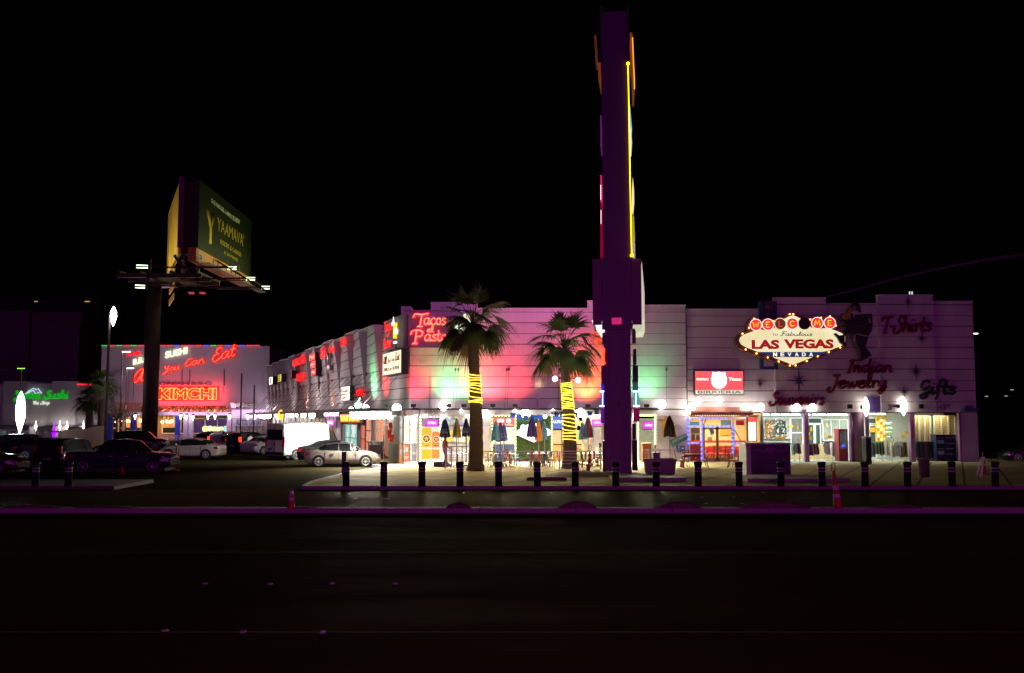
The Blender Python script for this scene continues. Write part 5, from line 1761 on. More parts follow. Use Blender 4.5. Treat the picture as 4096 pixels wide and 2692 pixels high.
# lit strip along the right of the box and its two pale soffits
def t3(x, y, d=.0):
    return tw(2300 + x * .5117, 1150 + y * .5117, d)
m = MB(TW); m.plate([tw(x, y, .1) for x, y in ((2567, 1045), (2572, 1100), (2578, 1170), (2579, 1325), (2569, 1325), (2567, 1180))], -3, .08); m.build('light_face', lit('pale side face', (.85, .88, .62), .62), TG)
m = MB(TW)
m.plate([t3(132, 256), (t3(210, 262)), t3(234, 300), t3(230, 350), t3(205, 352)], -3.5, .08)
m.build('light_face', lit('bright side face', (1, 1, .9), 1.4), TG)
m = MB(TW)
m.plate([t3(442, 262), t3(545, 250), t3(545, 345), t3(480, 350)], -3.5, .08); m.build('light_face', lit('pale side face', (.8, .9, .6), .8), TG)
lamp('POINT', TW.p(t3(140, 400)[0] - .3, -.6, z0 - .7), (1, 1, .9), 25, size=.3)
mods = [((212, 340, 240, 440), 'L', BLACK), ((449, 320, 476, 430), 'R', BLACK), ((204, 615, 240, 760), 'L', M('module black', (.03, .012, .014), .4)), ((204, 750, 236, 806), 'L', lit('blue side box', (.0, .02, .7), .7)),
        ((452, 609, 494, 740), 'R', BLACK), ((452, 738, 494, 805), 'R', lit('teal side box', (0, .08, .08), .7)),
        ((204, 812, 238, 925), 'L', lit('bright blue side box', (.0, .0, .9), 1.0)), ((460, 812, 500, 925), 'R', lit('bright teal side box', (.0, .35, .35), .8)),
        ((200, 945, 240, 1060), 'L', lit('indigo side box', (.10, .01, .22), .6)), ((455, 945, 504, 1050), 'R', lit('maroon side box', (.16, .0, .03), .6)),
        ((225, 1065, 240, 1190), 'L', BLACK), ((449, 1065, 478, 1190), 'R', BLACK), ((216, 1200, 242, 1462), 'L', BLACK), ((446, 1195, 490, 1430), 'R', BLACK), ((455, 480, 480, 600), 'R', BLACK)]
for (x0, y0, x1, y1), s_, mt in mods:
    a = t3(x0, y0, -.15); b = t3(x1, y1, -.15)
    m = MB(TW); m.box(a[0], b[0], -1.2 if y0 < 1 else -1.35, -.15, b[1], a[1])
    m.build('side_box', mt, TG)
m = MB(TW); m.tube([(t3(x, y, .0)[0], .0, t3(x, y, .0)[1]) for x, y in ((222, 475), (215, 520), (218, 560), (232, 600))], .07, 6); m.tube([(t3(x, y, .0)[0], .06, t3(x, y, .0)[1]) for x, y in ((231, 478), (226, 530), (230, 592))], .03, 6)
m.build('red_neon', lit('red pylon neon', (1, .06, .01), 3), TG)
m = MB(TW)
for y in range(815, 920, 6):
    u, z = t3(216, y, -.1); m.ball((u, -.1, z), .022, 6)
for y in (812, 926):
    for x in (218, 480):
        u, z = t3(x, y, -.1); m.box(u - .16, u + .16, -.5, -.1, z - .025, z + .03)
u, z = t3(477, 815, -.1); m.tube([(u, -.1, z), (t3(477, 922, -.1)[0], -.1, t3(477, 922, -.1)[1])], .025, 6)
m.build('light_strip', lit('pale pylon leds', (.6, .95, 1), 4), TG)
m = MB(TW); a = t3(288, 242, .0); b = t3(364, 292, .0); m.box(a[0], b[0], .3, .34, b[1], a[1]); m.build('plate', lit('pink plate', (1, .03, .22), .55), TG)
m = MB(TW); m.text('DISPLAY', a[0] + .14, b[0] - .14, b[1] + .22, a[1] - .14, .342, .01, .02); m.build('plate_lettering', M('plate ink', (.25, .0, .06), .5), TG)
# paint scrawl
m = MB(TW)
m.tube([(t3(x, y, .03)[0], .03, t3(x, y, .03)[1]) for x, y in ((325, 890), (350, 895), (335, 920), (350, 905), (335, 950))], .02, 4); m.build('graffiti', BLACK, TG)
# added unseen violet lamp behind the pylon, washing the shop wall
lamp('AREA', (tb.x - 1.5, tb.y + 7.5, 13.5), (.95, .25, .9), 340, (-1.5, YF, 8.0), 3, sx=2)
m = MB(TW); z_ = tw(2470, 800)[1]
m.box(tw(2413, 900)[0] - .02, tw(2413, 900)[0] - .0, -4, -3.2, z_ - 3, z_ + 5); m.build('added_rear_glow', lit('added violet rear glow', (.7, .12, 1), 3), TG)  # glowing panel added on the unseen rear of the slab

# planter island with kerbs, soil, concrete box
gp = gd(2600, 1912, 0)
m = MB(W0)
p1, p2 = gd(2452, 1925, 0), gd(2745, 1925, 0)
m.box(p1.x, p2.x, -p1.y - 1.8, -p1.y, 0.0, .16)
o = m.build('planter_kerb', M('island concrete', (.36, .31, .32), .8, var=.15, bump=.3)); o['kind'] = 'structure'
p1, p2 = gd(2990, 1928, 0), gd(3400, 1928, 0)
m = MB(W0); m.box(p1.x, p2.x, -p1.y - 3.2, -p1.y, 0.0, .14); o = m.build('planter_kerb', MATS['island concrete']); o['kind'] = 'structure'
def pbox(name, label, cat, x0, x1, yt, yb, depth, mat, taper=.0, base_z=.0):
    g0 = gd(x0, yb, base_z); g1 = gd(x1, yb, base_z)
    f = Fr((0, g0.y, 0))
    zt = f.hit(x0, yt)[1]
    m = MB(f); m.box(g0.x, g1.x, -depth, 0, base_z, zt, taper)
    return m, g0, g1, zt, f
m, g0, g1, zt, f = pbox('a', '', '', 2583, 2707, 1840, 1897, .9, None, .09)
PT = thing('planter', 'tapered concrete planter trough beside the foot of the pylon', 'planter', (g0.x, g0.y, 0))
m.box(g0.x - .04, g1.x + .04, -.94, .04, zt, zt + .06)
m.build('trough', M('planter concrete', (.32, .24, .30), .8, bump=.2), PT)
m = MB(f); m.box(g0.x + .08, g1.x - .08, -.82, -.08, zt + .02, zt + .075); m.build('soil', DIRT, PT)
m, g0, g1, zt2, f2 = pbox('a', '', '', 2616, 2645, 1813, 1841, .3, None)
f3 = Fr((0, g0.y, 0))
m = MB(f); u0 = f.hit(2616, 1830)[0]; u1 = f.hit(2645, 1830)[0]; zz = f.hit(2616, 1813)[1]
m.box(u0, u1, -.6, -.3, zt + .08, zz); m.box(u0 - .02, u1 + .02, -.62, -.28, zz, zz + .03)
tag(m.build('utility_box', M('utility box purple', (.28, .16, .25), .6)), 'small square utility box standing on the concrete planter', 'box')
mm_ = mound('soil_bed', gd(2360, 1905).x, gd(2360, 1905).y + .3, 4.4, .26, 2.6)
mm_['kind'] = 'structure'
m = MB(W0); g = gd(2187, 1922, 0); m.box(g.x - .9, g.x + .9, -g.y - .2, -g.y, 0, .12); m.box(g.x - .8, g.x + .8, -g.y - .19, -g.y - .01, .12, .15)
tag(m.build('wheel_stop', M('wheel stop', (.20, .11, .13), .8)), 'low concrete wheel stop lying on the pavement behind the bollards', 'wheel stop')
# kiosk-like stone counter at the right
m, g0, g1, zt, f = pbox('a', '', '', 3008, 3164, 1778, 1902, 1.6, None)
CB = thing('counter_booth', 'big purple boxy booth with raised scroll ornament in front of the souvenir shop', 'booth', (g0.x, g0.y, 0))
m.build('body', M('booth paint', (.10, .05, .13), .5), CB)
m = MB(f); ul_ = f.hit(2985, 1800)[0]
m.box(ul_ - .04, g1.x + .05, -1.65, .05, zt, zt + .07); m.build('top', M('booth top', (.5, .45, .45), .5), CB)
m = MB(f); m.box(ul_, g0.x - .01, -1.6, -.05, 0, zt); m.build('side_panel', M('pale slatted panel', (.5, .5, .5), .6, var=.2, stretch=(30, 1, 1)), CB)
m = MB(f)
cx_ = (g0.x + g1.x) / 2
for s_ in (-1, 1):
    m.tube([(cx_ + s_ * a, .03, zt - b) for a, b in ((.08, .3), (.18, .2), (.28, .3), (.42, .34), (.56, .22), (.64, .3), (.78, .26))], .025, 5)
    m.tube([(cx_ + s_ * a, .03, zt - b) for a, b in ((.0, .5), (.14, .36), (.2, .18), (.1, .12), (.05, .22), (.16, .28))], .028, 5)
m.ball((cx_, .03, zt - .3), .08, 8)
m.build('ornament', M('ornament violet', (.5, .12, .5), .5), CB)

# ================================================================== BILLBOARD
BB = thing('billboard', 'tall V shaped billboard on a thick pole, its green face advertising a casino resort', 'billboard', (-36.5, 101, RZ))
def hv(p, q):
    return Fr((p[0], p[1], 0), math.atan2(q[1] - p[1], q[0] - p[0]))
def ptd(px, Y):
    r = ray(px, 1346); return (r.x / r.y * Y, Y)
nR, fR = ptd(783, 95), ptd(997, 115)
R1 = hv(nR, fR)
LR = math.hypot(fR[0] - nR[0], fR[1] - nR[1])
zt = R1.hit(783, 707)[1]; zb_ = R1.hit(783, 985)[1]
m = MB(R1); m.box(0, LR, -.5, 0, zb_, zt); m.build('panel', M('green billboard face', (.016, .026, .001), .6, var=.2, sc_=.1), BB)
ZM = zt - zb_
def bt(m, t, x0, y0, x1, y1, hpx, bold=0, th=.02):
    """text between the baseline start (x0,y0) and end (x1,y1), crop 2 pixels, letter height hpx at the start"""
    k = .38371
    a = R1.hit(500 + x0 * k, 650 + y0 * k); b = R1.hit(500 + x1 * k, 650 + y1 * k); c = R1.hit(500 + x0 * k, 650 + (y0 - hpx) * k)
    m.text(t, a[0], b[0], a[1], c[1], .02, th, bold, slope=(b[1] - a[1]) / (b[0] - a[0]))
m = MB(R1)
bt(m, 'SAN MANUEL CASINO', 897, 418, 1112, 590, 48, .02); bt(m, 'IS NOW', 1120, 600, 1196, 650, 52, .05)
m.build('headline', M('pale print', (.75, .85, .5), .6), BB)
m = MB(R1)
bt(m, 'YAAMAVA\'', 958, 700, 1236, 880, 140, .0); bt(m, 'RESORT & CASINO', 990, 845, 1205, 985, 48, .0); bt(m, 'AT SAN MANUEL', 1028, 950, 1175, 1035, 34, -.005)
def bp(x, y):
    return R1.hit(500 + x * .38371, 650 + y * .38371)
for dx in (0, 10, 20):
    m.tube([(bp(x, y)[0], .04, bp(x, y)[1]) for x, y in ((843 + dx, 480 + dx), (868 + dx * .6, 600), (880 + dx * .3, 690), (876 + dx * .6, 850))], .10, 5)
    m.tube([(bp(x, y)[0], .04, bp(x, y)[1]) for x, y in ((932 - dx, 540), (905 - dx * .4, 640), (886 + dx * .3, 720), (884 + dx * .2, 850))], .09, 5)
m.build('lettering', M('gold print', (.55, .42, .03), .6), BB)
m = MB(R1)
m.box(-.2, LR + .1, -.9, -.1, zb_ - 1.3, zb_ - .02)
m.build('apron', M('orange apron', (.62, .26, .06), .6), BB)
m = MB(R1); m.box(.5, 1.7, -.1, -.06, zb_ - 1.1, zb_ - .35); m.build('maker_plate', M('maker plate', (.6, .6, .5), .5), BB)
m = MB(R1); m.text('CBS', .7, 1.5, zb_ - .95, zb_ - .5, -.055, .01, .02); m.build('maker_lettering', BLKT, BB)
# left face
nL, fL = ptd(703, 95), ptd(659, 111)
L1 = hv(fL, nL)
LL = math.hypot(fL[0] - nL[0], fL[1] - nL[1])
m = MB(L1)
n = 10
m.plate([(0, zb_ - .6), (LL, zb_ - .6), (LL, zt), (0, zt)], -.3, .0)
m.build('left_panel', M('yellow billboard face', (.62, .36, .03), .6, var=.5, sc_=.5, stretch=(1, 1, .3)), BB)
m = MB(L1); m.box(LL, LL + .25, -.4, .1, zb_, zt + .3); m.build('edge_strip', M('magenta edge', (.14, .03, .12), .6), BB)
# trusswork, platform, arms with tubes
m = MB(W0)
cx_, cy_ = -34.5, 101.0
zp = Fr((0, 101, 0)).hit(640, 1130)[1]
TR = M('billboard steel', (.05, .026, .022), .6, .3)
for k in (.15, .5, .85):
    lamp('AREA', R1.p(LR * k, 4.2, zb_ - 1.2), (.95, 1, .55), 150, R1.p(LR * k, 0, zb_ + 3), .6, sx=2)
for k in (.3, .75):
    lamp('AREA', L1.p(LL * k, 4.0, zb_ - 1.2), (1, .95, .6), 260, L1.p(LL * k, 0, zb_ + 3), .6, sx=2)
for y in (-96, -99, -102):
    m.bar((-38.4, y, zp), (-30.2, y, zp), .3, .4)
for x in (-38, -36, -33, -30.5):
    m.bar((x, -103, zp + .3), (x, -95.5, zp + .3), .22)
m.box(-38.0, -34.6, -102.5, -99.5, zp - .4, zp + .2)
m.tube([(-36.6, -101, RZ), (-36.6, -101, zp)], .76, 20)
m.build('pole', TR, BB)
m = MB(W0)
for x in (-33, -31.5):
    m.bar((x, -99, zp), (x, -99, zb_ + 1), .3)
m.box(-32.2, -30.6, -97.5, -95.6, zb_ - .5, zt - .1)
m.bar((-33.3, -97.2, zp + 2.2), (-31.8, -97.4, zp + .2), .3)
m.build('truss', TR, BB)
m = MB(W0)
fr_ = Fr((0, 98, 0))
zw = fr_.hit(900, 1165)[1]
# catwalk along the right face
C1 = R1
zc1 = zb_ - 1.6
m = MB(C1); m.box(-1, LR + 1.5, .6, 1.5, zc1 - .1, zc1); 
for k in range(14):
    m.bar((k * 1.6, 1.5, zc1), (k * 1.6, 1.5, zc1 + .5), .06)
m.bar((0, 1.5, zc1 + .5), (LR, 1.5, zc1 + .5), .06)
m.build('catwalk', lit('self lit catwalk steel', (.05, .045, .015), .7), BB)  # steel glows faintly, lamplight on it put into the material
m = MB(C1)
for k in (1.0, LR * .5, LR * .86):
    m.bar((k, -3, zc1 - .2), (k, 3.2, zc1 - .2), .1)
m.build('lamp_arm', TR, BB)
TL = lit('green white tubes', (.75, 1, .62), 3.2)
k_ = .38371
def tubes(pts, fr, name='billboard_lamp'):
    for (x0, y0, x1, y1) in pts:
        a = fr.hit(500 + x0 * k_, 650 + y0 * k_); b = fr.hit(500 + x1 * k_, 650 + y1 * k_)
        m = MB(fr)
        m.tube([(a[0], 0, a[1]), (b[0], 0, b[1])], .05, 6); m.tube([(a[0], 0, a[1] - .24), (b[0], 0, b[1] - .24)], .05, 6)
        o = m.build(name, TL, BB)
        m = MB(fr); m.box(b[0] - .1, b[0] + .15, -.15, .15, b[1] - .4, b[1] + .15); m.build('bracket', TR, o)
tubes([(120, 1070, 255, 1075), (117, 1162, 245, 1166), (108, 1278, 225, 1285)], Fr((0, 96, 0)))
tubes([(1070, 1090, 1178, 1088), (1262, 1200, 1370, 1200), (1425, 1292, 1522, 1293)], Fr((0, 100, 0)))
m = MB(Fr((0, 96, 0)))
ff = Fr((0, 96, 0))
def f2(x, y):
    return ff.hit(500 + x * k_, 650 + y * k_)
for (x0, y0), (x1, y1) in (((270, 1005), (240, 1180)), ((240, 1180), (225, 1320)), ((262, 1080), (740, 1110)), ((250, 1170), (760, 1170)), ((230, 1285), (860, 1290)), ((1070, 1090), (760, 1085)), ((1262, 1205), (800, 1215)), ((1425, 1300), (860, 1300)), ((1460, 1330), (940, 1015))):
    a, b = f2(x0, y0), f2(x1, y1); m.bar((a[0], 0, a[1]), (b[0], 0, b[1]), .14)
m.build('frame', TR, BB)
m = MB(ff)
for x0, x1 in ((668, 715), (784, 832)):
    a, b = f2(x0, 1352), f2(x1, 1368); m.box(a[0], b[0], -.3, .3, b[1], a[1])
m.build('warning_lamp', lit('dim red lamp', (.4, .05, .05), .8), BB)
m = MB(L1)
for z in (zb_ - 1.6, zb_ - 3.0, zb_ - 4.2):
    m.box(LL * .35, LL * .75, -.05, .05, z - .3, z + .3)
m.build('left_catwalk', lit('self lit warm slats', (.35, .15, .04), .5), BB)  # slats glow of themselves in place of lamplight falling on them

# ================================================================== KIMCHI BUILDING
KB = thing('barbecue_building', 'wide pale building with red KIMCHI sign and slanting script neon', 'building', KIM.p(px_u(KIM, 740), 0, RZ))
def ck(x, y, d=0.0):
    return KIM.hit(350 + x * .38369, 1300 + y * .38369, d)
u0 = ck(135, 700)[0]; u1 = ck(1890, 700)[0]; zt = ck(900, 222)[1]; zm_ = ck(900, 840)[1]
KW = M('lavender render', (.50, .44, .50), .8, var=.1, sc_=.8)
m = MB(KIM); m.box(u0, u1, -10, 0, zm_ - 1, zt)
m.box(u0, u1, .0, .12, zt - .25, zt + .04)
for x0, x1, y in ((1090, 1425, 450), (1600, 1830, 450)):
    a = ck(x0, y); b = ck(x1, y); m.box(a[0], b[0], 0, .1, ck(900, 700)[1], a[1])
m.build('wall', KW, KB)
each((985, 1065, 1425), lambda m, x: m.box(ck(x, 600)[0] - .06, ck(x, 600)[0] + .06, 0, .14, ck(900, 630)[1], ck(900, 460)[1]), KIM, 'pilaster', M('dark wall joint', (.2, .17, .2), .8), KB)  # thin dark strips standing on the wall
m = MB(KIM)
for k in range(22):
    a = u0 + (u1 - u0 - 1.2) * k / 22; b = u0 + (u1 - u0 - 1.2) * (k + .86) / 22
    m.cur = (1, 0, 1, 0, 1, 0, 0, 0, 0, 0, 2, 0, 0, 0, 2, 1, 0, 2, 0, 2, 0, 0)[k]
    m.box(a, b, .1, .2, zt + .05, zt + .15)
m.build('light_strip', [lit('edge red', (1, .02, .03), 2.0), lit('edge green', (.03, 1, .1), .8), lit('edge blue', (.1, .06, 1), 1.6)], KB)
# lettering
KS = thing('neon_lettering', 'slanting cream BBQ SUSHI and red All You Can Eat neon on the pale building', 'sign', KIM.p(ck(900, 400)[0], .3, ck(900, 620)[1]))
m = MB(KIM)
def kt(m, t, x0, y0, x1, y1, h, d=.2, th=.15, bold=.04, shear=0):
    a = ck(x0, y0); b = ck(x1, y1); m.text(t, a[0], b[0], a[1], a[1] + h * .38369 / 3982 * 136, d, th, bold, slope=(b[1] - a[1]) / (b[0] - a[0]), shear=shear)
kt(m, 'B.B.Q', 482, 432, 650, 385, 75); kt(m, 'SUSHI', 815, 352, 1046, 300, 72)
m.build('cream_letters', lit('cream sushi letters', (.90, 1, .66), 1.2), KS)
m = MB(KIM); kt(m, '24 HR', 412, 322, 566, 312, 40); m.build('red_letters', lit('red hour letters', (1, .015, .02), 1.4), KS)
for mm_name, r, dd, mt in (('script_body', .22, .2, lit('red script bodies', (.9, .012, .012), .8)), ('script_tube', .05, .48, lit('red script tube', (1, .06, .03), 4))):
    m = MB(KIM)
    def ks(t, x0, y0, x1, y1, yt, rr, xh=1.0):
        a = ck(x0, y0); b = ck(x1, y1); h = ck(x0, yt)[1] - a[1]
        m.script(t, a[0], b[0], a[1], h, dd, rr, (b[1] - a[1]) / (b[0] - a[0]), .2, 0, xh=xh)
    ks('All', 478, 615, 680, 560, 480, r, 1.0)
    ks('You', 800, 500, 975, 455, 435, r * .8, 1.1)
    ks('Can', 1020, 440, 1230, 390, 365, r * .8, 1.1)
    ks('Eat', 1300, 392, 1545, 322, 255, r, 1.1)
    m.build(mm_name, mt, KS)
KN = thing('neon_sign', 'red glowing KIMCHI sign with outlined letters below dim Korean BBQ lettering', 'sign', KIM.p(ck(1080, 700)[0], .3, ck(1080, 800)[1]))
m = MB(KIM)
a = ck(700, 790); b = ck(1375, 640); m.box(a[0], b[0], .02, .1, a[1], b[1]); m.build('backing', lit('red kimchi glow', (1, .012, .008), .8), KN)
m = MB(KIM); a = ck(740, 780); b = ck(1355, 655); m.text('KIMCHI', a[0], b[0], a[1], b[1], .12, .12, .05); m.build('lettering', lit('dark red kimchi', (.5, .04, .01), .7), KN)
m = MB(KIM); m.text('KIMCHI', a[0], b[0], a[1], b[1], .28, .12, .05, outline=.011); m.build('letter_outline', lit('orange outline', (1, .40, .06), 3.5), KN)
m = MB(KIM)
r = random.Random(4)
for x in list(range(850, 1350, 24)):
    for y in range(670, 775, 26):
        u, z = ck(x + r.uniform(-4, 4), y)
        if r.random() < .55: m.box(u - .05, u + .05, .25, .3, z - .05, z + .05)
m.build('bulbs', lit('kimchi bulbs', (1, .35, .08), 1.6), KN)
m = MB(KIM); a = ck(700, 630); b = ck(1300, 592); m.text('KOREAN B.B.Q', a[0], b[0], a[1], b[1], .1, .2, .04); m.build('upper_lettering', lit('dim maroon letters', (.20, .01, .02), .8), KN)
lamp('AREA', KIM.p(ck(1080, 760)[0], 1.2, ck(0, 720)[1]), (1, .03, .02), 420, KIM.p(ck(1080, 760)[0], 0, ck(0, 720)[1]), 2.5, sx=9)
# gilded crumpled band, soffit, shop fronts
m = MB(KIM)
r = random.Random(9)
n = 60
for i in range(n):
    a_ = ck(580, 800)[0] + (ck(1500, 800)[0] - ck(580, 800)[0]) * i / n
    b_ = ck(580, 800)[0] + (ck(1500, 800)[0] - ck(580, 800)[0]) * (i + 1) / n
    for j in range(3):
        zA = ck(0, 905)[1] + (ck(0, 842)[1] - ck(0, 905)[1]) * j / 3; zB = ck(0, 905)[1] + (ck(0, 842)[1] - ck(0, 905)[1]) * (j + 1) / 3
        q = [r.uniform(.6, 1.3) for _ in range(4)]
        m.quad((a_, q[0], zA), (b_, q[1], zA), (b_, q[2], zB), (a_, q[3], zB))
m.build('gilded_band', M('crumpled gold', (.65, .38, .12), .25, .9), KB)
m = MB(KIM)
for k in range(6):
    a = ck(1505 + k * 42, 812 + (k % 2) * 8); b = ck(1560 + k * 42, 868 - (k % 2) * 10)
    m.plate([(a[0], a[1]), (b[0] + .3, a[1] - .1), (b[0], b[1]), (a[0] + .2, b[1] + .1)], .6 + .1 * (k % 2), .9 + .2 * (k % 2))
m.build('metal_ornament', M('crumpled metal', (.7, .62, .5), .25, .9), KB)
m = MB(KIM); a = ck(320, 905); b = ck(590, 812); m.box(a[0], b[0], 0, .8, a[1], b[1]); m.build('red_band', lit('dull red band', (.30, .02, .03), .6, (.15, .08, .06), .8), KB)
m = MB(KIM); a = ck(400, 942); b = ck(1510, 908); m.box(a[0], b[0], -2.5, .9, a[1], b[1]); a = ck(1510, 972); b = ck(1915, 880); m.box(a[0], b[0], -1, .6, a[1], b[1])
m.build('fascia', M('pale fascia', (.6, .52, .5), .7), KB)
zs = ck(0, 942)[1]
m = MB(KIM); m.box(u0, u1, -3.2, -3.0, RZ, zm_); m.build('shop_wall', M('amber wall', (.30, .22, .17), .8), KB)
def kwin(x0, y0, x1, y1, mat, nx=2, nz=1, d=-2.9, name='window'):
    return window(KB, KIM, 350 + x0 * .38369, 1300 + y0 * .38369, 350 + x1 * .38369, 1300 + y1 * .38369, mat, nx, nz, d=d, fw=.14, name=name)
KG = lit('amber upper glass', (.9, .45, .1), .8, (.35, .2, .08), 1.2)
KD = M('green black glass', (.02, .035, .025), .1)
kwin(200, 970, 390, 1180, M('dark glass far', (.02, .02, .02), .1), 3, 2)
kwin(390, 960, 650, 1060, KG, 3); kwin(390, 1065, 650, 1165, KD, 3)
kwin(780, 960, 955, 1060, KG, 3); kwin(780, 1065, 955, 1130, KD, 1)
kwin(975, 960, 1020, 1130, M('dark glass far', (.02, .02, .02), .1), 1)
kwin(1100, 975, 1480, 1130, lit('indigo dining glass', (.03, .02, .10), .7, (.10, .02, .14), 1.0), 3)
kwin(1550, 1050, 1900, 1130, lit('poster glass', (.22, .14, .13), .7, (.1, .06, .08), 2), 5)
for x, w_ in ((600, .35), (1038, .35), (1085, .35), (1488, .3), (1540, .25), (1920, .4), (470, .15), (320, .15), (385, .12)):
    m = MB(KIM); u = ck(x, 1000)[0]; m.box(u - w_, u + w_, .0, .5, RZ, zs); m.build('column', M('pale column', (.6, .52, .55), .7), KB)
for x in (965, 512, 265):
    m = MB(KIM); u = ck(x, 1000)[0]; m.box(u - .32, u + .32, .6, 1.1, RZ, zs); m.build('blue_column', M('blue column', (.03, .06, .45), .5), KB)
m = MB(KIM); a = ck(1555, 1048); b = ck(1915, 975); m.box(a[0], b[0], .62, .68, a[1], b[1]); o = m.build('banner', lit('self lit banner cloth', (.62, .50, .60), .35), KB)  # cloth glows a little, light on the banner put into its material
m = MB(KIM); a = ck(1562, 1042); b = ck(1830, 983); m.text('ALL YOU CAN EAT', a[0], b[0], a[1], b[1], .69, .02, .03)
m.cur = 1; a = ck(1838, 1003); b = ck(1908, 982); m.text('BBQ &', a[0], b[0], a[1], b[1], .69, .02, .03); a = ck(1838, 1042); b = ck(1908, 1018); m.text('SUSHI', a[0], b[0], a[1], b[1], .69, .02, .03)
m.build('banner_lettering', [M('navy letters far', (.03, .03, .10), .6), M('rose letters', (.5, .05, .12), .6)], o)
m = MB(KIM)
for x, y, w_, c in ((1165, 1085, .42, 0), (1215, 1080, .36, 1), (1262, 1085, .34, 0), (1300, 1088, .32, 1), (1335, 1086, .34, 0)):
    m.cur = c; u, z = ck(x, y); m.disc(u, z, w_, -2.7, -2.6)
m.build('window_neon', [lit('lime neon', (.6, 1, .25), 1.5), lit('pale yellow neon', (1, 1, .5), 1.6)], KB)
m = MB(KIM); a = ck(1362, 1128); b = ck(1455, 1055); m.box(a[0], b[0], -2.7, -2.6, a[1], b[1])
m.cur = 1; m.text('BUFFET', a[0] + .3, b[0] - .3, a[1] + .3, a[1] + 1.2, -2.58, .02, .04)
m.build('window_sign', [lit('aqua sign', (.1, .75, 1), 1.8), lit('red sign letters', (1, .1, .1), 1.2)], KB)
for x, y in ((497, 945), (970, 945), (1030, 950), (1100, 955), (1255, 948), (1330, 948), (1480, 945), (1668, 945), (1742, 945)):
    u, z = ck(x, y, 1.2)
    m = MB(KIM); m.box(u - .12, u + .12, .9, 1.3, z + .1, z + .35); o = m.build('soffit_lamp', DARK, KB)
    m = MB(KIM); m.lathe((u, 1.2, z), [(.03, -.5), (.10, -.2), (.19, .0), (.03, .25)], 8); m.build('lamp_glass', lit('white far lamp', (1, .93, .85), 10), o)
for x, y in ((300, 1010), (372, 1003), (415, 1000), (450, 1003), (468, 998), (552, 995), (578, 1000), (604, 1000), (780, 1010), (825, 1005), (858, 1008), (880, 1000), (933, 990)):
    u, z = ck(x, y, -1)
    m = MB(KIM); m.box(u - .05, u + .05, -1.05, -.95, z + .1, zs); o = m.build('pendant_lamp', DARK, KB)
    m = MB(KIM); m.lathe((u, -1, z), [(.03, -.25), (.2, -.06), (.17, .1), (.03, .22)], 8); m.build('lamp_glass', lit('orange far lamp', (1, .52, .16), 11), o)
lamp('AREA', KIM.p(ck(650, 950)[0], -1, zs - .2), (1, .45, .1), 330, KIM.p(ck(650, 950)[0], -1.5, 0), 1.2, sx=12)
lamp('AREA', KIM.p(ck(1350, 950)[0], 1.4, zs + .6), (.75, .5, 1), 200, KIM.p(ck(1350, 950)[0], -.2, 0), 1.2, sx=14)
lamp('POINT', KIM.p(ck(1820, 900)[0], 2.2, zs + .9), (1, .8, .95), 120, size=.4)
lamp('POINT', (-44, 121, 9.5), (1, .82, .95), 1500, size=.4)
# ramp railings in front
RL1 = thing('ramp_railing', 'pale metal ramp railings in front of the barbecue building', 'railing', KIM.p(ck(900, 1200)[0], 3.5, RZ))
m = MB(KIM)
for x in range(790, 1420, 45):
    a = ck(x, 1150, 3); m.bar((a[0], 3, a[1] - 2.6), (a[0], 3, a[1]), .07)
for y in (1155, 1175, 1200, 1225, 1255):
    a, b = ck(790, y, 3), ck(1180 if y > 1190 else 1420, y, 3); m.bar((a[0], 3, a[1]), (b[0], 3, b[1]), .06)
m.build('rail', M('lavender rail', (.45, .38, .48), .5), RL1)
m = MB(KIM); a = ck(780, 1268); b = ck(1420, 1140); m.box(a[0], b[0], 1.4, 1.6, RZ, b[1] - 1.0); m.build('ramp_wall', M('ramp wall', (.45, .38, .46), .8), RL1)
lamp('AREA', KIM.p(ck(1000, 1000)[0], 6, 4.5), (.8, .45, .9), 160, KIM.p(ck(1000, 1000)[0], 2, 0), 1, sx=12)

# ================================================================== SUSHI BUILDING AND THE DARK BLOCKS BEHIND
SB = thing('sushi_building', 'low grey building with green neon sushi lettering at the far left', 'building', SUS.p(px_u(SUS, 150), 0, RZ))
def cs(x, y, d=0.0):
    return SUS.hit(x * .51170, 1150 + y * .51170, d)
zt = cs(300, 735)[1]
m = MB(SUS)
zf = cs(0, 1078)[1]
for x0, x1, y in ((-60, 35, 752), (35, 225, 733), (225, 412, 752), (412, 608, 733), (608, 800, 757)):
    m.box(cs(x0, 700)[0], cs(x1, 700)[0], -8, 0 if y > 740 else .25, zf, cs(0, y)[1])
m.build('wall', GREYW, SB)
m = MB(SUS); m.box(cs(-60, 0)[0], cs(800, 0)[0], -.6, .6, zf - .12, zf + .05); m.build('canopy', M('dark canopy edge', (.08, .07, .08), .6), SB)
m = MB(SUS); m.box(cs(-60, 0)[0], cs(800, 0)[0], -2.2, -2, RZ, zf); m.build('shop_wall', M('mauve wall', (.30, .25, .27), .8), SB)
for x0, x1, mt in ((-40, 65, 'a'), (75, 180, 'b'), (195, 290, 'c')):
    window(SB, SUS, x0 * .5117, 1150 + 1115 * .5117, x1 * .5117, 1150 + 1230 * .5117, lit('grey far glass ' + mt, (.10, .14, .13), .6, (.02, .02, .02), .8, 'cells', .5), 2, 1, d=-1.8, fw=.2)
for x0, x1, mt in ((350, 470, 'd'), (500, 555, 'e'), (600, 640, 'f')):
    window(SB, SUS, x0 * .5117, 1150 + 1130 * .5117, x1 * .5117, 1150 + 1200 * .5117, lit('brown far glass ' + mt, (.06, .045, .06), .6, (.02, .03, .08), .8, 'cells', .5), 1, 1, d=-1.8, fw=.15)
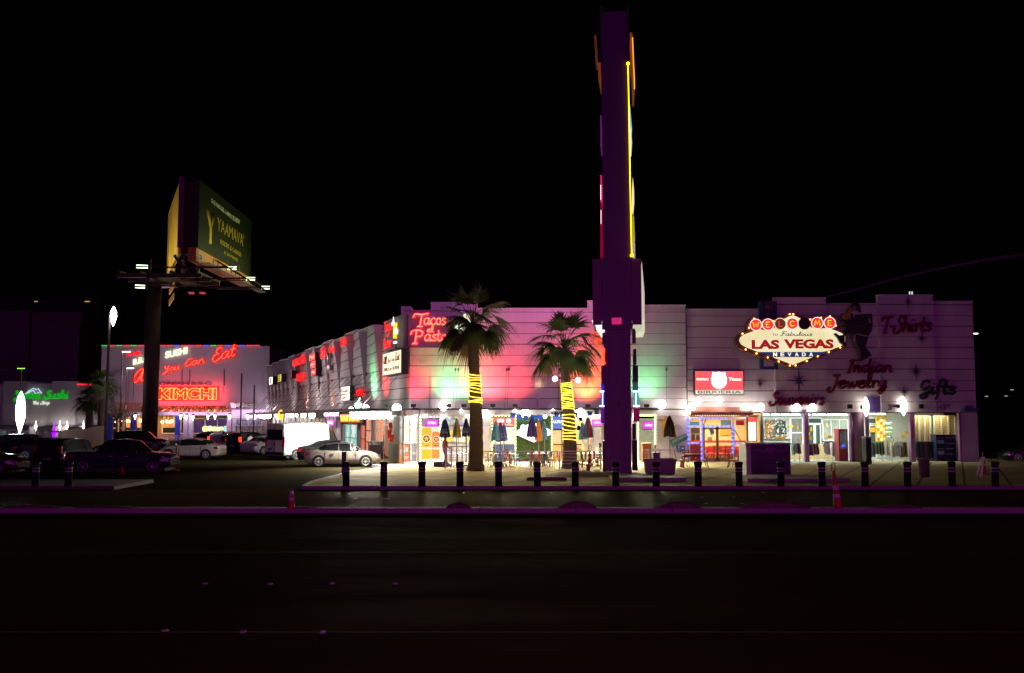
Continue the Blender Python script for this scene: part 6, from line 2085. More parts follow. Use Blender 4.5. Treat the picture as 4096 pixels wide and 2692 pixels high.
for x in (300, 480, 545, 680):
    m = MB(SUS); u = cs(x, 0)[0]; m.box(u - .4, u + .4, -.1, .3, RZ, zf); m.build('column', M('pale far column', (.5, .47, .5), .7), SB)
SL = thing('sushi_sign', 'green neon lettering with a white mountain outline on the far left building', 'sign', SUS.p(cs(320, 860)[0], .3, cs(0, 915)[1]))
m = MB(SUS); a = cs(108, 868); h = cs(0, 812)[1] - a[1]
for t, x0, x1 in (('Yama', 110, 305), ('Sushi', 345, 530)):
    a = cs(x0, 866, .3); b = cs(x1, 866, .3)
    m.script(t, a[0], b[0], a[1], h, .3, .17, 0, .25, xh=1.2)
m.build('lettering', lit('green neon', (.01, .8, .03), .36), SL)
m = MB(SUS)
m.tube([(cs(x, y, .3)[0], .35, cs(x, y, .3)[1]) for x, y in ((198, 835), (225, 810), (262, 788), (285, 800), (298, 790), (326, 828), (300, 820), (280, 832), (262, 805), (235, 815), (215, 830))], .09, 5); m.build('mountain_outline', lit('pale blue neon', (.5, .75, .8), .9), SL)
m = MB(SUS)
for t, x0, x1 in (('The', 255, 300), ('Strip', 318, 384)):
    a = cs(x0, 912, .3); b = cs(x1, 912, .3); m.script(t, a[0], b[0], a[1], cs(0, 890)[1] - a[1], .3, .07, 0, .25, xh=1.1)
m.build('small_lettering', lit('pale neon', (.7, .75, .65), .9), SL)
for x, y in ((283, 1086), (470, 1086), (527, 1086), (654, 1086)):
    u, z = cs(x, y, .8)
    m = MB(SUS); m.box(u - .1, u + .1, .3, .8, z - .1, z + .15); o = m.build('wall_lamp', DARK, SB)
    m = MB(SUS); m.lathe((u, .9, z), [(.02, -.6), (.06, -.3), (.17, .0), (.05, .3), (.01, .8)], 8); m.build('lamp_glass', lit('white far lamp', (1, .93, .85), 10), o)
    lamp('POINT', SUS.p(u, 1.2, z), (1, .9, .8), 60, size=.2)
m = MB(SUS); m.box(cs(615, 0)[0], cs(745, 0)[0], .0, .1, cs(0, 760)[1], cs(0, 753)[1]); m.build('light_strip', lit('edge red', (1, .02, .03), 2.0), SB)
F2 = Fr((0, 210, 0))
DB = M('dark plum render', (.20, .13, .17), .85, var=.2, sc_=.2)
m = MB(F2)
a = F2.hit(-60, 1243); b = F2.hit(120, 1243); c = F2.hit(322, 1250)
m.box(a[0], b[0], -12, 0, 0, a[1]); m.box(b[0], b[0] + 2.6, -12, -1, 0, a[1] - .2); m.box(b[0] + 2.6, c[0], -12, .2, 0, a[1] - .5); m.box(b[0] + 2.6, c[0] + .6, -12, .8, a[1] - 2.4, a[1] - .4)
tag(m.build('hall_building', DB), 'blank dark plum coloured block rising behind the low sushi building', 'building')
F3 = Fr((0, 300, 0))
m = MB(F3); a = F3.hit(-80, 1190); b = F3.hit(400, 1190); m.box(a[0], b[0], -20, 0, 0, a[1])
o = thing('hotel_tower', 'almost black tower with three tiny lit windows behind the plum coloured block', 'building', F3.p(a[0], 0, 0))
m.build('wall', M('night wall', (.03, .025, .03), .9), o)
m = MB(F3)
for x in (144, 345, 353):
    u, z = F3.hit(x, 1206); m.box(u - .5, u + .5, 0, .05, z - .15, z + .15)
m.build('window', lit('tiny window', (1, .55, .15), .5), o)
# low wall between the two left parking rows
m = MB(W0)
P = [Vector(((x - 2048) / FOC * y, y)) for x, y in ((250, 78), (330, 92), (420, 108))]
for p, q in zip(P, P[1:]):
    m.bar((p.x, -p.y, .8), (q.x, -q.y, 1.0), .3, 1.9)
o = tag(m.build('low_wall', M('beige low wall', (.40, .33, .27), .85)), 'low beige wall running back behind the dark pickup', 'wall')
# ================================================================== PALMS
BARK = M('palm bark', (.10, .07, .05), .9, var=.4, sc_=3, bump=1.0, stretch=(1, 1, 5))
FROND = M('palm frond', (.06, .11, .025), .55, var=.35, sc_=2, trans=.35)
FRONDD = M('dry frond', (.14, .11, .05), .8, var=.3)


def palm(name, label, base, h, r0, r1, crown, nf, seed, lean=0.0, rmid=None, mats=None, top=1.0, seg=22):
    r = random.Random(seed)
    t = thing(name, label, 'palm tree', base, None)
    m = MB(W0)
    P = []; R_ = []
    n = 26
    for i in range(n + 1):
        f = i / n
        P.append((base[0] + lean * f * h + .06 * math.sin(f * 5), -base[1], base[2] - .05 + f * h))
        rr = r0 + (r1 - r0) * min(1, f * 1.25)
        rr += r0 * .22 * max(0, 1 - f * 14)
        R_.append(rr * (1 + .05 * (i % 2)) + r.uniform(-.012, .012))
    m.tube(P, R_, 18)
    m.build('trunk', BARK, t)
    top_ = Vector(P[-1])
    m = MB(W0)
    for i in range(nf):
        f = i / nf
        elev = math.radians(84 - 108 * f ** .9) * top
        az = i * 2.39996 + r.uniform(-.2, .2)
        L = crown * r.uniform(.46, .58) * (1 - .22 * f)
        dirn = Vector((math.cos(az) * math.cos(elev), math.sin(az) * math.cos(elev), math.sin(elev)))
        side = Vector((-math.sin(az), math.cos(az), 0))
        mid = top_ + Vector((0, 0, r.uniform(-.25, .25))) + dirn * L * .5 + Vector((0, 0, .02))
        hub = top_ + dirn * L + Vector((0, 0, -.10 * L * (1 + f)))
        m.cur = 1 if f > .9 else 0
        m.tube([top_, mid, hub], [.03, .022, .015], 4)
        fl = crown * r.uniform(.46, .58)
        nl = seg
        d2 = (hub - mid).normalized()
        dn = .10 + .50 * f + r.uniform(-.1, .2)
        d2 = (d2 + Vector((0, 0, -dn))).normalized()
        nrm = side.cross(d2).normalized()
        roll = r.uniform(-.5, .5)
        sd = (side * math.cos(roll) + nrm * math.sin(roll)).normalized()
        for k in range(nl):
            a = (k / (nl - 1) * 2 - 1) * 1.08
            dl = (d2 * math.cos(a) + sd * math.sin(a)).normalized()
            ll = fl * (1 - .28 * abs(a) / 1.08) * r.uniform(.85, 1.08)
            wv = dl.cross(nrm).normalized() * (.045 + .012 * crown / 2)
            droop = .10 + .28 * r.random() + .22 * f
            q = []
            for s_ in (0, .35, .65, .85, 1):
                p = hub + dl * ll * s_ + Vector((0, 0, -droop * ll * s_ * s_ * s_))
                w_ = (1 - s_ ** 3) * (1 if s_ > 0 else .5)
                q.append((p - wv * w_, p + wv * w_ + Vector((0, 0, .015))))
            n0 = m.add([v for pr in q for v in pr])
            for s_ in range(4):
                m.face(n0 + s_ * 2, n0 + s_ * 2 + 1, n0 + s_ * 2 + 3, n0 + s_ * 2 + 2)
    # short boots and hanging stubs under the crown
    for i in range(40):
        az = r.uniform(0, 6.28); z = r.uniform(-.7, .1)
        a = top_ + Vector((math.cos(az) * r1, math.sin(az) * r1, z))
        m.cur = 1
        m.bar(a, a + Vector((math.cos(az) * .22, math.sin(az) * .22, r.uniform(-.3, .1))), .05)
    m.build('crown', [FROND, FRONDD], t)
    return t, P, R_


def wrap(t, P, R_, z0, z1, turns, mat, r_=.028, seed=1, name='rope_light', wob=.10):
    rr = random.Random(seed)
    m = MB(W0)
    pts = []
    zbase = P[0][2]
    H = P[-1][2] - zbase
    n = int(turns * 20)
    ph = [rr.uniform(-wob, wob) for _ in range(int(turns) + 2)]
    for i in range(n + 1):
        f = i / n
        k = f * turns
        j = int(k)
        z = z0 + (z1 - z0) * f + ph[min(j, len(ph) - 1)] * (1 - (k - j)) + ph[min(j + 1, len(ph) - 1)] * (k - j) + .05 * math.sin(k * 2 * PI + j)
        g = (z - zbase) / H * (len(P) - 1)
        gi = max(0, min(len(P) - 2, int(g)))
        fr = g - gi
        c = [P[gi][q] * (1 - fr) + P[gi + 1][q] * fr for q in range(3)]
        R0 = max(R_[gi], R_[gi + 1]) + .03
        a = k * 2 * PI
        pts.append((c[0] + R0 * math.cos(a), c[1] + R0 * math.sin(a), z))
    m.tube(pts, r_, 5)
    return m.build(name, mat, t)


YROPE = lit('yellow rope light', (1, .62, .05), 5.0)
b1 = gd(1902, 1883, 0)
s1 = Fr((0, b1.y, 0))
ht = s1.hit(1895, 1300)[1]
p1, P1, R1_ = palm('palm_tree', 'taller palm left of the pylon, yellow rope light wrapped only round its upper trunk', b1, ht, .40, .27, 2.75, 29, 5, lean=-.012)
wrap(p1, P1, R1_, s1.hit(0, 1622)[1], s1.hit(0, 1495)[1], 10.5, YROPE, .017, 2, wob=.11)
b2 = gd(2280, 1873, 0)
s2 = Fr((0, b2.y, 0))
ht = s2.hit(2265, 1395)[1]
p2, P2, R2_ = palm('palm_tree', 'shorter palm just left of the pylon, wrapped in yellow rope light down to table height', b2, ht, .42, .25, 2.65, 27, 23, lean=-.034)
wrap(p2, P2, R2_, s2.hit(0, 1640)[1], s2.hit(0, 1528)[1], 15, YROPE, .015, 5, wob=.05)
wrap(p2, P2, R2_, s2.hit(0, 1762)[1], s2.hit(0, 1655)[1], 7.6, YROPE, .017, 7, wob=.05)
lamp('POINT', (b1.x, b1.y - 3.2, s1.hit(0, 1580)[1]), (1, .80, .2), 110, size=.3)
lamp('POINT', (b2.x, b2.y - 3.2, s2.hit(0, 1600)[1]), (1, .80, .2), 110, size=.3)
for dx in (-.72, .74):
    lamp('SPOT', (b2.x + dx - .25, b2.y - .1, 4.85), (1, .90, .82), 1000, (b2.x + dx * 6 - 2, 62.0, -.6), .12, 84, .7)
# bracket with two globes on the right palm
u, z = s2.hit(2266, 1513)
m = MB(s2); m.bar((s2.hit(2226, 1515)[0], .1, z), (s2.hit(2308, 1515)[0], .1, z), .07)
o = m.build('lamp_bracket', DARK, p2)
for x, y in ((2220, 1515), (2312, 1520)):
    u, z = s2.hit(x, y, .15)
    m = MB(s2); m.ball((u, .15, z), .15, 10); m.build('lamp_glass', lit('violet white globe', (.95, .75, 1), 9), o)
m = MB(s2); m.tube([(s2.hit(x, y, .3)[0], .3, s2.hit(x, y, .3)[1]) for x, y in ((2203, 1533), (2225, 1524), (2240, 1526), (2236, 1536), (2246, 1545))], .025, 5); m.build('cable', M('pale cable', (.6, .55, .4), .6), p2)
for lab, x, yb, yc, dep, cr, sd in (('small dark palm in front of the sushi building', 363, 1757, 1608, 128, 2.6, 31), ('dark palm with the higher crown between the sushi and barbecue buildings', 412, 1757, 1545, 124, 2.9, 41)):
    X_ = (x - 2048) / FOC * dep
    f_ = Fr((0, dep, 0))
    h = f_.hit(x, yc)[1] - RZ
    palm('palm_tree', lab, Vector((X_, dep, RZ)), h, .55, .42, cr, 34, sd, lean=-.0, seg=14)
# small leafy tree
X_ = (470 - 2048) / FOC * 122
T = thing('small_tree', 'small bare looking dark tree in front of the amber lit shop fronts', 'tree', (X_, 122, RZ))
r = random.Random(6)
m = MB(W0)
m.tube([(X_, -122, RZ), (X_ + .1, -122, 1.5), (X_, -122, 3.0)], [.18, .14, .1], 8)
tips = []
for i in range(16):
    a = r.uniform(0, 6.28); e = r.uniform(.2, 1.2); L = r.uniform(1.0, 2.2)
    p0 = Vector((X_, -122, r.uniform(1.8, 3.0)))
    p1_ = p0 + Vector((math.cos(a) * math.cos(e), math.sin(a) * math.cos(e), math.sin(e))) * L
    m.tube([p0, p1_], [.06, .02], 5)
    tips.append(p1_)
m.build('trunk', BARK, T)
m = MB(W0)
for p in tips:
    for j in range(60):
        q = p + Vector((r.gauss(0, .42), r.gauss(0, .42), r.gauss(0, .36)))
        a = r.uniform(0, 6.28); s_ = r.uniform(.06, .13)
        n0 = m.add([q, q + Vector((math.cos(a) * s_, .03, math.sin(a) * s_)), q + Vector((math.cos(a + .9) * s_, -.03, math.sin(a + .9) * s_))]); m.face(n0, n0 + 1, n0 + 2)
m.build('crown', FROND, T)

# ================================================================== LAMP POSTS
def post(name, label, px, ytop, Y, lamps, base=RZ, r_=.09, group='lamp posts of the car park', mat=None, arm=None, ybase=None):
    X_ = (px - 2048) / FOC * Y
    f_ = Fr((0, Y, 0))
    zt = f_.hit(px, ytop)[1]
    t = thing(name, label, 'lamp post', (X_, Y, base), group)
    m = MB(W0)
    m.tube([(X_, -Y, base), (X_, -Y, zt)], [r_, r_ * .7], 8)
    m.lathe((X_, -Y, base), [(r_ * 2.6, 0), (r_ * 2.6, .5), (r_, .6)], 10)
    m.build('pole', mat or M('post paint', (.16, .12, .10), .5), t)
    for (lx, ly, kind) in lamps:
        u, z = f_.hit(lx, ly)
        m = MB(f_); m.bar((X_, 0, z + .12), (u, 0, z + .12), .08); m.box(u - .45, u + .45, -.2, .2, z + .05, z + .18)
        o = m.build('lamp_head', MATS['post paint'] if 'post paint' in MATS else DARK, t)
        m = MB(f_)
        if kind == 'big':
            m.lathe((u, 0, z), [(.03, -1.0), (.16, -.65), (.30, -.1), (.28, .3), (.15, .65), (.03, .85)], 12)  # glass takes the tall shape of the lamp's glare
            mt = lit('blue white post lamp', (.92, .95, 1), 9)
        elif kind == 'huge':
            m.lathe((u, 0, z), [(.04, -2.2), (.2, -1.6), (.42, -.7), (.44, .4), (.3, 1.4), (.04, 2.0)], 14)  # glass drawn to the full size of the flood lamp's glare
            mt = lit('blue white lamp glare', (.85, .92, 1), 12)
        elif kind == 't':
            m.box(u - .28, u + .28, -.1, .1, z - .05, z + .03); mt = lit('tiny far lamp', (1, .9, .6), .8)
        elif kind == 'green':
            m.box(u - .4, u + .4, -.15, .15, z - .04, z + .04); mt = lit('green post lamp', (.35, .9, .1), 1.6)
        elif kind == 'purple':
            m.lathe((u, 0, z), [(.02, -.6), (.07, -.4), (.10, -.1), (.2, .02), (.06, .4), (.01, .9)], 10); mt = lit('purple post lamp', (.35, .0, .9), 2.2)
        else:
            m.box(u - .42, u + .42, -.16, .16, z - .06, z + .045); mt = lit('post lamp', (1, .97, .85), 5)
        m.build('lamp_glass', mt, o)
        if kind in ('big',):
            lamp('SPOT', (u, Y - .5, z - 1.3), (1, .84, .86), 8000, (-17, 90, 5), .4, 95, 1)
    return t


post('lamp_post', 'tall lamp post with the brightest white lamp, left of the barbecue building', 430, 1262, 92, [(454, 1262, 'big')], r_=.16)
post('lamp_post', 'lamp post whose lamp hangs beside the red 24 HR letters', 486, 1402, 118, [(505, 1407, 's')], r_=.11)
post('lamp_post', 'thinner lamp post whose lamp hangs below the cream BBQ letters', 507, 1468, 130, [(521, 1473, 's')], r_=.10)
post('lamp_post', 'thin post in front of the barbecue building, left of the red script A', 536, 1490, 132, [], r_=.08)
post('lamp_post', 'thin post with a green lamp on top at the far left', 85, 1470, 120, [(84, 1474, 'green')], r_=.12)
post('flood_post', 'white flood lamp drawn as large as its glare at the far left', 84, 1600, 100, [(82, 1645, 'huge')], r_=.10)
lamp('POINT', (Fr((0, 100, 0)).hit(82, 1645)[0], 98.5, 4), (.9, .93, 1), 500, size=.5)
post('marker_post', 'slim post with a purple glowing lamp beside the beige low wall', 214, 1725, 76, [(216, 1733, 'purple')], r_=.06)
for lab, x, yt, yb in (('longer of the two thin dark poles rising over the far lot', 967, 1493, 1608), ('shorter of the two thin dark poles rising over the far lot', 1018, 1539, 1608)):
    Y = 126
    f_ = Fr((0, Y, 0)); a = f_.hit(x, yt)
    m = MB(W0); m.tube([(a[0], -Y, RZ), (a[0], -Y, a[1])], .09, 8); m.lathe((a[0], -Y, RZ), [(.25, 0), (.25, .4), (.1, .5)], 8)
    tag(m.build('pole', M('maroon pole', (.10, .03, .05), .6)), lab, 'pole')
for lab, x, y in (('higher and brighter of the tiny far lamps at the right edge', 4048, 1559), ('lower right tiny far lamp at the right edge', 4024, 1584), ('tiny far lamp nearest the purple building', 3946, 1585)):
    post('lamp_post', lab, x + 4, y - 2, 200, [(x, y, 't')], r_=.05, group='far lamp posts at the right', mat=M('dim post', (.02, .018, .018), .7))
# arched mast arm over the roof at the right
f_ = Fr((0, 70, 0))
m = MB(f_)
P = [f_.hit(x, y) for x, y in ((3250, 1203), (3400, 1165), (3600, 1110), (3800, 1065), (4000, 1030), (4300, 1000))]
m.tube([(a, 0, b) for a, b in P], [.07, .08, .09, .1, .12, .14], 8)
m.tube([(P[-1][0], 0, P[-1][1]), (P[-1][0] + .4, 0, 0)], [.14, .2], 8)
tag(m.build('mast_arm', M('plum steel', (.14, .08, .14), .5)), 'faint dark mast arm curving up over the right roof', 'mast arm')

# ================================================================== BOLLARDS, CONES, ROAD STUDS
BX = [1384, 1535, 1688, 1840, 1995, 2150, 2301, 2463, 2625, 2793, 2957, 3124, 3289, 3461, 3631, 3809, 3981]
hints = ['with a thin black post behind it, nearest the parked white sedan', 'in front of the orange cone by the kiosk', 'in front of the two giant drink cans', 'left of the taller palm',
         'in front of the green chairs', 'standing before the green wall and the wheel stop', 'directly before the trunk of the shorter palm', 'in front of the tall purple pylon', 'in front of the concrete planter',
         'in front of the restaurant door with blue lights', 'just left of the purple booth', 'hiding part of the front of the purple booth', 'left of the tall orange delineator', 'in front of the round striped column',
         'in front of the hanging white T-shirt', 'in front of the navy rack at the shutters', 'last one at the dark right end']
GBO = 'black bollards along the kerb'
BOLB = M('bollard black', (.018, .018, .02), .55, bump=.1)
BAND = M('reflective band', (.62, .5, .62), .35)
def bollard(px, lab, y=1945):
    g = gd(px, y, 0)
    t = thing('bollard', lab, 'bollard', g, GBO)
    m = MB(W0)
    m.lathe((g.x, -g.y, 0), [(.145, 0), (.145, .86), (.155, .88), (.175, .90), (.18, .94), (.17, .985), (.10, 1.01), (.02, 1.015)], 20)
    m.lathe((g.x, -g.y, 0), [(.2, 0), (.2, .02), (.15, .03)], 20)
    m.build('post', BOLB, t)
    for z in (.62, .74):
        m = MB(W0); m.lathe((g.x, -g.y, 0), [(.147, z - .022), (.150, z - .02), (.150, z + .02), (.147, z + .022)], 20)
        m.build('band', BAND, t)
    t.rotation_euler = (RND.uniform(-.012, .012), RND.uniform(-.016, .016), RND.uniform(0, 3))
for x, h in zip(BX, hints):
    bollard(x, 'black bollard ' + h)
bollard(141, 'black bollard at the dark left end, left one of a pair', 1946)
bollard(273, 'black bollard at the dark left end, right one of a pair', 1946)
g = gd(1376, 1900, 0)
m = MB(W0); m.box(g.x - .11, g.x + .11, -g.y - .1, -g.y + .1, 0, 1.15); m.box(g.x - .16, g.x + .16, -g.y - .15, -g.y + .15, 0, .03)
tag(m.build('dark_post', BLACK), 'square black post standing just behind the leftmost bollard of the long row', 'post')
g = gd(1533, 1880, 0)
f_ = Fr((0, g.y, 0))
m = MB(W0); m.tube([(g.x, -g.y, 0), (g.x, -g.y, f_.hit(1533, 1738)[1])], .025, 6); m.lathe((g.x, -g.y, 0), [(.12, 0), (.12, .02), (.03, .04)], 10)
tag(m.build('thin_pole', GALV), 'thin bare metal pole beside the white sedan nose', 'pole')
OR_ = M('cone orange', (.45, .055, .02), .6)
WHB = M('cone white band', (.75, .72, .72), .4)
def cone(name, lab, x, yb, z, h, r_, lean=(0, 0), bands=((.45, .6), (.7, .82)), loop=False, mat=None, base=.0, group=None, white=False):
    g = gd(x, yb, z)
    t = thing(name, lab, 'cone' if 'cone' in name else 'delineator', g, group)
    def pt(f):
        return (g.x + lean[0] * f * h, -g.y, z + f * h)
    def rad(f):
        return r_ * (1 - f) + r_ * .32 * f
    m = MB(W0)
    fs = [i / 12 for i in range(13)]
    m.tube([pt(f) for f in fs], [rad(f) for f in fs], 14)
    if base:
        m.box(g.x - base, g.x + base, -g.y - base, -g.y + base, z, z + .04)
    if loop:
        a = Vector(pt(1)); 
        m.tube([a + Vector((-.05, 0, -.02)), a + Vector((-.06, 0, .22)), a + Vector((0, 0, .27)), a + Vector((.06, 0, .22)), a + Vector((.05, 0, -.02))], .014, 6)
    m.build('body', mat or OR_, t)
    for a, b in bands:
        m = MB(W0); m.tube([pt(a), pt(b)], [rad(a) + .006, rad(b) + .006], 14); m.build('band', WHB, t)
    return t


cone('traffic_cone', 'pale banded cone standing on the median kerb at the left', 1165, 2037, 0, .58, .12, bands=((.45, .66), (.72, .97)), base=.0)
cone('delineator', 'tall orange delineator with two pale bands and a handle loop on the median', 3353, 2032, 0, 1.15, .135, lean=(-.10, 0), bands=((.28, .38), (.50, .62)), loop=True)
cone('delineator', 'leaning orange delineator in the soil bed left of the pylon', 2352, 1893, .05, 1.12, .115, lean=(.10, 0), bands=((.36, .46), (.66, .76)), loop=True, base=.2)
cone('delineator', 'orange delineator in front of the dark pickup', 489, 1897, RZ, 1.0, .10, bands=((.7, .8),), loop=False, base=.2)
cone('delineator', 'red delineator leaning at the dark right end of the pavement', 3937, 1898, 0, 1.15, .11, lean=(-.03, 0), bands=((.36, .46), (.66, .76)), base=.2)
cone('traffic_cone', 'orange cone with white bands on the bright pavement beside the kiosk', 1533, 1832, 0, .72, .17, bands=((.42, .58), (.7, .84)), base=.21)
cone('traffic_cone', 'orange cone half hidden between the parked sedan and the vendor cart', 1480, 1826, 0, .72, .17, bands=((.42, .58), (.7, .84)), base=.21)
for i, (x, lab) in enumerate(((695, 'leftmost of the three yellow and red rods by the pickup nose'), (702, 'middle red rod of the three by the pickup nose'), (713, 'rightmost yellow rod of the three by the pickup nose'))):
    g = gd(x, 1876 + i * 4, RZ); f_ = Fr((0, g.y, 0)); zt = f_.hit(x, 1792)[1]
    m = MB(W0); m.tube([(g.x, -g.y, RZ), (g.x, -g.y, zt)], .03, 6); m.lathe((g.x, -g.y, RZ), [(.1, 0), (.1, .03), (.03, .04)], 8)
    tag(m.build('marker_rod', M('rod %d' % (i % 2), (.5, .33, .04) if i != 1 else (.45, .05, .04), .5)), lab, 'rod', 'rods by the pickup nose')
# leaning reflective barricade at the right
g0, g1 = gd(3907, 1906, 0), gd(3932, 1906, 0)
m = MB(W0)
a = Vector((g0.x, -g0.y, 0)); up = Vector((.30, -.1, .92))
for dx in (0, .17):
    m.bar(a + Vector((dx, 0, 0)), a + Vector((dx, 0, 0)) + up, .03)
for k in (.12, .35, .62, .9):
    m.bar(a + up * k, a + Vector((.17, 0, 0)) + up * k, .035)
m.bar(a + Vector((.09, 0, 0)) + up, a + Vector((.5, -.5, 0)), .025)
tag(m.build('barricade', M('barricade white', (.75, .75, .75), .4)), 'narrow white ladder shaped barricade leaning at the right end of the pavement', 'barricade')
g = gd(3697, 1908, 0)
m = MB(W0); m.lathe((g.x, -g.y, 0), [(.2, 0), (.24, .02), (.26, .75), (.3, .76), (.3, .84), (.22, .86)], 16)
tag(m.build('rubbish_bin', M('bin purple grey', (.22, .12, .2), .6)), 'round low rubbish bin on the pavement before the shutters', 'bin')
STUD = M('road stud ceramic', (.35, .28, .28), .35)
for (x, y, h) in ((820, 2336, 'dimmest stud at the left end of the far row'), (1080, 2337, 'second stud from the left in the far row'), (1327, 2336, 'third stud from the left in the far row'), (1582, 2337, 'brightest stud at the right end of the far row'),
                  (660, 2525, 'leftmost stud in the near row'), (972, 2529, 'middle stud in the near row'), (1290, 2531, 'rightmost stud in the near row')):
    g = gd(x, y, RZ)
    m = MB(W0); m.lathe((g.x, -g.y, RZ), [(.052, 0), (.05, .012), (.034, .022), (.01, .026)], 16)
    tag(m.build('road_stud', STUD), 'round pale ' + h + ' on the dark road', 'road stud', 'round studs on the dark road')
for x, y in ((1345, 1978), (1395, 1977), (1440, 1977), (1538, 1996), (1738, 1975), (1790, 1975), (1850, 1974), (2150, 1972), (2205, 1972), (2255, 1972), (2565, 1970), (2678, 1971), (2682, 1991), (2808, 1990), (2936, 1990), (2825, 2015), (2968, 2015), (1550, 1996), (1420, 1996), (3055, 1971), (2680, 2015)):
    g = gd(x, y, RZ)
    m = MB(W0); m.box(g.x - .05, g.x + .05, -g.y - .05, -g.y + .05, RZ, RZ + .02, -.015 + .0)
    tag(m.build('road_marker', STUD), 'small square reflector stud on the lit lane between kerb and median', 'road stud', 'small reflectors on the lit lane')

# ================================================================== FURNITURE
CHC = {'r': (.55, .03, .02), 'o': (.75, .22, .02), 'y': (.75, .50, .03), 'b': (.02, .14, .42), 'g': (.03, .28, .08), 'm': (.30, .05, .06)}
CN = {'r': 'red', 'o': 'orange', 'y': 'yellow', 'b': 'blue', 'g': 'green', 'm': 'maroon'}


def cafe_chair(x, y, rot, c, lab, z=0.0):
    f = Fr((x, y, z), rot)
    mt = M('chair paint ' + c, CHC[c], .35, .2)
    t = thing('cafe_chair', lab, 'chair', (x, y, z), 'metal cafe chairs on the terrace')
    m = MB(f); m.plate([(-.18, .435), (.18, .435), (.18, .455), (-.18, .455)], -.18, .18); m.build('seat', mt, t)
    for s_ in (-1, 1):
        m = MB(f); m.bar((s_ * .15, .15, .44), (s_ * .21, .22, 0), .035); m.build('leg', mt, t)
        m = MB(f); m.bar((s_ * .15, -.15, .44), (s_ * .21, -.22, 0), .035); m.build('leg', mt, t)
    m = MB(f)
    m.tube([(-.17, -.16, .45), (-.2, -.2, .7), (-.14, -.23, .83), (0, -.24, .87), (.14, -.23, .83), (.2, -.2, .7), (.17, -.16, .45)], .013, 6)
    m.plate([(-.045, .45), (.045, .45), (.055, .85), (-.055, .85)], -.225, -.215)
    for s_ in (-1, 1):
        m.tube([(s_ * .19, -.19, .62), (s_ * .21, .0, .64), (s_ * .17, .13, .46)], .012, 6)
    m.build('backrest', mt, t)
    return t


def table(name, x, y, w_, dep, h, lab, top, leg, z=0.0, ped=True):
    t = thing(name, lab, 'table', (x, y, z), 'tables on the terrace')
    f = Fr((x, y, z))
    m = MB(f); m.box(-w_ / 2, w_ / 2, -dep / 2, dep / 2, h - .035, h); m.build('table_top', top, t)
    if ped:
        m = MB(f)
        for u in ((-w_ * .3, w_ * .3) if w_ > 1.2 else (0,)):
            m.tube([(u, 0, 0), (u, 0, h - .03)], .035, 8); m.bar((u - .22, 0, .02), (u + .22, 0, .02), .05, .03); m.bar((u, -.22, .02), (u, .22, .02), .05, .03)
        m.build('pedestal', leg, t)
    else:
        for su in (-1, 1):
            for sv in (-1, 1):
                m = MB(f); m.bar((su * (w_ / 2 - .08), sv * (dep / 2 - .08), h - .03), (su * (w_ / 2 - .02), sv * (dep / 2 - .02), 0), .07); m.build('leg', leg, t)
        m = MB(f); m.box(-w_ / 2 + .05, w_ / 2 - .05, -dep / 2 + .05, dep / 2 - .05, h - .13, h - .04); m.build('apron', leg, t)
    return t


UMC = {'n': ((.02, .03, .10), (.02, .03, .10)), 't': ((.05, .22, .30), (.16, .35, .40)), 'c': ((.02, .18, .15), (.75, .22, .02)), 'p': ((.07, .05, .12), (.08, .06, .14)), 'o': ((.8, .27, .02), (.8, .27, .02)),
       'rc': ((.04, .15, .30), (.32, .02, .02)), 'k': ((.025, .02, .02), (.03, .02, .02)), 'u': ((.05, .02, .12), (.03, .02, .06)), 'b': ((.04, .09, .25), (.05, .12, .3))}


def parasol(px, ytop, ybot, Y, kind, lab, w_=.2, text=None, lowx=None, ring=None):
    f = Fr((0, Y, 0))
    u, zt = f.hit(px, ytop); zb_ = f.hit(px, ybot)[1]
    t = thing('parasol', lab, 'parasol', (u, Y, 0), 'closed parasols on the terrace')
    m = MB(f); m.tube([(u, 0, 0), (u, 0, zt + .05)], .022, 8); m.lathe((u, 0, 0), [(.22, 0), (.22, .05), (.04, .08)], 14); m.build('pole', M('parasol pole', (.45, .42, .38), .5) if kind in 'to' else DARK, t)
    c1, c2 = UMC[kind]
    m = MB(f)
    n = 24
    H = zt - zb_
    prof = [(.02, zt), (.07, zt - .04), (.10 if w_ < .25 else .12, zt - .18), (w_ * .62, zt - H * .35), (w_ * .85, zt - H * .6), (w_ * .92, zt - H * .8), (w_ * 1.02, zb_)]
    rr = random.Random(int(px))
    rings = []
    for j, (r_, z) in enumerate(prof):
        pts = []
        for k in range(n):
            a = 2 * PI * k / n
            q = r_ * (1 + (.17 if k % 2 else -.12) * min(1, j / 3)) * (1 + .06 * math.sin(a * 2 + px))
            zz = z + (rr.uniform(-.05, .05) if j == len(prof) - 1 else 0)
            pts.append((u + q * math.cos(a), q * math.sin(a), zz))
        rings.append(m.add(pts))
    m.sm = False
    for a, b in zip(rings, rings[1:]):
        for k in range(n):
            m.cur = 1 if (k // 3) % 2 else 0
            m.face(a + k, a + (k + 1) % n, b + (k + 1) % n, b + k)
    m.build('canopy', [M('parasol %s a' % kind, tuple(min(.8, q * 1.35) for q in c1), .8, var=.25, sc_=5, trans=.55), M('parasol %s b' % kind, tuple(min(.8, q * 1.35) for q in c2), .8, var=.25, sc_=5, trans=.55)], t)
    if text:
        m = MB(f); m.text(text, u - w_ * .62, u + w_ * .62, zb_ + .22, zb_ + .22 + .12, w_ * 1.06, .012, .02); 
        if len(text) < 8: m.text(text, u - w_ * .55, u + w_ * .55, zb_ + .38, zb_ + .48, w_ * 1.03, .012, .0)
        m.build('lettering', M('parasol print', (.45, .45, .45), .7), t)
    return t


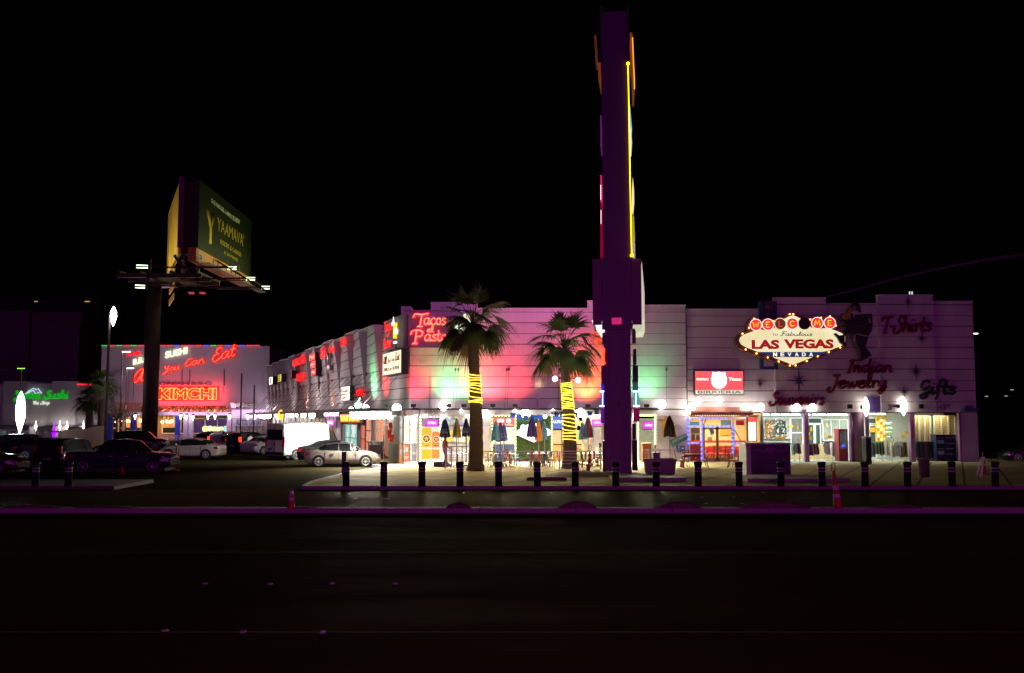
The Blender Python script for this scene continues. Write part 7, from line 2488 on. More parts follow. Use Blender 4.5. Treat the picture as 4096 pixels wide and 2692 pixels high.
TY = 58.5
A = [(1780, 1675, 1748, TY, 'n', 'navy parasol with white print, leftmost and standing before the yellow notices', .26, 'DEL SOL'),
     (1827, 1675, 1749, TY, 'c', 'green and orange striped parasol second from the left', .24, None),
     (1865, 1674, 1745, TY, 'n', 'navy parasol half hidden by the trunk of the taller palm', .24, 'DEL SOL'),
     (1983, 1685, 1760, TY, 't', 'teal parasol just right of the taller palm', .24, 'DEL SOL'),
     (2002, 1689, 1765, TY + 1.2, 'p', 'greyish purple parasol in the cluster below the red poster', .24, 'DEL SOL'),
     (2016, 1696, 1763, TY + 2.4, 'b', 'blue parasol rearmost in the cluster below the red poster', .2, 'SOL'),
     (2128, 1666, 1748, TY, 'u', 'tallest black violet parasol in front of the white diamond sign', .30, None),
     (2154, 1684, 1762, TY + 1, 'o', 'plain bright orange parasol in front of the green wall', .22, None),
     (2166, 1689, 1763, TY + 2.2, 'p', 'grey parasol mostly hidden behind the bright orange one', .2, None),
     (2178, 1689, 1760, TY + 1.6, 't', 'light teal parasol in front of the right part of the green wall', .2, 'SOL'),
     (2331, 1692, 1758, TY + 1.5, 't', 'pale teal parasol just right of the shorter palm', .22, 'SOL'),
     (2352, 1670, 1750, TY, 'rc', 'dark red and blue striped parasol left of the pylon', .26, None),
     (2678, 1663, 1747, TY + 1, 'k', 'black parasol in front of the sombrero mural', .30, None)]
for a in A:
    parasol(*a)
TT = M('table top pale', (.55, .62, .6), .3)
TLG = DARK
def tbl(x0, x1, y, Y, lab):
    f = Fr((0, Y, 0)); a = f.hit(x0, y); b = f.hit(x1, y)
    table('cafe_table', (a[0] + b[0]) / 2, Y, b[0] - a[0], .7, .76, lab, TT, TLG)
tbl(1790, 1872, 1803, TY, 'white table behind the railing under the leftmost parasols')
tbl(1950, 2060, 1812, TY - .2, 'long pale table with many coloured chairs right of the taller palm')
tbl(2108, 2196, 1812, TY - .2, 'pale table under the black violet parasol')
tbl(2138, 2212, 1802, TY + 1.8, 'pale table behind, under the bright orange parasol')
tbl(2308, 2412, 1812, TY - .2, 'pale table right of the shorter palm, under the red parasol')
tbl(2328, 2400, 1802, TY + 1.8, 'pale table farther back right of the shorter palm')
ch = [(1958, -.9, .4, 'y', 'yellow chair nearest the taller palm at the long pale table'), (1976, -.9, .1, 'y', 'second yellow chair at the long pale table'), (1997, -1.0, -.2, 'b', 'blue chair between yellow and green ones at the long pale table'),
      (2012, -.9, .1, 'g', 'green chair at the long pale table'), (2032, -.9, .2, 'r', 'red chair at the right part of the long pale table'), (2047, .9, 2.8, 'y', 'yellow chair at the right end of the long pale table'), (2062, .9, 2.6, 'b', 'blue chair at the right end, before the green light strip'), (1966, .9, 3.0, 'b', 'blue chair on the far side of the long pale table'),
      (2134, -.9, .4, 'm', 'maroon chair left under the black violet parasol'), (2157, -.9, .0, 'r', 'bright red chair under the black violet parasol'), (2183, -.9, -.1, 'b', 'blue chair before the green wall, between red and yellow chairs'),
      (2206, .6, -.6, 'y', 'yellow chair at the right end of the table before the green wall'), (2218, 1.6, -.8, 'o', 'orange chair farthest right before the green wall'), (2200, -.8, -.3, 'm', 'maroon chair between the blue and yellow ones'),
      (2327, -.9, .2, 'g', 'green chair just right of the trunk of the shorter palm'), (2342, -.9, .0, 'r', 'red chair in front of the table right of the shorter palm'), (2366, -.9, -.7, 'r', 'red chair behind the leaning delineator'), (2385, .2, -1.2, 'o', 'orange red chair facing left near the pylon'), (2376, 1.3, -1.3, 'r', 'red chair farther back near the pylon')]
for px, dy, rot, c, lab in ch:
    Y = TY - .2 + dy
    cafe_chair((px - 2048) / FOC * Y, Y, rot, c, lab)
# red table set of the restaurant
WD_ = M('dark red wood', (.28, .03, .03), .5)
gx = lambda px, Y: (px - 2048) / FOC * Y
Y = gd(2760, 1873, 0).y
table('dining_table', gx(2762, Y), Y + .4, .95, .9, .78, 'square dark red table in front of the restaurant', WD_, WD_, ped=False)


def slat_chair(x, y, rot, lab):
    f = Fr((x, y, 0), rot)
    t = thing('slat_chair', lab, 'chair', (x, y, 0), 'dark red wooden chairs in front of the restaurant')
    m = MB(f); m.box(-.21, .21, -.2, .2, .44, .47); m.build('seat', M('pale seat', (.5, .42, .42), .4), t)
    for s_ in (-1, 1):
        m = MB(f); m.bar((s_ * .18, .17, .44), (s_ * .22, .24, 0), .04); m.build('leg', WD_, t)
        m = MB(f); m.bar((s_ * .18, -.17, .44), (s_ * .21, -.3, 0), .04); m.build('leg', WD_, t)
    m = MB(f)
    for s_ in (-1, 1):
        m.bar((s_ * .19, -.18, .44), (s_ * .19, -.27, .98), .035)
    for k in range(4):
        m.box(-.18, .18, -.26 + .0, -.235, .58 + k * .11, .63 + k * .11)
    m.build('backrest', WD_, t)
slat_chair(gx(2716, Y), Y + .3, 1.45, 'dark red slatted chair left of the square red table')
slat_chair(gx(2808, Y), Y + .3, -1.45, 'dark red slatted chair right of the square red table')
slat_chair(gx(2748, Y), Y + 1.2, .1 + PI, 'dark red slatted chair behind the square red table')
slat_chair(gx(2934, Y), Y + .5, 1.2, 'dark red slatted chair right of the restaurant door')
slat_chair(gx(2962, Y), Y + 1.2, PI, 'dark red slatted chair next to the purple booth')
table('dining_table', gx(2982, Y), Y + .4, .8, .8, .78, 'dark red table partly hidden by the left side of the purple booth', WD_, WD_, ped=False)
for i, x in enumerate((2870, 2895, 2915, 2845)):
    slat_chair(gx(x, 66), 66.2 + (i % 2) * .7, PI * (i % 2) + .1, ('red chair seen through the restaurant door, just right of the door bar', 'red chair in the middle of the restaurant interior', 'red chair at the right inside the restaurant', 'red chair at the left inside the restaurant')[i])
table('dining_table', gx(2905, 66), 66.6, .8, .7, .75, 'table inside the restaurant behind the glass', WD_, DARK)

# railings: terrace
RAILM = M('railing steel', (.40, .30, .38), .4, .5)
def railing(px0, px1, Y, posts, lab, top=1.12, bars=(.12, .3, .48, .66, .84), cont=True, w_=.045, yend=None):
    u0, u1 = gx(px0, Y), gx(px1, Y)
    t = thing('railing', lab, 'railing', ((u0 + u1) / 2, Y, 0), 'terrace railings')
    for p in posts:
        u = gx(p, Y)
        m = MB(W0); m.bar((u, -Y, 0), (u, -Y, top), .06); m.box(u - .08, u + .08, -Y - .08, -Y + .08, 0, .02); m.build('post', RAILM, t)
    m = MB(W0); m.bar((u0, -Y, top), (u1, -Y, top), .05); m.build('handrail', RAILM, t)
    m = MB(W0)
    for z in bars:
        m.bar((u0, -Y, z), (u1, -Y, z), .022)
    m.build('bar', RAILM, t)
    return t


Yr = gd(2100, 1877, 0).y
railing(1930, 2410, Yr, (2010, 2121, 2237, 2400), 'horizontal bar railing between the taller palm and the pylon', top=.98)
railing(2552, 2684, Yr + 1.5, (2590, 2684), 'short horizontal bar railing right of the pylon', top=1.0)
t = railing(1784, 1872, Yr + .6, (1784, 1806, 1828, 1850), 'grid gate and railing beside the person left of the taller palm', top=1.22, bars=[.1 + .13 * k for k in range(8)])
m = MB(W0)
for k in range(7):
    u = gx(1784 + k * 5, Yr + .6); m.bar((u, -(Yr + .6), .08), (u, -(Yr + .6), 1.2), .02)
m.build('grid', RAILM, t)
# dark objects on the pavement by the terrace
g = gd(1734, 1868, 0)
m = MB(W0); m.box(g.x, g.x + .72, -g.y - .4, -g.y, 0, .30); m.plate([(g.x + .35, .3), (g.x + .9, .22), (g.x + 1.1, .02), (g.x + .35, .02)], -g.y - .35, -g.y - .05)
tag(m.build('black_crate', BLACK), 'low black crate on the bright pavement below the giant drink cans', 'crate')
# brown bin with lid right of the pylon, dark plant pot
g = gd(2586, 1848, 0)
f_ = Fr((0, 63.2, 0))
BN = thing('brown_bin', 'brown wooden bin behind the railing right of the pylon', 'bin', (gx(2586, 63.2), 63.2, 0))
m = MB(f_); a = f_.hit(2568, 1772); b = f_.hit(2604, 1846); m.box(a[0], b[0], -.25, .25, .03, a[1] - .08); m.build('body', M('brown wood', (.30, .09, .03), .6, stretch=(8, 8, 1)), BN)
m = MB(f_); m.box(a[0] - .02, b[0] + .02, -.28, .28, a[1] - .08, a[1]); m.build('lid', M('brown lid', (.42, .14, .05), .5), BN)
# vendor cart near the kiosk
g = gd(1500, 1836, 0)
VC = thing('vendor_cart', 'dark vendor cart with a pale top behind the sedan nose', 'cart', (g.x, g.y, 0))
m = MB(W0)
x0, x1 = gd(1470, 1836, 0).x, gd(1528, 1836, 0).x
m.box(x0 + .1, x1 - .1, -g.y - .8, -g.y, .35, .95); m.build('body', M('cart dark', (.08, .07, .06), .5), VC)
m = MB(W0); m.box(x0 - .05, x1 + .05, -g.y - .95, -g.y + .1, 1.16, 1.22); m.build('top', M('cart top', (.5, .55, .5), .3), VC)
for x in (x0 + .05, x1 - .05):
    for y in (-g.y - .05, -g.y - .8):
        m = MB(W0); m.bar((x, y, 0), (x, y, 1.16), .05); m.build('leg', DARK, VC)
# White diamond sign on the green wall
DS = thing('diamond_sign', 'glowing blank white diamond sign with round lobes on the green wall', 'sign', FRONT.p(px_u(FRONT, 2135), .1, f7(825, 760)[1]))
pts = [(520, 560), (590, 510), (600, 450), (640, 440), (680, 455), (720, 440), (770, 430), (830, 410), (900, 430), (960, 440), (1000, 440), (1050, 460), (1060, 500), (1140, 555), (1135, 610), (1050, 660), (825, 755), (520, 620)]
m = MB(FRONT); m.plate([f7(x, y, .35) for x, y in pts], .3, .35); m.build('face', lit('blown white face', (1, 1, .97), 2.2), DS)
m = MB(FRONT); m.plate([f7(x, y + 12, .3) for x, y in pts] , .1, .298); m.plate([f7(x, y, .34) for x, y in ((520, 620), (825, 760), (1135, 615), (1135, 635), (825, 790), (520, 650))], .1, .34); m.build('casing', BLACK, DS)
m = MB(FRONT); m.text('LAS', f7(590, 620, .35)[0], f7(680, 620, .35)[0], f7(0, 625, .35)[1], f7(0, 575, .35)[1], .352, .01, .03); m.build('lettering', lit('faint pink', (1, .8, .85), 1.6), DS)
# clothes racks and other goods of the souvenir porch
def rack(px0, px1, ytop, ybot, Y, cols, lab, seed):
    f = Fr((0, Y, 0)); a = f.hit(px0, ytop); b = f.hit(px1, ybot)
    t = thing('clothes_rack', lab, 'clothes rack', ((a[0] + b[0]) / 2, Y, 0), 'racks of clothes outside the souvenir shop')
    m = MB(f); zt = a[1]
    m.bar((a[0], 0, zt), (b[0], 0, zt), .03)
    for u in (a[0] + .12, b[0] - .12):
        m.bar((u, 0, 0), (u, 0, zt), .03); m.bar((u, -.25, .03), (u, .25, .03), .03)
    m.build('rail', STEEL, t)
    r = random.Random(seed)
    n = int((b[0] - a[0]) / .1)
    for k in range(n):
        u = a[0] + .06 + (b[0] - a[0] - .1) * k / n
        c = cols[int(r.random() * len(cols))]
        ln = r.uniform(.85, 1.0) * (zt - b[1])
        m = MB(f); m.sm = False
        w0 = r.uniform(.17, .24)
        tlt = r.uniform(-.03, .03)
        m.plate([(u - .02, zt - .02), (u + .03, zt - .02), (u + .07 + tlt, zt - ln * .5), (u + .09 + tlt, zt - ln), (u - .0 + tlt, zt - ln - r.uniform(0, .05)), (u - .03 + tlt, zt - ln * .5)], -w0, w0)
        m.build('garment', M('cloth %s' % str(c), c, .85, var=.4, sc_=6, trans=.3), t)
    return t


W_ = (.55, .5, .5); K_ = (.03, .03, .035); N_ = (.04, .08, .15); P_ = (.4, .15, .2); T_c = (.05, .2, .22); S_ = (.35, .25, .2); LG = (.2, .4, .2)
rack(3168, 3205, 1772, 1818, 65.4, [T_c, N_, S_, K_, (.25, .1, .1)], 'rack of teal and brown clothes left of the thin purple column', 1)
rack(3226, 3276, 1774, 1822, 65.2, [K_, K_, K_, P_], 'rack of black clothes just right of the thin purple column', 2)
rack(3294, 3320, 1770, 1820, 65.6, [W_, W_, P_], 'rack of white clothes left of the red cabinet', 3)
rack(3322, 3352, 1770, 1826, 66.0, [W_, N_, K_, N_], 'rack of white and navy clothes beside the red cabinet', 4)
rack(3484, 3536, 1768, 1822, 65.6, [K_, K_, K_, LG], 'long black rack right of the round striped column', 5)
rack(3540, 3566, 1762, 1822, 66.2, [LG, (.3, .35, .25), (.25, .2, .2)], 'rack of pale green clothes beside the hanging white T-shirt', 6)
rack(3656, 3735, 1765, 1838, 65.6, [K_, N_, K_, (.3, .04, .03), K_], 'wide dark rack of clothes in front of the left shutter', 7)
rack(3560, 3630, 1768, 1828, 65.1, [(.5, .45, .3), K_, (.3, .3, .05), K_], 'rack of cream and dark clothes at the right end of the open shop', 8)


def tshirt(px, yt, yb, Y, c, lab, text=None, w_=1.0):
    f = Fr((0, Y, 0)); u, z1 = f.hit(px, yt); z0 = f.hit(px, yb)[1]
    h = z1 - z0; w_ = h * .42 * w_
    t = thing('hanging_shirt', lab, 'T-shirt', (u, Y, z0), 'shirts on show outside the souvenir shop')
    m = MB(f)
    P = [(-.13, 1), (-.3, .97), (-.62, .66), (-.46, .55), (-.34, .68), (-.33, .3), (-.36, 0), (.36, 0), (.33, .3), (.34, .68), (.46, .55), (.62, .66), (.3, .97), (.13, 1), (0, .95)]
    m.plate([(u + x * w_ * 1.3, z0 + y * h) for x, y in P], -.03, .03); m.build('shirt', M('shirt ' + c.__str__(), c, .85, var=.15, sc_=5, bump=.5, trans=.3), t)
    if text:
        m = MB(f); m.text(text, u - w_ * .22, u + w_ * .22, z0 + h * .58, z0 + h * .68, .03, .01, .02); m.build('print', M('shirt print', (.1, .15, .3), .7), t)
    m = MB(f); m.bar((u - w_ * .3, 0, z1 - .02), (u + w_ * .3, 0, z1 - .02), .02); m.tube([(u, 0, z1 - .02), (u, 0, z1 + .25)], .012, 5); m.build('hanger', DARK, t)


tshirt(3591, 1764, 1822, 64.8, (.62, .68, .66), 'big white T-shirt with a dark print hanging outside the shop', 'NEVADA', 1.15)
tshirt(3574, 1766, 1822, 65.2, (.75, .28, .03), 'orange T-shirt just left of the big white one', None, .9)
tshirt(3303, 1768, 1812, 64.9, (.6, .55, .55), 'pale T-shirt with a pink trim left of the red cabinet', None, 1)
caps = random.Random(2)
HT = thing('hat_display', 'tall wire display of green and brown caps beside the yellow posters', 'display', (gx(3556, 66.4), 66.4, 0))
f_ = Fr((0, 66.4, 0))
m = MB(f_); a = f_.hit(3540, 1684); b = f_.hit(3568, 1820); m.bar((a[0], 0, 0), (a[0], 0, a[1]), .03); m.bar((b[0], 0, 0), (b[0], 0, a[1]), .03); m.build('frame', STEEL, HT)
for j in range(7):
    for i in range(3):
        u = a[0] + .08 + (b[0] - a[0] - .1) * i / 2.2; z = a[1] - .15 - j * .3
        m = MB(f_); m.ball((u, .05, z), .09, 8, (1, 1, .8)); m.plate([(u - .08, z - .04), (u + .08, z - .04), (u + .07, z - .07), (u - .07, z - .07)], .05, .17)
        m.build('cap', M('cap %d' % caps.randint(0, 3), [(.1, .3, .2), (.35, .25, .08), (.12, .12, .1), (.2, .4, .3)][caps.randint(0, 3)], .7), HT)
# red cabinet with glass and blue light
RC = thing('red_cabinet', 'dark red coin machine cabinet with a glass front and a blue light', 'machine', (gx(3372, 64.7), 64.7, 0))
f_ = Fr((0, 64.7, 0))
a = f_.hit(3354, 1716); b = f_.hit(3394, 1845)
m = MB(f_); m.box(a[0], b[0], -.9, -.05, 0.02, a[1]); m.box(a[0], a[0] + .08, -.05, 0, .02, a[1]); m.box(b[0] - .08, b[0], -.05, 0, .02, a[1]); m.box(a[0] + .08, b[0] - .08, -.05, 0, .02, .8); m.box(a[0] + .08, b[0] - .08, -.05, 0, a[1] - .12, a[1]); m.build('body', M('cabinet red', (.22, .02, .03), .5), RC)
m = MB(f_); m.box(a[0] + .08, b[0] - .08, -.04, -.02, .8, a[1] - .12); m.build('glass', lit('cabinet glass', (.10, .12, .12), .8, (.03, .03, .03), 4), RC)
m = MB(f_); m.ball((a[0] + .28, .02, 1.02), .1, 8, (1.2, .3, .7)); m.build('blue_light', lit('blue spot', (.02, .08, 1), 2), RC)
# dark figure-high cabinets
MC = thing('dark_machine', 'tall dark machine standing just right of the round striped column', 'machine', (gx(3475, 61), 61, 0))
f_ = Fr((0, 61, 0)); a = f_.hit(3463, 1746); b = f_.hit(3487, 1846)
m = MB(f_); m.box(a[0], b[0], -.7, 0, 0, a[1] - .12); m.build('body', BLACK, MC); m = MB(f_); m.box(a[0] - .02, b[0] + .02, -.72, .02, a[1] - .12, a[1]); m.build('top', M('machine top', (.25, .15, .25), .5), MC)
FR_ = thing('navy_cooler', 'tall navy blue rack of shelves in front of the right shutter', 'rack', (gx(3783, 64.9), 64.9, 0))
f_ = Fr((0, 64.9, 0)); a = f_.hit(3744, 1738); b = f_.hit(3827, 1844)
m = MB(f_); m.box(a[0], b[0], -.9, -.3, .02, a[1]); m.box(a[0] + .55, a[0] + .62, -.3, 0, .02, a[1]); m.box(b[0] - .1, b[0], -.3, .0, .02, a[1]); m.box(a[0], a[0] + .06, -.3, 0, .02, a[1]); m.box(a[0], b[0], -.3, 0, a[1] - .06, a[1] + .001)
m.build('body', M('navy steel', (.015, .02, .06), .4), FR_)
for z in (.45, .8, 1.15, 1.5):
    m = MB(f_); m.box(a[0] + .06, a[0] + .55, -.3, -.02, z, z + .03); m.box(a[0] + .62, b[0] - .1, -.3, -.02, z, z + .03); m.build('shelf', M('shelf blue', (.2, .35, .45), .5), FR_)
m = MB(f_)
for k in range(10):
    m.box(a[0] + .1 + (k % 5) * .09, a[0] + .17 + (k % 5) * .09, -.28, -.08, .48 + (k // 5) * .7, .68 + (k // 5) * .7)
m.build('goods', M('rack goods', (.25, .35, .45), .6, var=.6, sc_=9), FR_)
# ================================================================== VEHICLES
def paint(key, c, r=.3):
    return M(key, c, r, .0, var=.03, coat=.6)


STY = {
 'sedan': dict(st=[(-2.32, .42, .74, .76, .66, .56), (-2.25, .28, .95, .97, .78, .64), (-1.9, .22, 1.02, 1.05, .86, .66), (-1.6, .2, 1.02, 1.10, .88, .64), (-1.0, .2, 1.0, 1.36, .89, .58), (-.4, .2, .98, 1.46, .90, .57), (.2, .2, .96, 1.47, .90, .57), (.6, .2, .95, 1.40, .90, .57), (1.2, .2, .93, 1.0, .89, .66), (1.75, .2, .87, .90, .87, .64), (2.12, .24, .74, .77, .79, .58), (2.32, .34, .55, .58, .64, .5)],
               rw=(-1.62, -.95), ws=(.58, 1.22), wh=(-1.42, 1.42), wr=.33, side=(-1.45, 1.05), pil=(-.98, -.2, .68)),
 'suv': dict(st=[(-2.3, .42, .9, 1.3, .84, .62), (-2.22, .3, 1.05, 1.62, .92, .66), (-1.7, .26, 1.08, 1.74, .94, .66), (-.6, .26, 1.07, 1.78, .95, .66), (.3, .26, 1.05, 1.74, .95, .65), (.6, .26, 1.04, 1.66, .95, .65), (1.15, .26, 1.05, 1.12, .94, .72), (1.9, .26, 1.0, 1.04, .92, .7), (2.25, .3, .85, .88, .86, .64), (2.38, .4, .65, .68, .76, .56)],
             rw=(-2.31, -2.15), ws=(.5, 1.2), wh=(-1.42, 1.42), wr=.38, side=(-2.0, 1.0), pil=(-1.3, -.35, .6)),
 'pickup': dict(st=[(-2.85, .5, 1.05, 1.07, .92, .86), (-2.8, .42, 1.14, 1.16, .96, .90), (-1.4, .36, 1.15, 1.17, .97, .9), (-1.32, .36, 1.15, 1.24, .97, .72), (-.85, .36, 1.15, 1.74, .97, .68), (-.1, .36, 1.13, 1.86, .97, .68), (.5, .36, 1.12, 1.82, .97, .68), (.75, .36, 1.11, 1.72, .97, .68), (1.35, .36, 1.12, 1.18, .96, .76), (2.2, .36, 1.08, 1.12, .95, .76), (2.62, .4, 1.0, 1.04, .92, .74), (2.78, .48, .8, .84, .86, .7)],
                rw=(-1.34, -.8), ws=(.72, 1.38), wh=(-1.85, 1.85), wr=.41, side=(-1.15, 1.2), pil=(-.2, .62)),
 'van': dict(st=[(-2.98, .45, 1.3, 2.48, .96, .84), (-2.94, .34, 1.3, 2.56, .99, .86), (-1.5, .34, 1.3, 2.60, 1.0, .86), (.9, .34, 1.3, 2.60, 1.0, .86), (1.35, .34, 1.3, 2.5, 1.0, .84), (1.75, .34, 1.3, 2.2, .99, .8), (2.35, .34, 1.25, 1.42, .97, .78), (2.75, .36, 1.02, 1.12, .93, .74), (2.98, .42, .75, .8, .86, .68)],
             rw=None, ws=(1.5, 2.4), wh=(-1.9, 2.05), wr=.37, side=(1.35, 2.3), pil=(1.3,)),
}


def catm(a, b, c, d, t):
    return .5 * (2 * b + (c - a) * t + (2 * a - 5 * b + 4 * c - d) * t * t + (3 * b - a - 3 * c + d) * t ** 3)


def car(name, lab, cat, pos, head, style, pm, z=RZ, lights=None, scale=1.0, tail=None, plate=True, group='parked vehicles', lite=False):
    S = STY[style]
    f = Fr((pos[0], pos[1], z), head)
    t = thing(name, lab, cat, (pos[0], pos[1], z), group)
    st = S['st']
    rows = []
    for i in range(len(st) - 1):
        a, b, c, d = st[max(0, i - 1)], st[i], st[i + 1], st[min(len(st) - 1, i + 2)]
        for k in range(3):
            tt = k / 3
            rows.append([b[0] + (c[0] - b[0]) * tt] + [max(.05, .6 * catm(a[q], b[q], c[q], d[q], tt) + .4 * (b[q] + (c[q] - b[q]) * tt)) for q in range(1, 6)])
    rows.append(list(st[-1]))
    body, glass = MB(f), MB(f)
    body.sm = True; glass.sm = True
    rings = []
    for x, zb, zs, zr, ws, wr in rows:
        zr = max(zr, zs + .015)
        side = [(ws * .90, zb), (ws * .985, zb + .10), (ws, zb + (zs - zb) * .45), (ws * .985, zs - .12), (ws * .94, zs), (wr + .02, zr - .05), (wr * .86, zr), (wr * .4, zr + .02), (0, zr + .025)]
        pts = [(x * scale, w_ * scale, z_ * scale) for w_, z_ in side] + [(x * scale, -w_ * scale, z_ * scale) for w_, z_ in reversed(side[:-1])]
        rings.append(pts)
    n = len(rings[0])
    for mbx in (body, glass):
        pass
    bi = [body.add(p) for p in rings]
    gi = [glass.add(p) for p in rings]
    for i in range(len(rings) - 1):
        xm = (rows[i][0] + rows[i + 1][0]) / 2
        hh = (rows[i][3] + rows[i + 1][3]) / 2 - (rows[i][2] + rows[i + 1][2]) / 2
        for k in range(n - 1):
            kk = k if k < n // 2 else n - 2 - k
            g = False
            if kk == 4 and hh > .13 and S['side'][0] <= xm <= S['side'][1]:
                g = not any(abs(xm - p) < .06 for p in S['pil'])
            if kk >= 5 and ((S['rw'] and S['rw'][0] <= xm <= S['rw'][1] and style != 'suv') or S['ws'][0] <= xm <= S['ws'][1]):
                g = True
            q, w0 = (glass, gi) if g else (body, bi)
            q.face(w0[i] + k, w0[i] + k + 1, w0[i + 1] + k + 1, w0[i + 1] + k)
    body.sm = False
    body.face(*[bi[0] + k for k in range(n)]); body.face(*[bi[-1] + k for k in range(n)])
    for i in range(len(rings) - 1):
        body.face(bi[i], bi[i] + n - 1, bi[i + 1] + n - 1, bi[i + 1])
    body.build('body', pm, t)
    glass.build('window', GLASS, t)
    s = scale
    L0, L1 = st[0][0] * s, st[-1][0] * s
    wmax = max(r_[4] for r_ in st) * s
    # sills, arches
    m = MB(f)
    for x in S['wh']:
        for sd in (-1, 1):
            cx, r_ = x * s, (S['wr'] + .07) * s
            pts = [(cx + r_ * math.cos(a * PI / 12), S['wr'] * s + r_ * math.sin(a * PI / 12)) for a in range(0, 13)] + [(cx - r_, .18), (cx + r_, .18)]
            m.plate(pts, sd * wmax * .93, sd * (wmax + .006))
    m.box(L0 + .3, L1 - .3, -wmax * .86, wmax * .86, .16 * s, .34 * s)
    m.build('underbody', BLACK, t)
    for x in S['wh']:
        for sd in (-1, 1):
            c = x * s; r_ = S['wr'] * s
            m = MB(f); d0, d1 = sd * (wmax - .22), sd * (wmax + .012)
            m.plate([(c + r_ * math.cos(2 * PI * k / 24), r_ + r_ * math.sin(2 * PI * k / 24)) for k in range(24)], d0, d1)
            wh = m.build('wheel', RUB, t)
            m = MB(f); rr = r_ * .66
            m.ring(c, r_, rr, sd * (wmax + .014), .02, 20)
            for k in range(8):
                a = 2 * PI * k / 8
                m.bar((c, sd * (wmax + .014), r_), (c + rr * math.cos(a), sd * (wmax + .014), r_ + rr * math.sin(a)), .035, .02)
            m.disc(c, r_, .06, sd * (wmax + .01), sd * (wmax + .03), 12)
            m.build('rim', ALU if style == 'sedan' else STEEL, wh)
    tl = M('tail lens', (.35, .01, .01), .25) if not tail else lit('tail lamp lit', (1, .03, .01), 3)
    zr_ = st[2][2] * s
    for sd in (-1, 1):
        if style == 'van':
            m = MB(f); m.box(L0 - .02, L0 + .06, sd * .78, sd * .975, .95, 1.65); m.build('taillight', M('van tail lens', (.5, .02, .02), .25), t)
        elif style == 'suv':
            m = MB(f); m.box(L0 - .0, L0 + .12, sd * .66, sd * .87, .98, 1.38); m.build('taillight', tl, t)
        else:
            w_ = st[1][4] * s
            m = MB(f); m.plate([(L0 + .02, zr_ - .30), (L0 + .10, zr_ - .12), (L0 + .5, zr_ - .13), (L0 + .42, zr_ - .22), (L0 + .15, zr_ - .32)], sd * (w_ - .25), sd * (w_ + .055)); m.build('taillight', tl, t)
        w_ = st[-2][4] * s
        zf = st[-2][2] * s
        m = MB(f); m.plate([(L1 - .05, zf - .18), (L1 - .42, zf - .02), (L1 - .5, zf - .1), (L1 - .16, zf - .26)], sd * (w_ - .2), sd * (w_ + .04)); m.build('headlight', M('head lens', (.6, .6, .55), .15), t)
    if style == 'van':
        m = MB(f); m.box(L0 - .03, L0 + .0, -.74, -.04, 1.42, 2.15); m.box(L0 - .03, L0 + .0, .04, .74, 1.42, 2.15); m.build('rear_window', GLASS, t)
        m = MB(f); m.box(L0 - .03, L0, -.012, .012, .5, 2.3); m.box(L0 - .05, L0 - .0, -.95, .95, .38, .58); m.build('bumper', BLACK, t)
        m = MB(f); m.box(L0 - .06, L0 - .03, -.06, .04, 1.02, 1.22); m.build('handle', DARK, t)
        m = MB(f); m.box(L0 - .06, L0 - .03, -.62, -.22, .72, .86); m.build('number_plate', M('plate blue', (.12, .16, .25), .5), t)
        m = MB(f); m.box(-1.3, .6, .99, 1.03, 1.28, 1.31); m.box(-1.3, .6, -1.03, -.99, 1.28, 1.31); m.build('door_rail', M('rail grey', (.25, .25, .25), .5), t)
    elif not lite:
        m = MB(f)
        zd = .78 * s if style == 'sedan' else .95 * s
        for x in ((-.62, .25) if style == 'sedan' else (-.35, .4)):
            for sd in (-1, 1):
                m.box(x - .1, x + .1, sd * wmax * .985, sd * (wmax + .03), zd, zd + .03)
        m.build('handle', STEEL, t)
        m = MB(f)
        for x in S['pil'][1:] if style == 'sedan' else S['pil']:
            for sd in (-1, 1):
                m.bar((x, sd * (wmax * .94 + .004), st[5][2] * s), (x - .06, sd * (st[5][5] * s + .03), (st[5][3] - .05) * s), .05, .02)
        m.build('door_pillar', BLACK, t)
        m = MB(f)
        for sd in (-1, 1):
            x = S['ws'][1] - .42
            m.ball((x, sd * (wmax + .08), st[6][2] * s + .08), .1, 8, (.6, 1, .7))
        m.build('mirror', pm, t)
        m = MB(f)
        m.box(L0 - .01, L0 + .02, -.25, .25, .62, .74); m.build('number_plate', M('plate pale', (.5, .5, .5), .5), t)
        # door gaps
        m = MB(f)
        for x in ((-1.02, -.22, .78) if style == 'sedan' else (-.95, -.2, .8)):
            for sd in (-1, 1):
                m.box(x - .006, x + .006, sd * wmax * .97, sd * (wmax + .003), .34 * s, (st[5][2] - .06) * s)
        m.build('door_gap', BLACK, t)
    else:
        m = MB(f); m.box(L0 - .01, L0 + .02, -.25, .25, .62, .74); m.build('number_plate', M('plate pale', (.5, .5, .5), .5), t)
    return t


def at_g(px, py, z=RZ):
    g = gd(px, py, z); return (g.x, g.y)


lamp('SPOT', (-13, 36, 12), (1, .96, .78), 950, (-10, 56, 0), .4, 36, .7)  # added unseen spot from the street side, brightening the parked sedan
PW = paint('white paint', (.62, .62, .6))
PK_ = paint('black paint', (.012, .012, .014), .22)
PS_ = paint('silver paint', (.40, .39, .32))
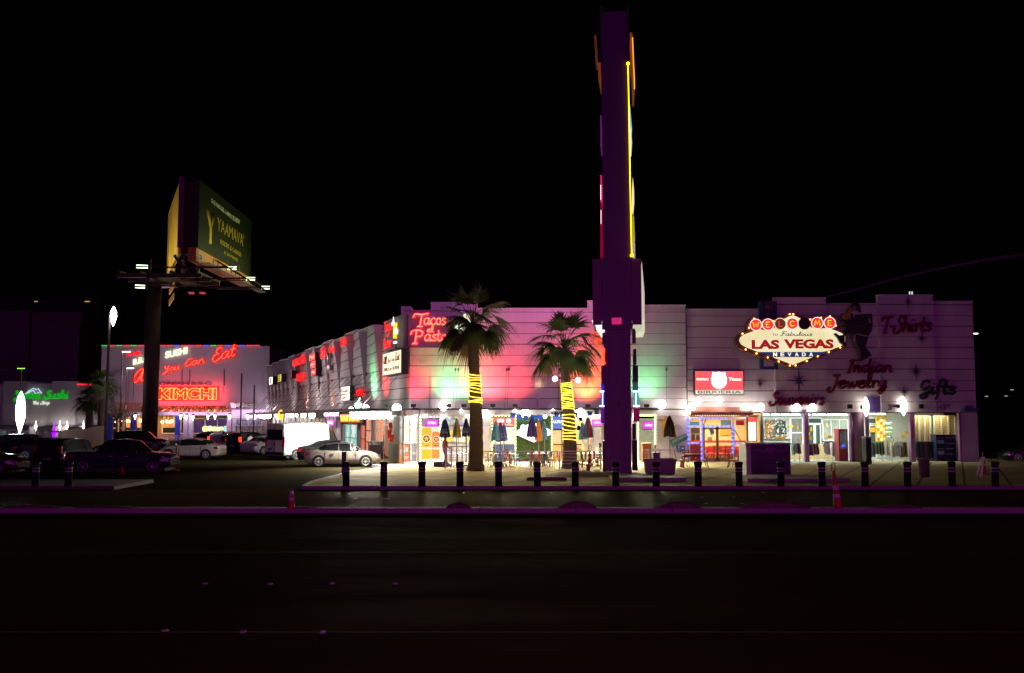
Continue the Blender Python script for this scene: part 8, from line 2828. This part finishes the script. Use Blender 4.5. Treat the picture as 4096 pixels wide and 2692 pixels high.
# front white sedan: near wheels touch the ground about y 1873
c_ = at_g(1366, 1866)
car('parked_car', 'white four door sedan parked side on behind the leftmost bollards', 'car', (c_[0], c_[1] + .35), math.radians(8), 'sedan', PS_, scale=.99)
c_ = at_g(1328, 1850)
car('parked_car', 'black car hidden behind the white sedan, only its dark roof showing', 'car', (c_[0] - .2, c_[1] + 1.2), math.radians(10), 'sedan', M('matt black paint', (.004, .004, .005), .6), scale=1.0, lite=True)
c_ = at_g(1225, 1836)
car('white_van', 'tall white cargo van with its rear doors and brightly lit side showing', 'van', c_, math.radians(55), 'van', paint('van white', (.68, .68, .64), .4))
c_ = at_g(770, 1834)
car('parked_car', 'white sedan whose front is hidden by the dark pickup', 'car', c_, math.radians(172), 'sedan', paint('cream white paint', (.62, .6, .52)), scale=1.0)
c_ = at_g(478, 1896)
car('pickup_truck', 'dark pickup truck with violet reflections along its side', 'pickup truck', (c_[0], c_[1] + .6), math.radians(1.5), 'pickup', paint('pickup black', (.035, .03, .06), .2), scale=.98)
c_ = at_g(30, 1900)
car('parked_car', 'dark maroon car cut by the left edge of the picture', 'car', (c_[0] - 1.6, c_[1]), math.radians(3), 'suv', paint('maroon paint', (.06, .012, .014), .25), lite=True)
c_ = at_g(150, 1893)
car('parked_car', 'black car between the maroon car and the dark pickup', 'car', (c_[0] - .2, c_[1] + 4.6), math.radians(80), 'suv', PK_, lite=True)
c_ = at_g(180, 1840)
car('parked_car', 'dark car whose roofline shows above the black one at the left', 'car', (c_[0], c_[1] + 1), math.radians(5), 'sedan', paint('charcoal paint', (.03, .03, .035), .2), lite=True, scale=1.05)
c_ = at_g(40, 1842)
car('parked_car', 'dark car with gleaming roof at the far left edge', 'car', (c_[0], c_[1] + 3), math.radians(20), 'suv', paint('charcoal paint', (.03, .03, .035), .2), lite=True)
c_ = at_g(566, 1800)
car('parked_car', 'dark car behind the pickup roof, left of the billboard pole', 'car', (c_[0], c_[1]), math.radians(5), 'suv', PK_, lite=True)
c_ = at_g(868, 1806)
car('parked_car', 'dark vehicle with orange hazard lamps behind the rear white sedan', 'car', c_, math.radians(75), 'suv', PK_, lite=True)
c_ = at_g(930, 1808)
car('parked_car', 'white panelled sport utility car with its rear facing the street', 'car', c_, math.radians(68), 'suv', paint('grey white paint', (.5, .5, .55)), lite=True, tail=True)
c_ = at_g(990, 1812)
car('parked_car', 'black sport utility car with glowing red tail lamps', 'car', (c_[0] + .2, c_[1]), math.radians(66), 'suv', PK_, lite=True, tail=True)
c_ = at_g(1058, 1818)
car('parked_car', 'light coloured car peeping out at the left of the white van', 'car', (c_[0], c_[1] + .5), math.radians(64), 'sedan', paint('grey white paint', (.5, .5, .55)), lite=True)
c_ = at_g(4075, 1850)
car('parked_car', 'barely visible dark car at the right edge', 'car', (c_[0] + 1.2, c_[1]), math.radians(170), 'sedan', paint('charcoal paint', (.03, .03, .035), .2), lite=True)
# hazard lamps
for x, y, s_ in ((818, 1757, 1), (853, 1756, 1.3)):
    Y = 118
    f_ = Fr((0, Y, 0)); u, z = f_.hit(x, y)
    m = MB(f_); m.ball((u, 0, z), .16 * s_, 8, (1, .6, 1.2)); m.tube([(u, 0, RZ), (u, 0, z - .1)], .04, 5)
    tag(m.build('hazard_lamp', lit('hazard orange', (1, .22, .03), 7)), ('left' if x < 840 else 'right') + ' one of two orange glowing lamps above the rear white sedan', 'hazard lamp', 'orange hazard lamps')
Y = 118; f_ = Fr((0, Y, 0)); u, z = f_.hit(888, 1733)
m = MB(f_); m.box(u - .3, u + .3, 0, .1, z - .35, z + .35); m.tube([(u, 0, RZ), (u, 0, z - .3)], .04, 5)
tag(m.build('pink_lamp', lit('magenta lamp', (.8, .02, .5), .7)), 'dim magenta lit panel near the aqua window sign', 'lamp')

# ================================================================== PEOPLE
def skin_mesh(name, verts, edges, radii, root=0, sub=2):
    me = bpy.data.meshes.new(name)
    me.from_pydata(verts, edges, [])
    o = bpy.data.objects.new(name, me)
    COL.objects.link(o)
    md = o.modifiers.new('s', 'SKIN')
    for i, v in enumerate(me.skin_vertices[0].data):
        r_ = radii[i]
        v.radius = r_ if isinstance(r_, tuple) else (r_, r_)
        v.use_root = (i == root)
    sb = o.modifiers.new('b', 'SUBSURF'); sb.levels = sub; sb.render_levels = sub
    dg = bpy.context.evaluated_depsgraph_get()
    out = bpy.data.meshes.new_from_object(o.evaluated_get(dg))
    bpy.data.objects.remove(o); bpy.data.meshes.remove(me)
    return out


def person(lab, pos, rot, z, pose, skinm, top, legs, hairm, h=1.72):
    """pose: joint positions (x right, y forward, z up) for a 1.72 m figure"""
    J = {'pel': (0, 0, .95), 'sp': (0, .0, 1.15), 'ch': (0, .0, 1.34), 'nk': (0, .01, 1.47), 'hb': (0, .02, 1.55), 'hd': (0, .035, 1.64),
         'ls': (-.17, 0, 1.40), 'le': (-.24, -.02, 1.12), 'lw': (-.24, .10, .90), 'lh': (-.24, .13, .82), 'rs': (.17, 0, 1.40), 're': (.24, -.02, 1.12), 'rw': (.24, .10, .90), 'rh': (.24, .13, .82),
         'lp': (-.09, 0, .90), 'lk': (-.10, .02, .50), 'la': (-.10, -.02, .08), 'lt': (-.11, .13, .035), 'rp': (.09, 0, .90), 'rk': (.10, .02, .50), 'ra': (.10, -.02, .08), 'rt': (.11, .13, .035)}
    J.update(pose)
    ks = list(J)
    V = [Vector(J[k]) for k in ks]
    E = [('pel', 'sp'), ('sp', 'ch'), ('ch', 'nk'), ('nk', 'hb'), ('hb', 'hd'), ('ch', 'ls'), ('ls', 'le'), ('le', 'lw'), ('lw', 'lh'), ('ch', 'rs'), ('rs', 're'), ('re', 'rw'), ('rw', 'rh'), ('pel', 'lp'), ('lp', 'lk'), ('lk', 'la'), ('la', 'lt'), ('pel', 'rp'), ('rp', 'rk'), ('rk', 'ra'), ('ra', 'rt')]
    RR = {'pel': (.15, .11), 'sp': (.135, .10), 'ch': (.15, .11), 'nk': .055, 'hb': .075, 'hd': (.085, .10), 'ls': .07, 'le': .045, 'lw': .03, 'lh': .036, 'rs': .07, 're': .045, 'rw': .03, 'rh': .036, 'lp': .10, 'lk': .062, 'la': .042, 'lt': .035, 'rp': .10, 'rk': .062, 'ra': .042, 'rt': .035}
    idx = {k: i for i, k in enumerate(ks)}
    edges = [(idx[a], idx[b]) for a, b in E]
    rad = [RR[k] for k in ks]
    for s_ in 'lr':   # fingers and thumb
        wv = V[idx[s_ + 'h']] - V[idx[s_ + 'w']]
        wv.normalize()
        sd = Vector((0, 1, 0)) if abs(wv.z) > .6 else Vector((1, 0, 0))
        for k in range(4):
            a = V[idx[s_ + 'h']] + sd * (.012 * (k * 2 - 3) / 1.0) + wv * .03
            b = a + wv * (.055, .065, .06, .045)[k] + Vector((0, .012, -.01))
            V += [a, b]; rad += [.010, .008]
            edges += [(idx[s_ + 'h'], len(V) - 2), (len(V) - 2, len(V) - 1)]
        a = V[idx[s_ + 'h']] + sd * .04
        V.append(a + wv * .03); rad.append(.011); edges.append((idx[s_ + 'h'], len(V) - 1))
    k_ = h / 1.72
    me = skin_mesh('person', [v * k_ for v in V], edges, [tuple(q * k_ for q in r_) if isinstance(r_, tuple) else r_ * k_ for r_ in rad])
    o = bpy.data.objects.new('person', me)
    COL.objects.link(o)
    for m_ in (skinm, top, legs, BLACK):
        me.materials.append(m_)
    hz = J['pel'][2] * k_
    nz = J['nk'][2] * k_
    for p in me.polygons:
        c = p.center; p.use_smooth = True
        if c.z > nz - .0: p.material_index = 0
        elif min((c - Vector(J[q]) * k_).length for q in ('lh', 'rh')) < .11: p.material_index = 0
        elif c.z > hz: p.material_index = 1
        elif min((c - Vector(J[q]) * k_).length for q in ('lt', 'rt', 'la', 'ra')) < .13: p.material_index = 3
        else: p.material_index = 2
    o.location = (pos[0], pos[1], z); o.rotation_euler = (0, 0, rot)
    tag(o, lab, 'person')
    # face and hair as children, in local coordinates
    hc = Vector(J['hd']) * k_
    bm = bmesh.new()
    bmesh.ops.create_uvsphere(bm, u_segments=16, v_segments=10, radius=.112)
    for v in bm.verts:
        v.co = Vector((v.co.x * .95, v.co.y * 1.05, v.co.z * 1.1)) + hc + Vector((0, -.02, .035))
    bmesh.ops.delete(bm, geom=[v for v in bm.verts if v.co.y > hc.y + .05 and v.co.z < hc.z + .07], context='VERTS')
    me2 = bpy.data.meshes.new('hair'); bm.to_mesh(me2); bm.free(); me2.materials.append(hairm)
    for p in me2.polygons: p.use_smooth = True
    q = bpy.data.objects.new('hair', me2); COL.objects.link(q); q.parent = o
    bm = bmesh.new()
    for sx in (-1, 1):
        bmesh.ops.create_uvsphere(bm, u_segments=6, v_segments=5, radius=.012, matrix=Matrix.Translation(hc + Vector((sx * .035, .095, .01))))
        bmesh.ops.create_uvsphere(bm, u_segments=6, v_segments=5, radius=.022, matrix=Matrix.Translation(hc + Vector((sx * .095, .0, .0))))
    bmesh.ops.create_cone(bm, segments=6, radius1=.018, radius2=.004, depth=.04, matrix=Matrix.Translation(hc + Vector((0, .108, -.02))))
    me3 = bpy.data.meshes.new('face_detail'); bm.to_mesh(me3); bm.free(); me3.materials.append(M('face dark', (.12, .06, .04), .6))
    q = bpy.data.objects.new('face', me3); COL.objects.link(q); q.parent = o
    return o


SK = M('skin', (.30, .16, .10), .6)
HR = M('hair', (.02, .015, .012), .6)
person('person in a dark red top walking behind the grid gate', (gx(1782, 57.4), 57.4), math.radians(-60), 0,
       {'lk': (-.10, .14, .50), 'la': (-.10, .08, .09), 'lt': (-.11, .22, .05), 'ra': (.10, -.22, .12), 'rt': (.11, -.10, .04), 're': (.24, .02, 1.12), 'rw': (.2, .22, 1.02), 'rh': (.19, .29, 1.0)},
       SK, M('dark red top', (.20, .04, .04), .8), M('dark trousers', (.06, .03, .03), .8), HR, 1.78)
person('person in dark clothes seated at the table beside the pylon', (gx(2399, 59.4), 59.4), math.radians(80), -.45,
       {'lk': (-.12, .42, .93), 'rk': (.12, .42, .93), 'la': (-.12, .44, .53), 'ra': (.12, .44, .53), 'lt': (-.12, .58, .49), 'rt': (.12, .58, .49), 'lw': (-.2, .25, 1.2), 'lh': (-.18, .33, 1.22), 'rw': (.2, .25, 1.2), 'rh': (.18, .33, 1.22), 'le': (-.25, .02, 1.15), 're': (.25, .02, 1.15)},
       SK, M('dark jacket', (.03, .05, .05), .8), M('dark trousers', (.06, .03, .03), .8), HR, 1.7)
cafe_chair(gx(2399, 59.4), 59.4, math.radians(80) - PI, 'm', 'maroon chair under the seated person by the pylon')
c_ = at_g(893, 1818)
person('person in black jacket and pale trousers standing among the far parked cars', (c_[0], c_[1]), math.radians(160), RZ, {'le': (-.26, -.02, 1.14)}, SK, M('black jacket', (.015, .015, .02), .8), M('pale trousers', (.35, .33, .35), .8), HR, 1.8)
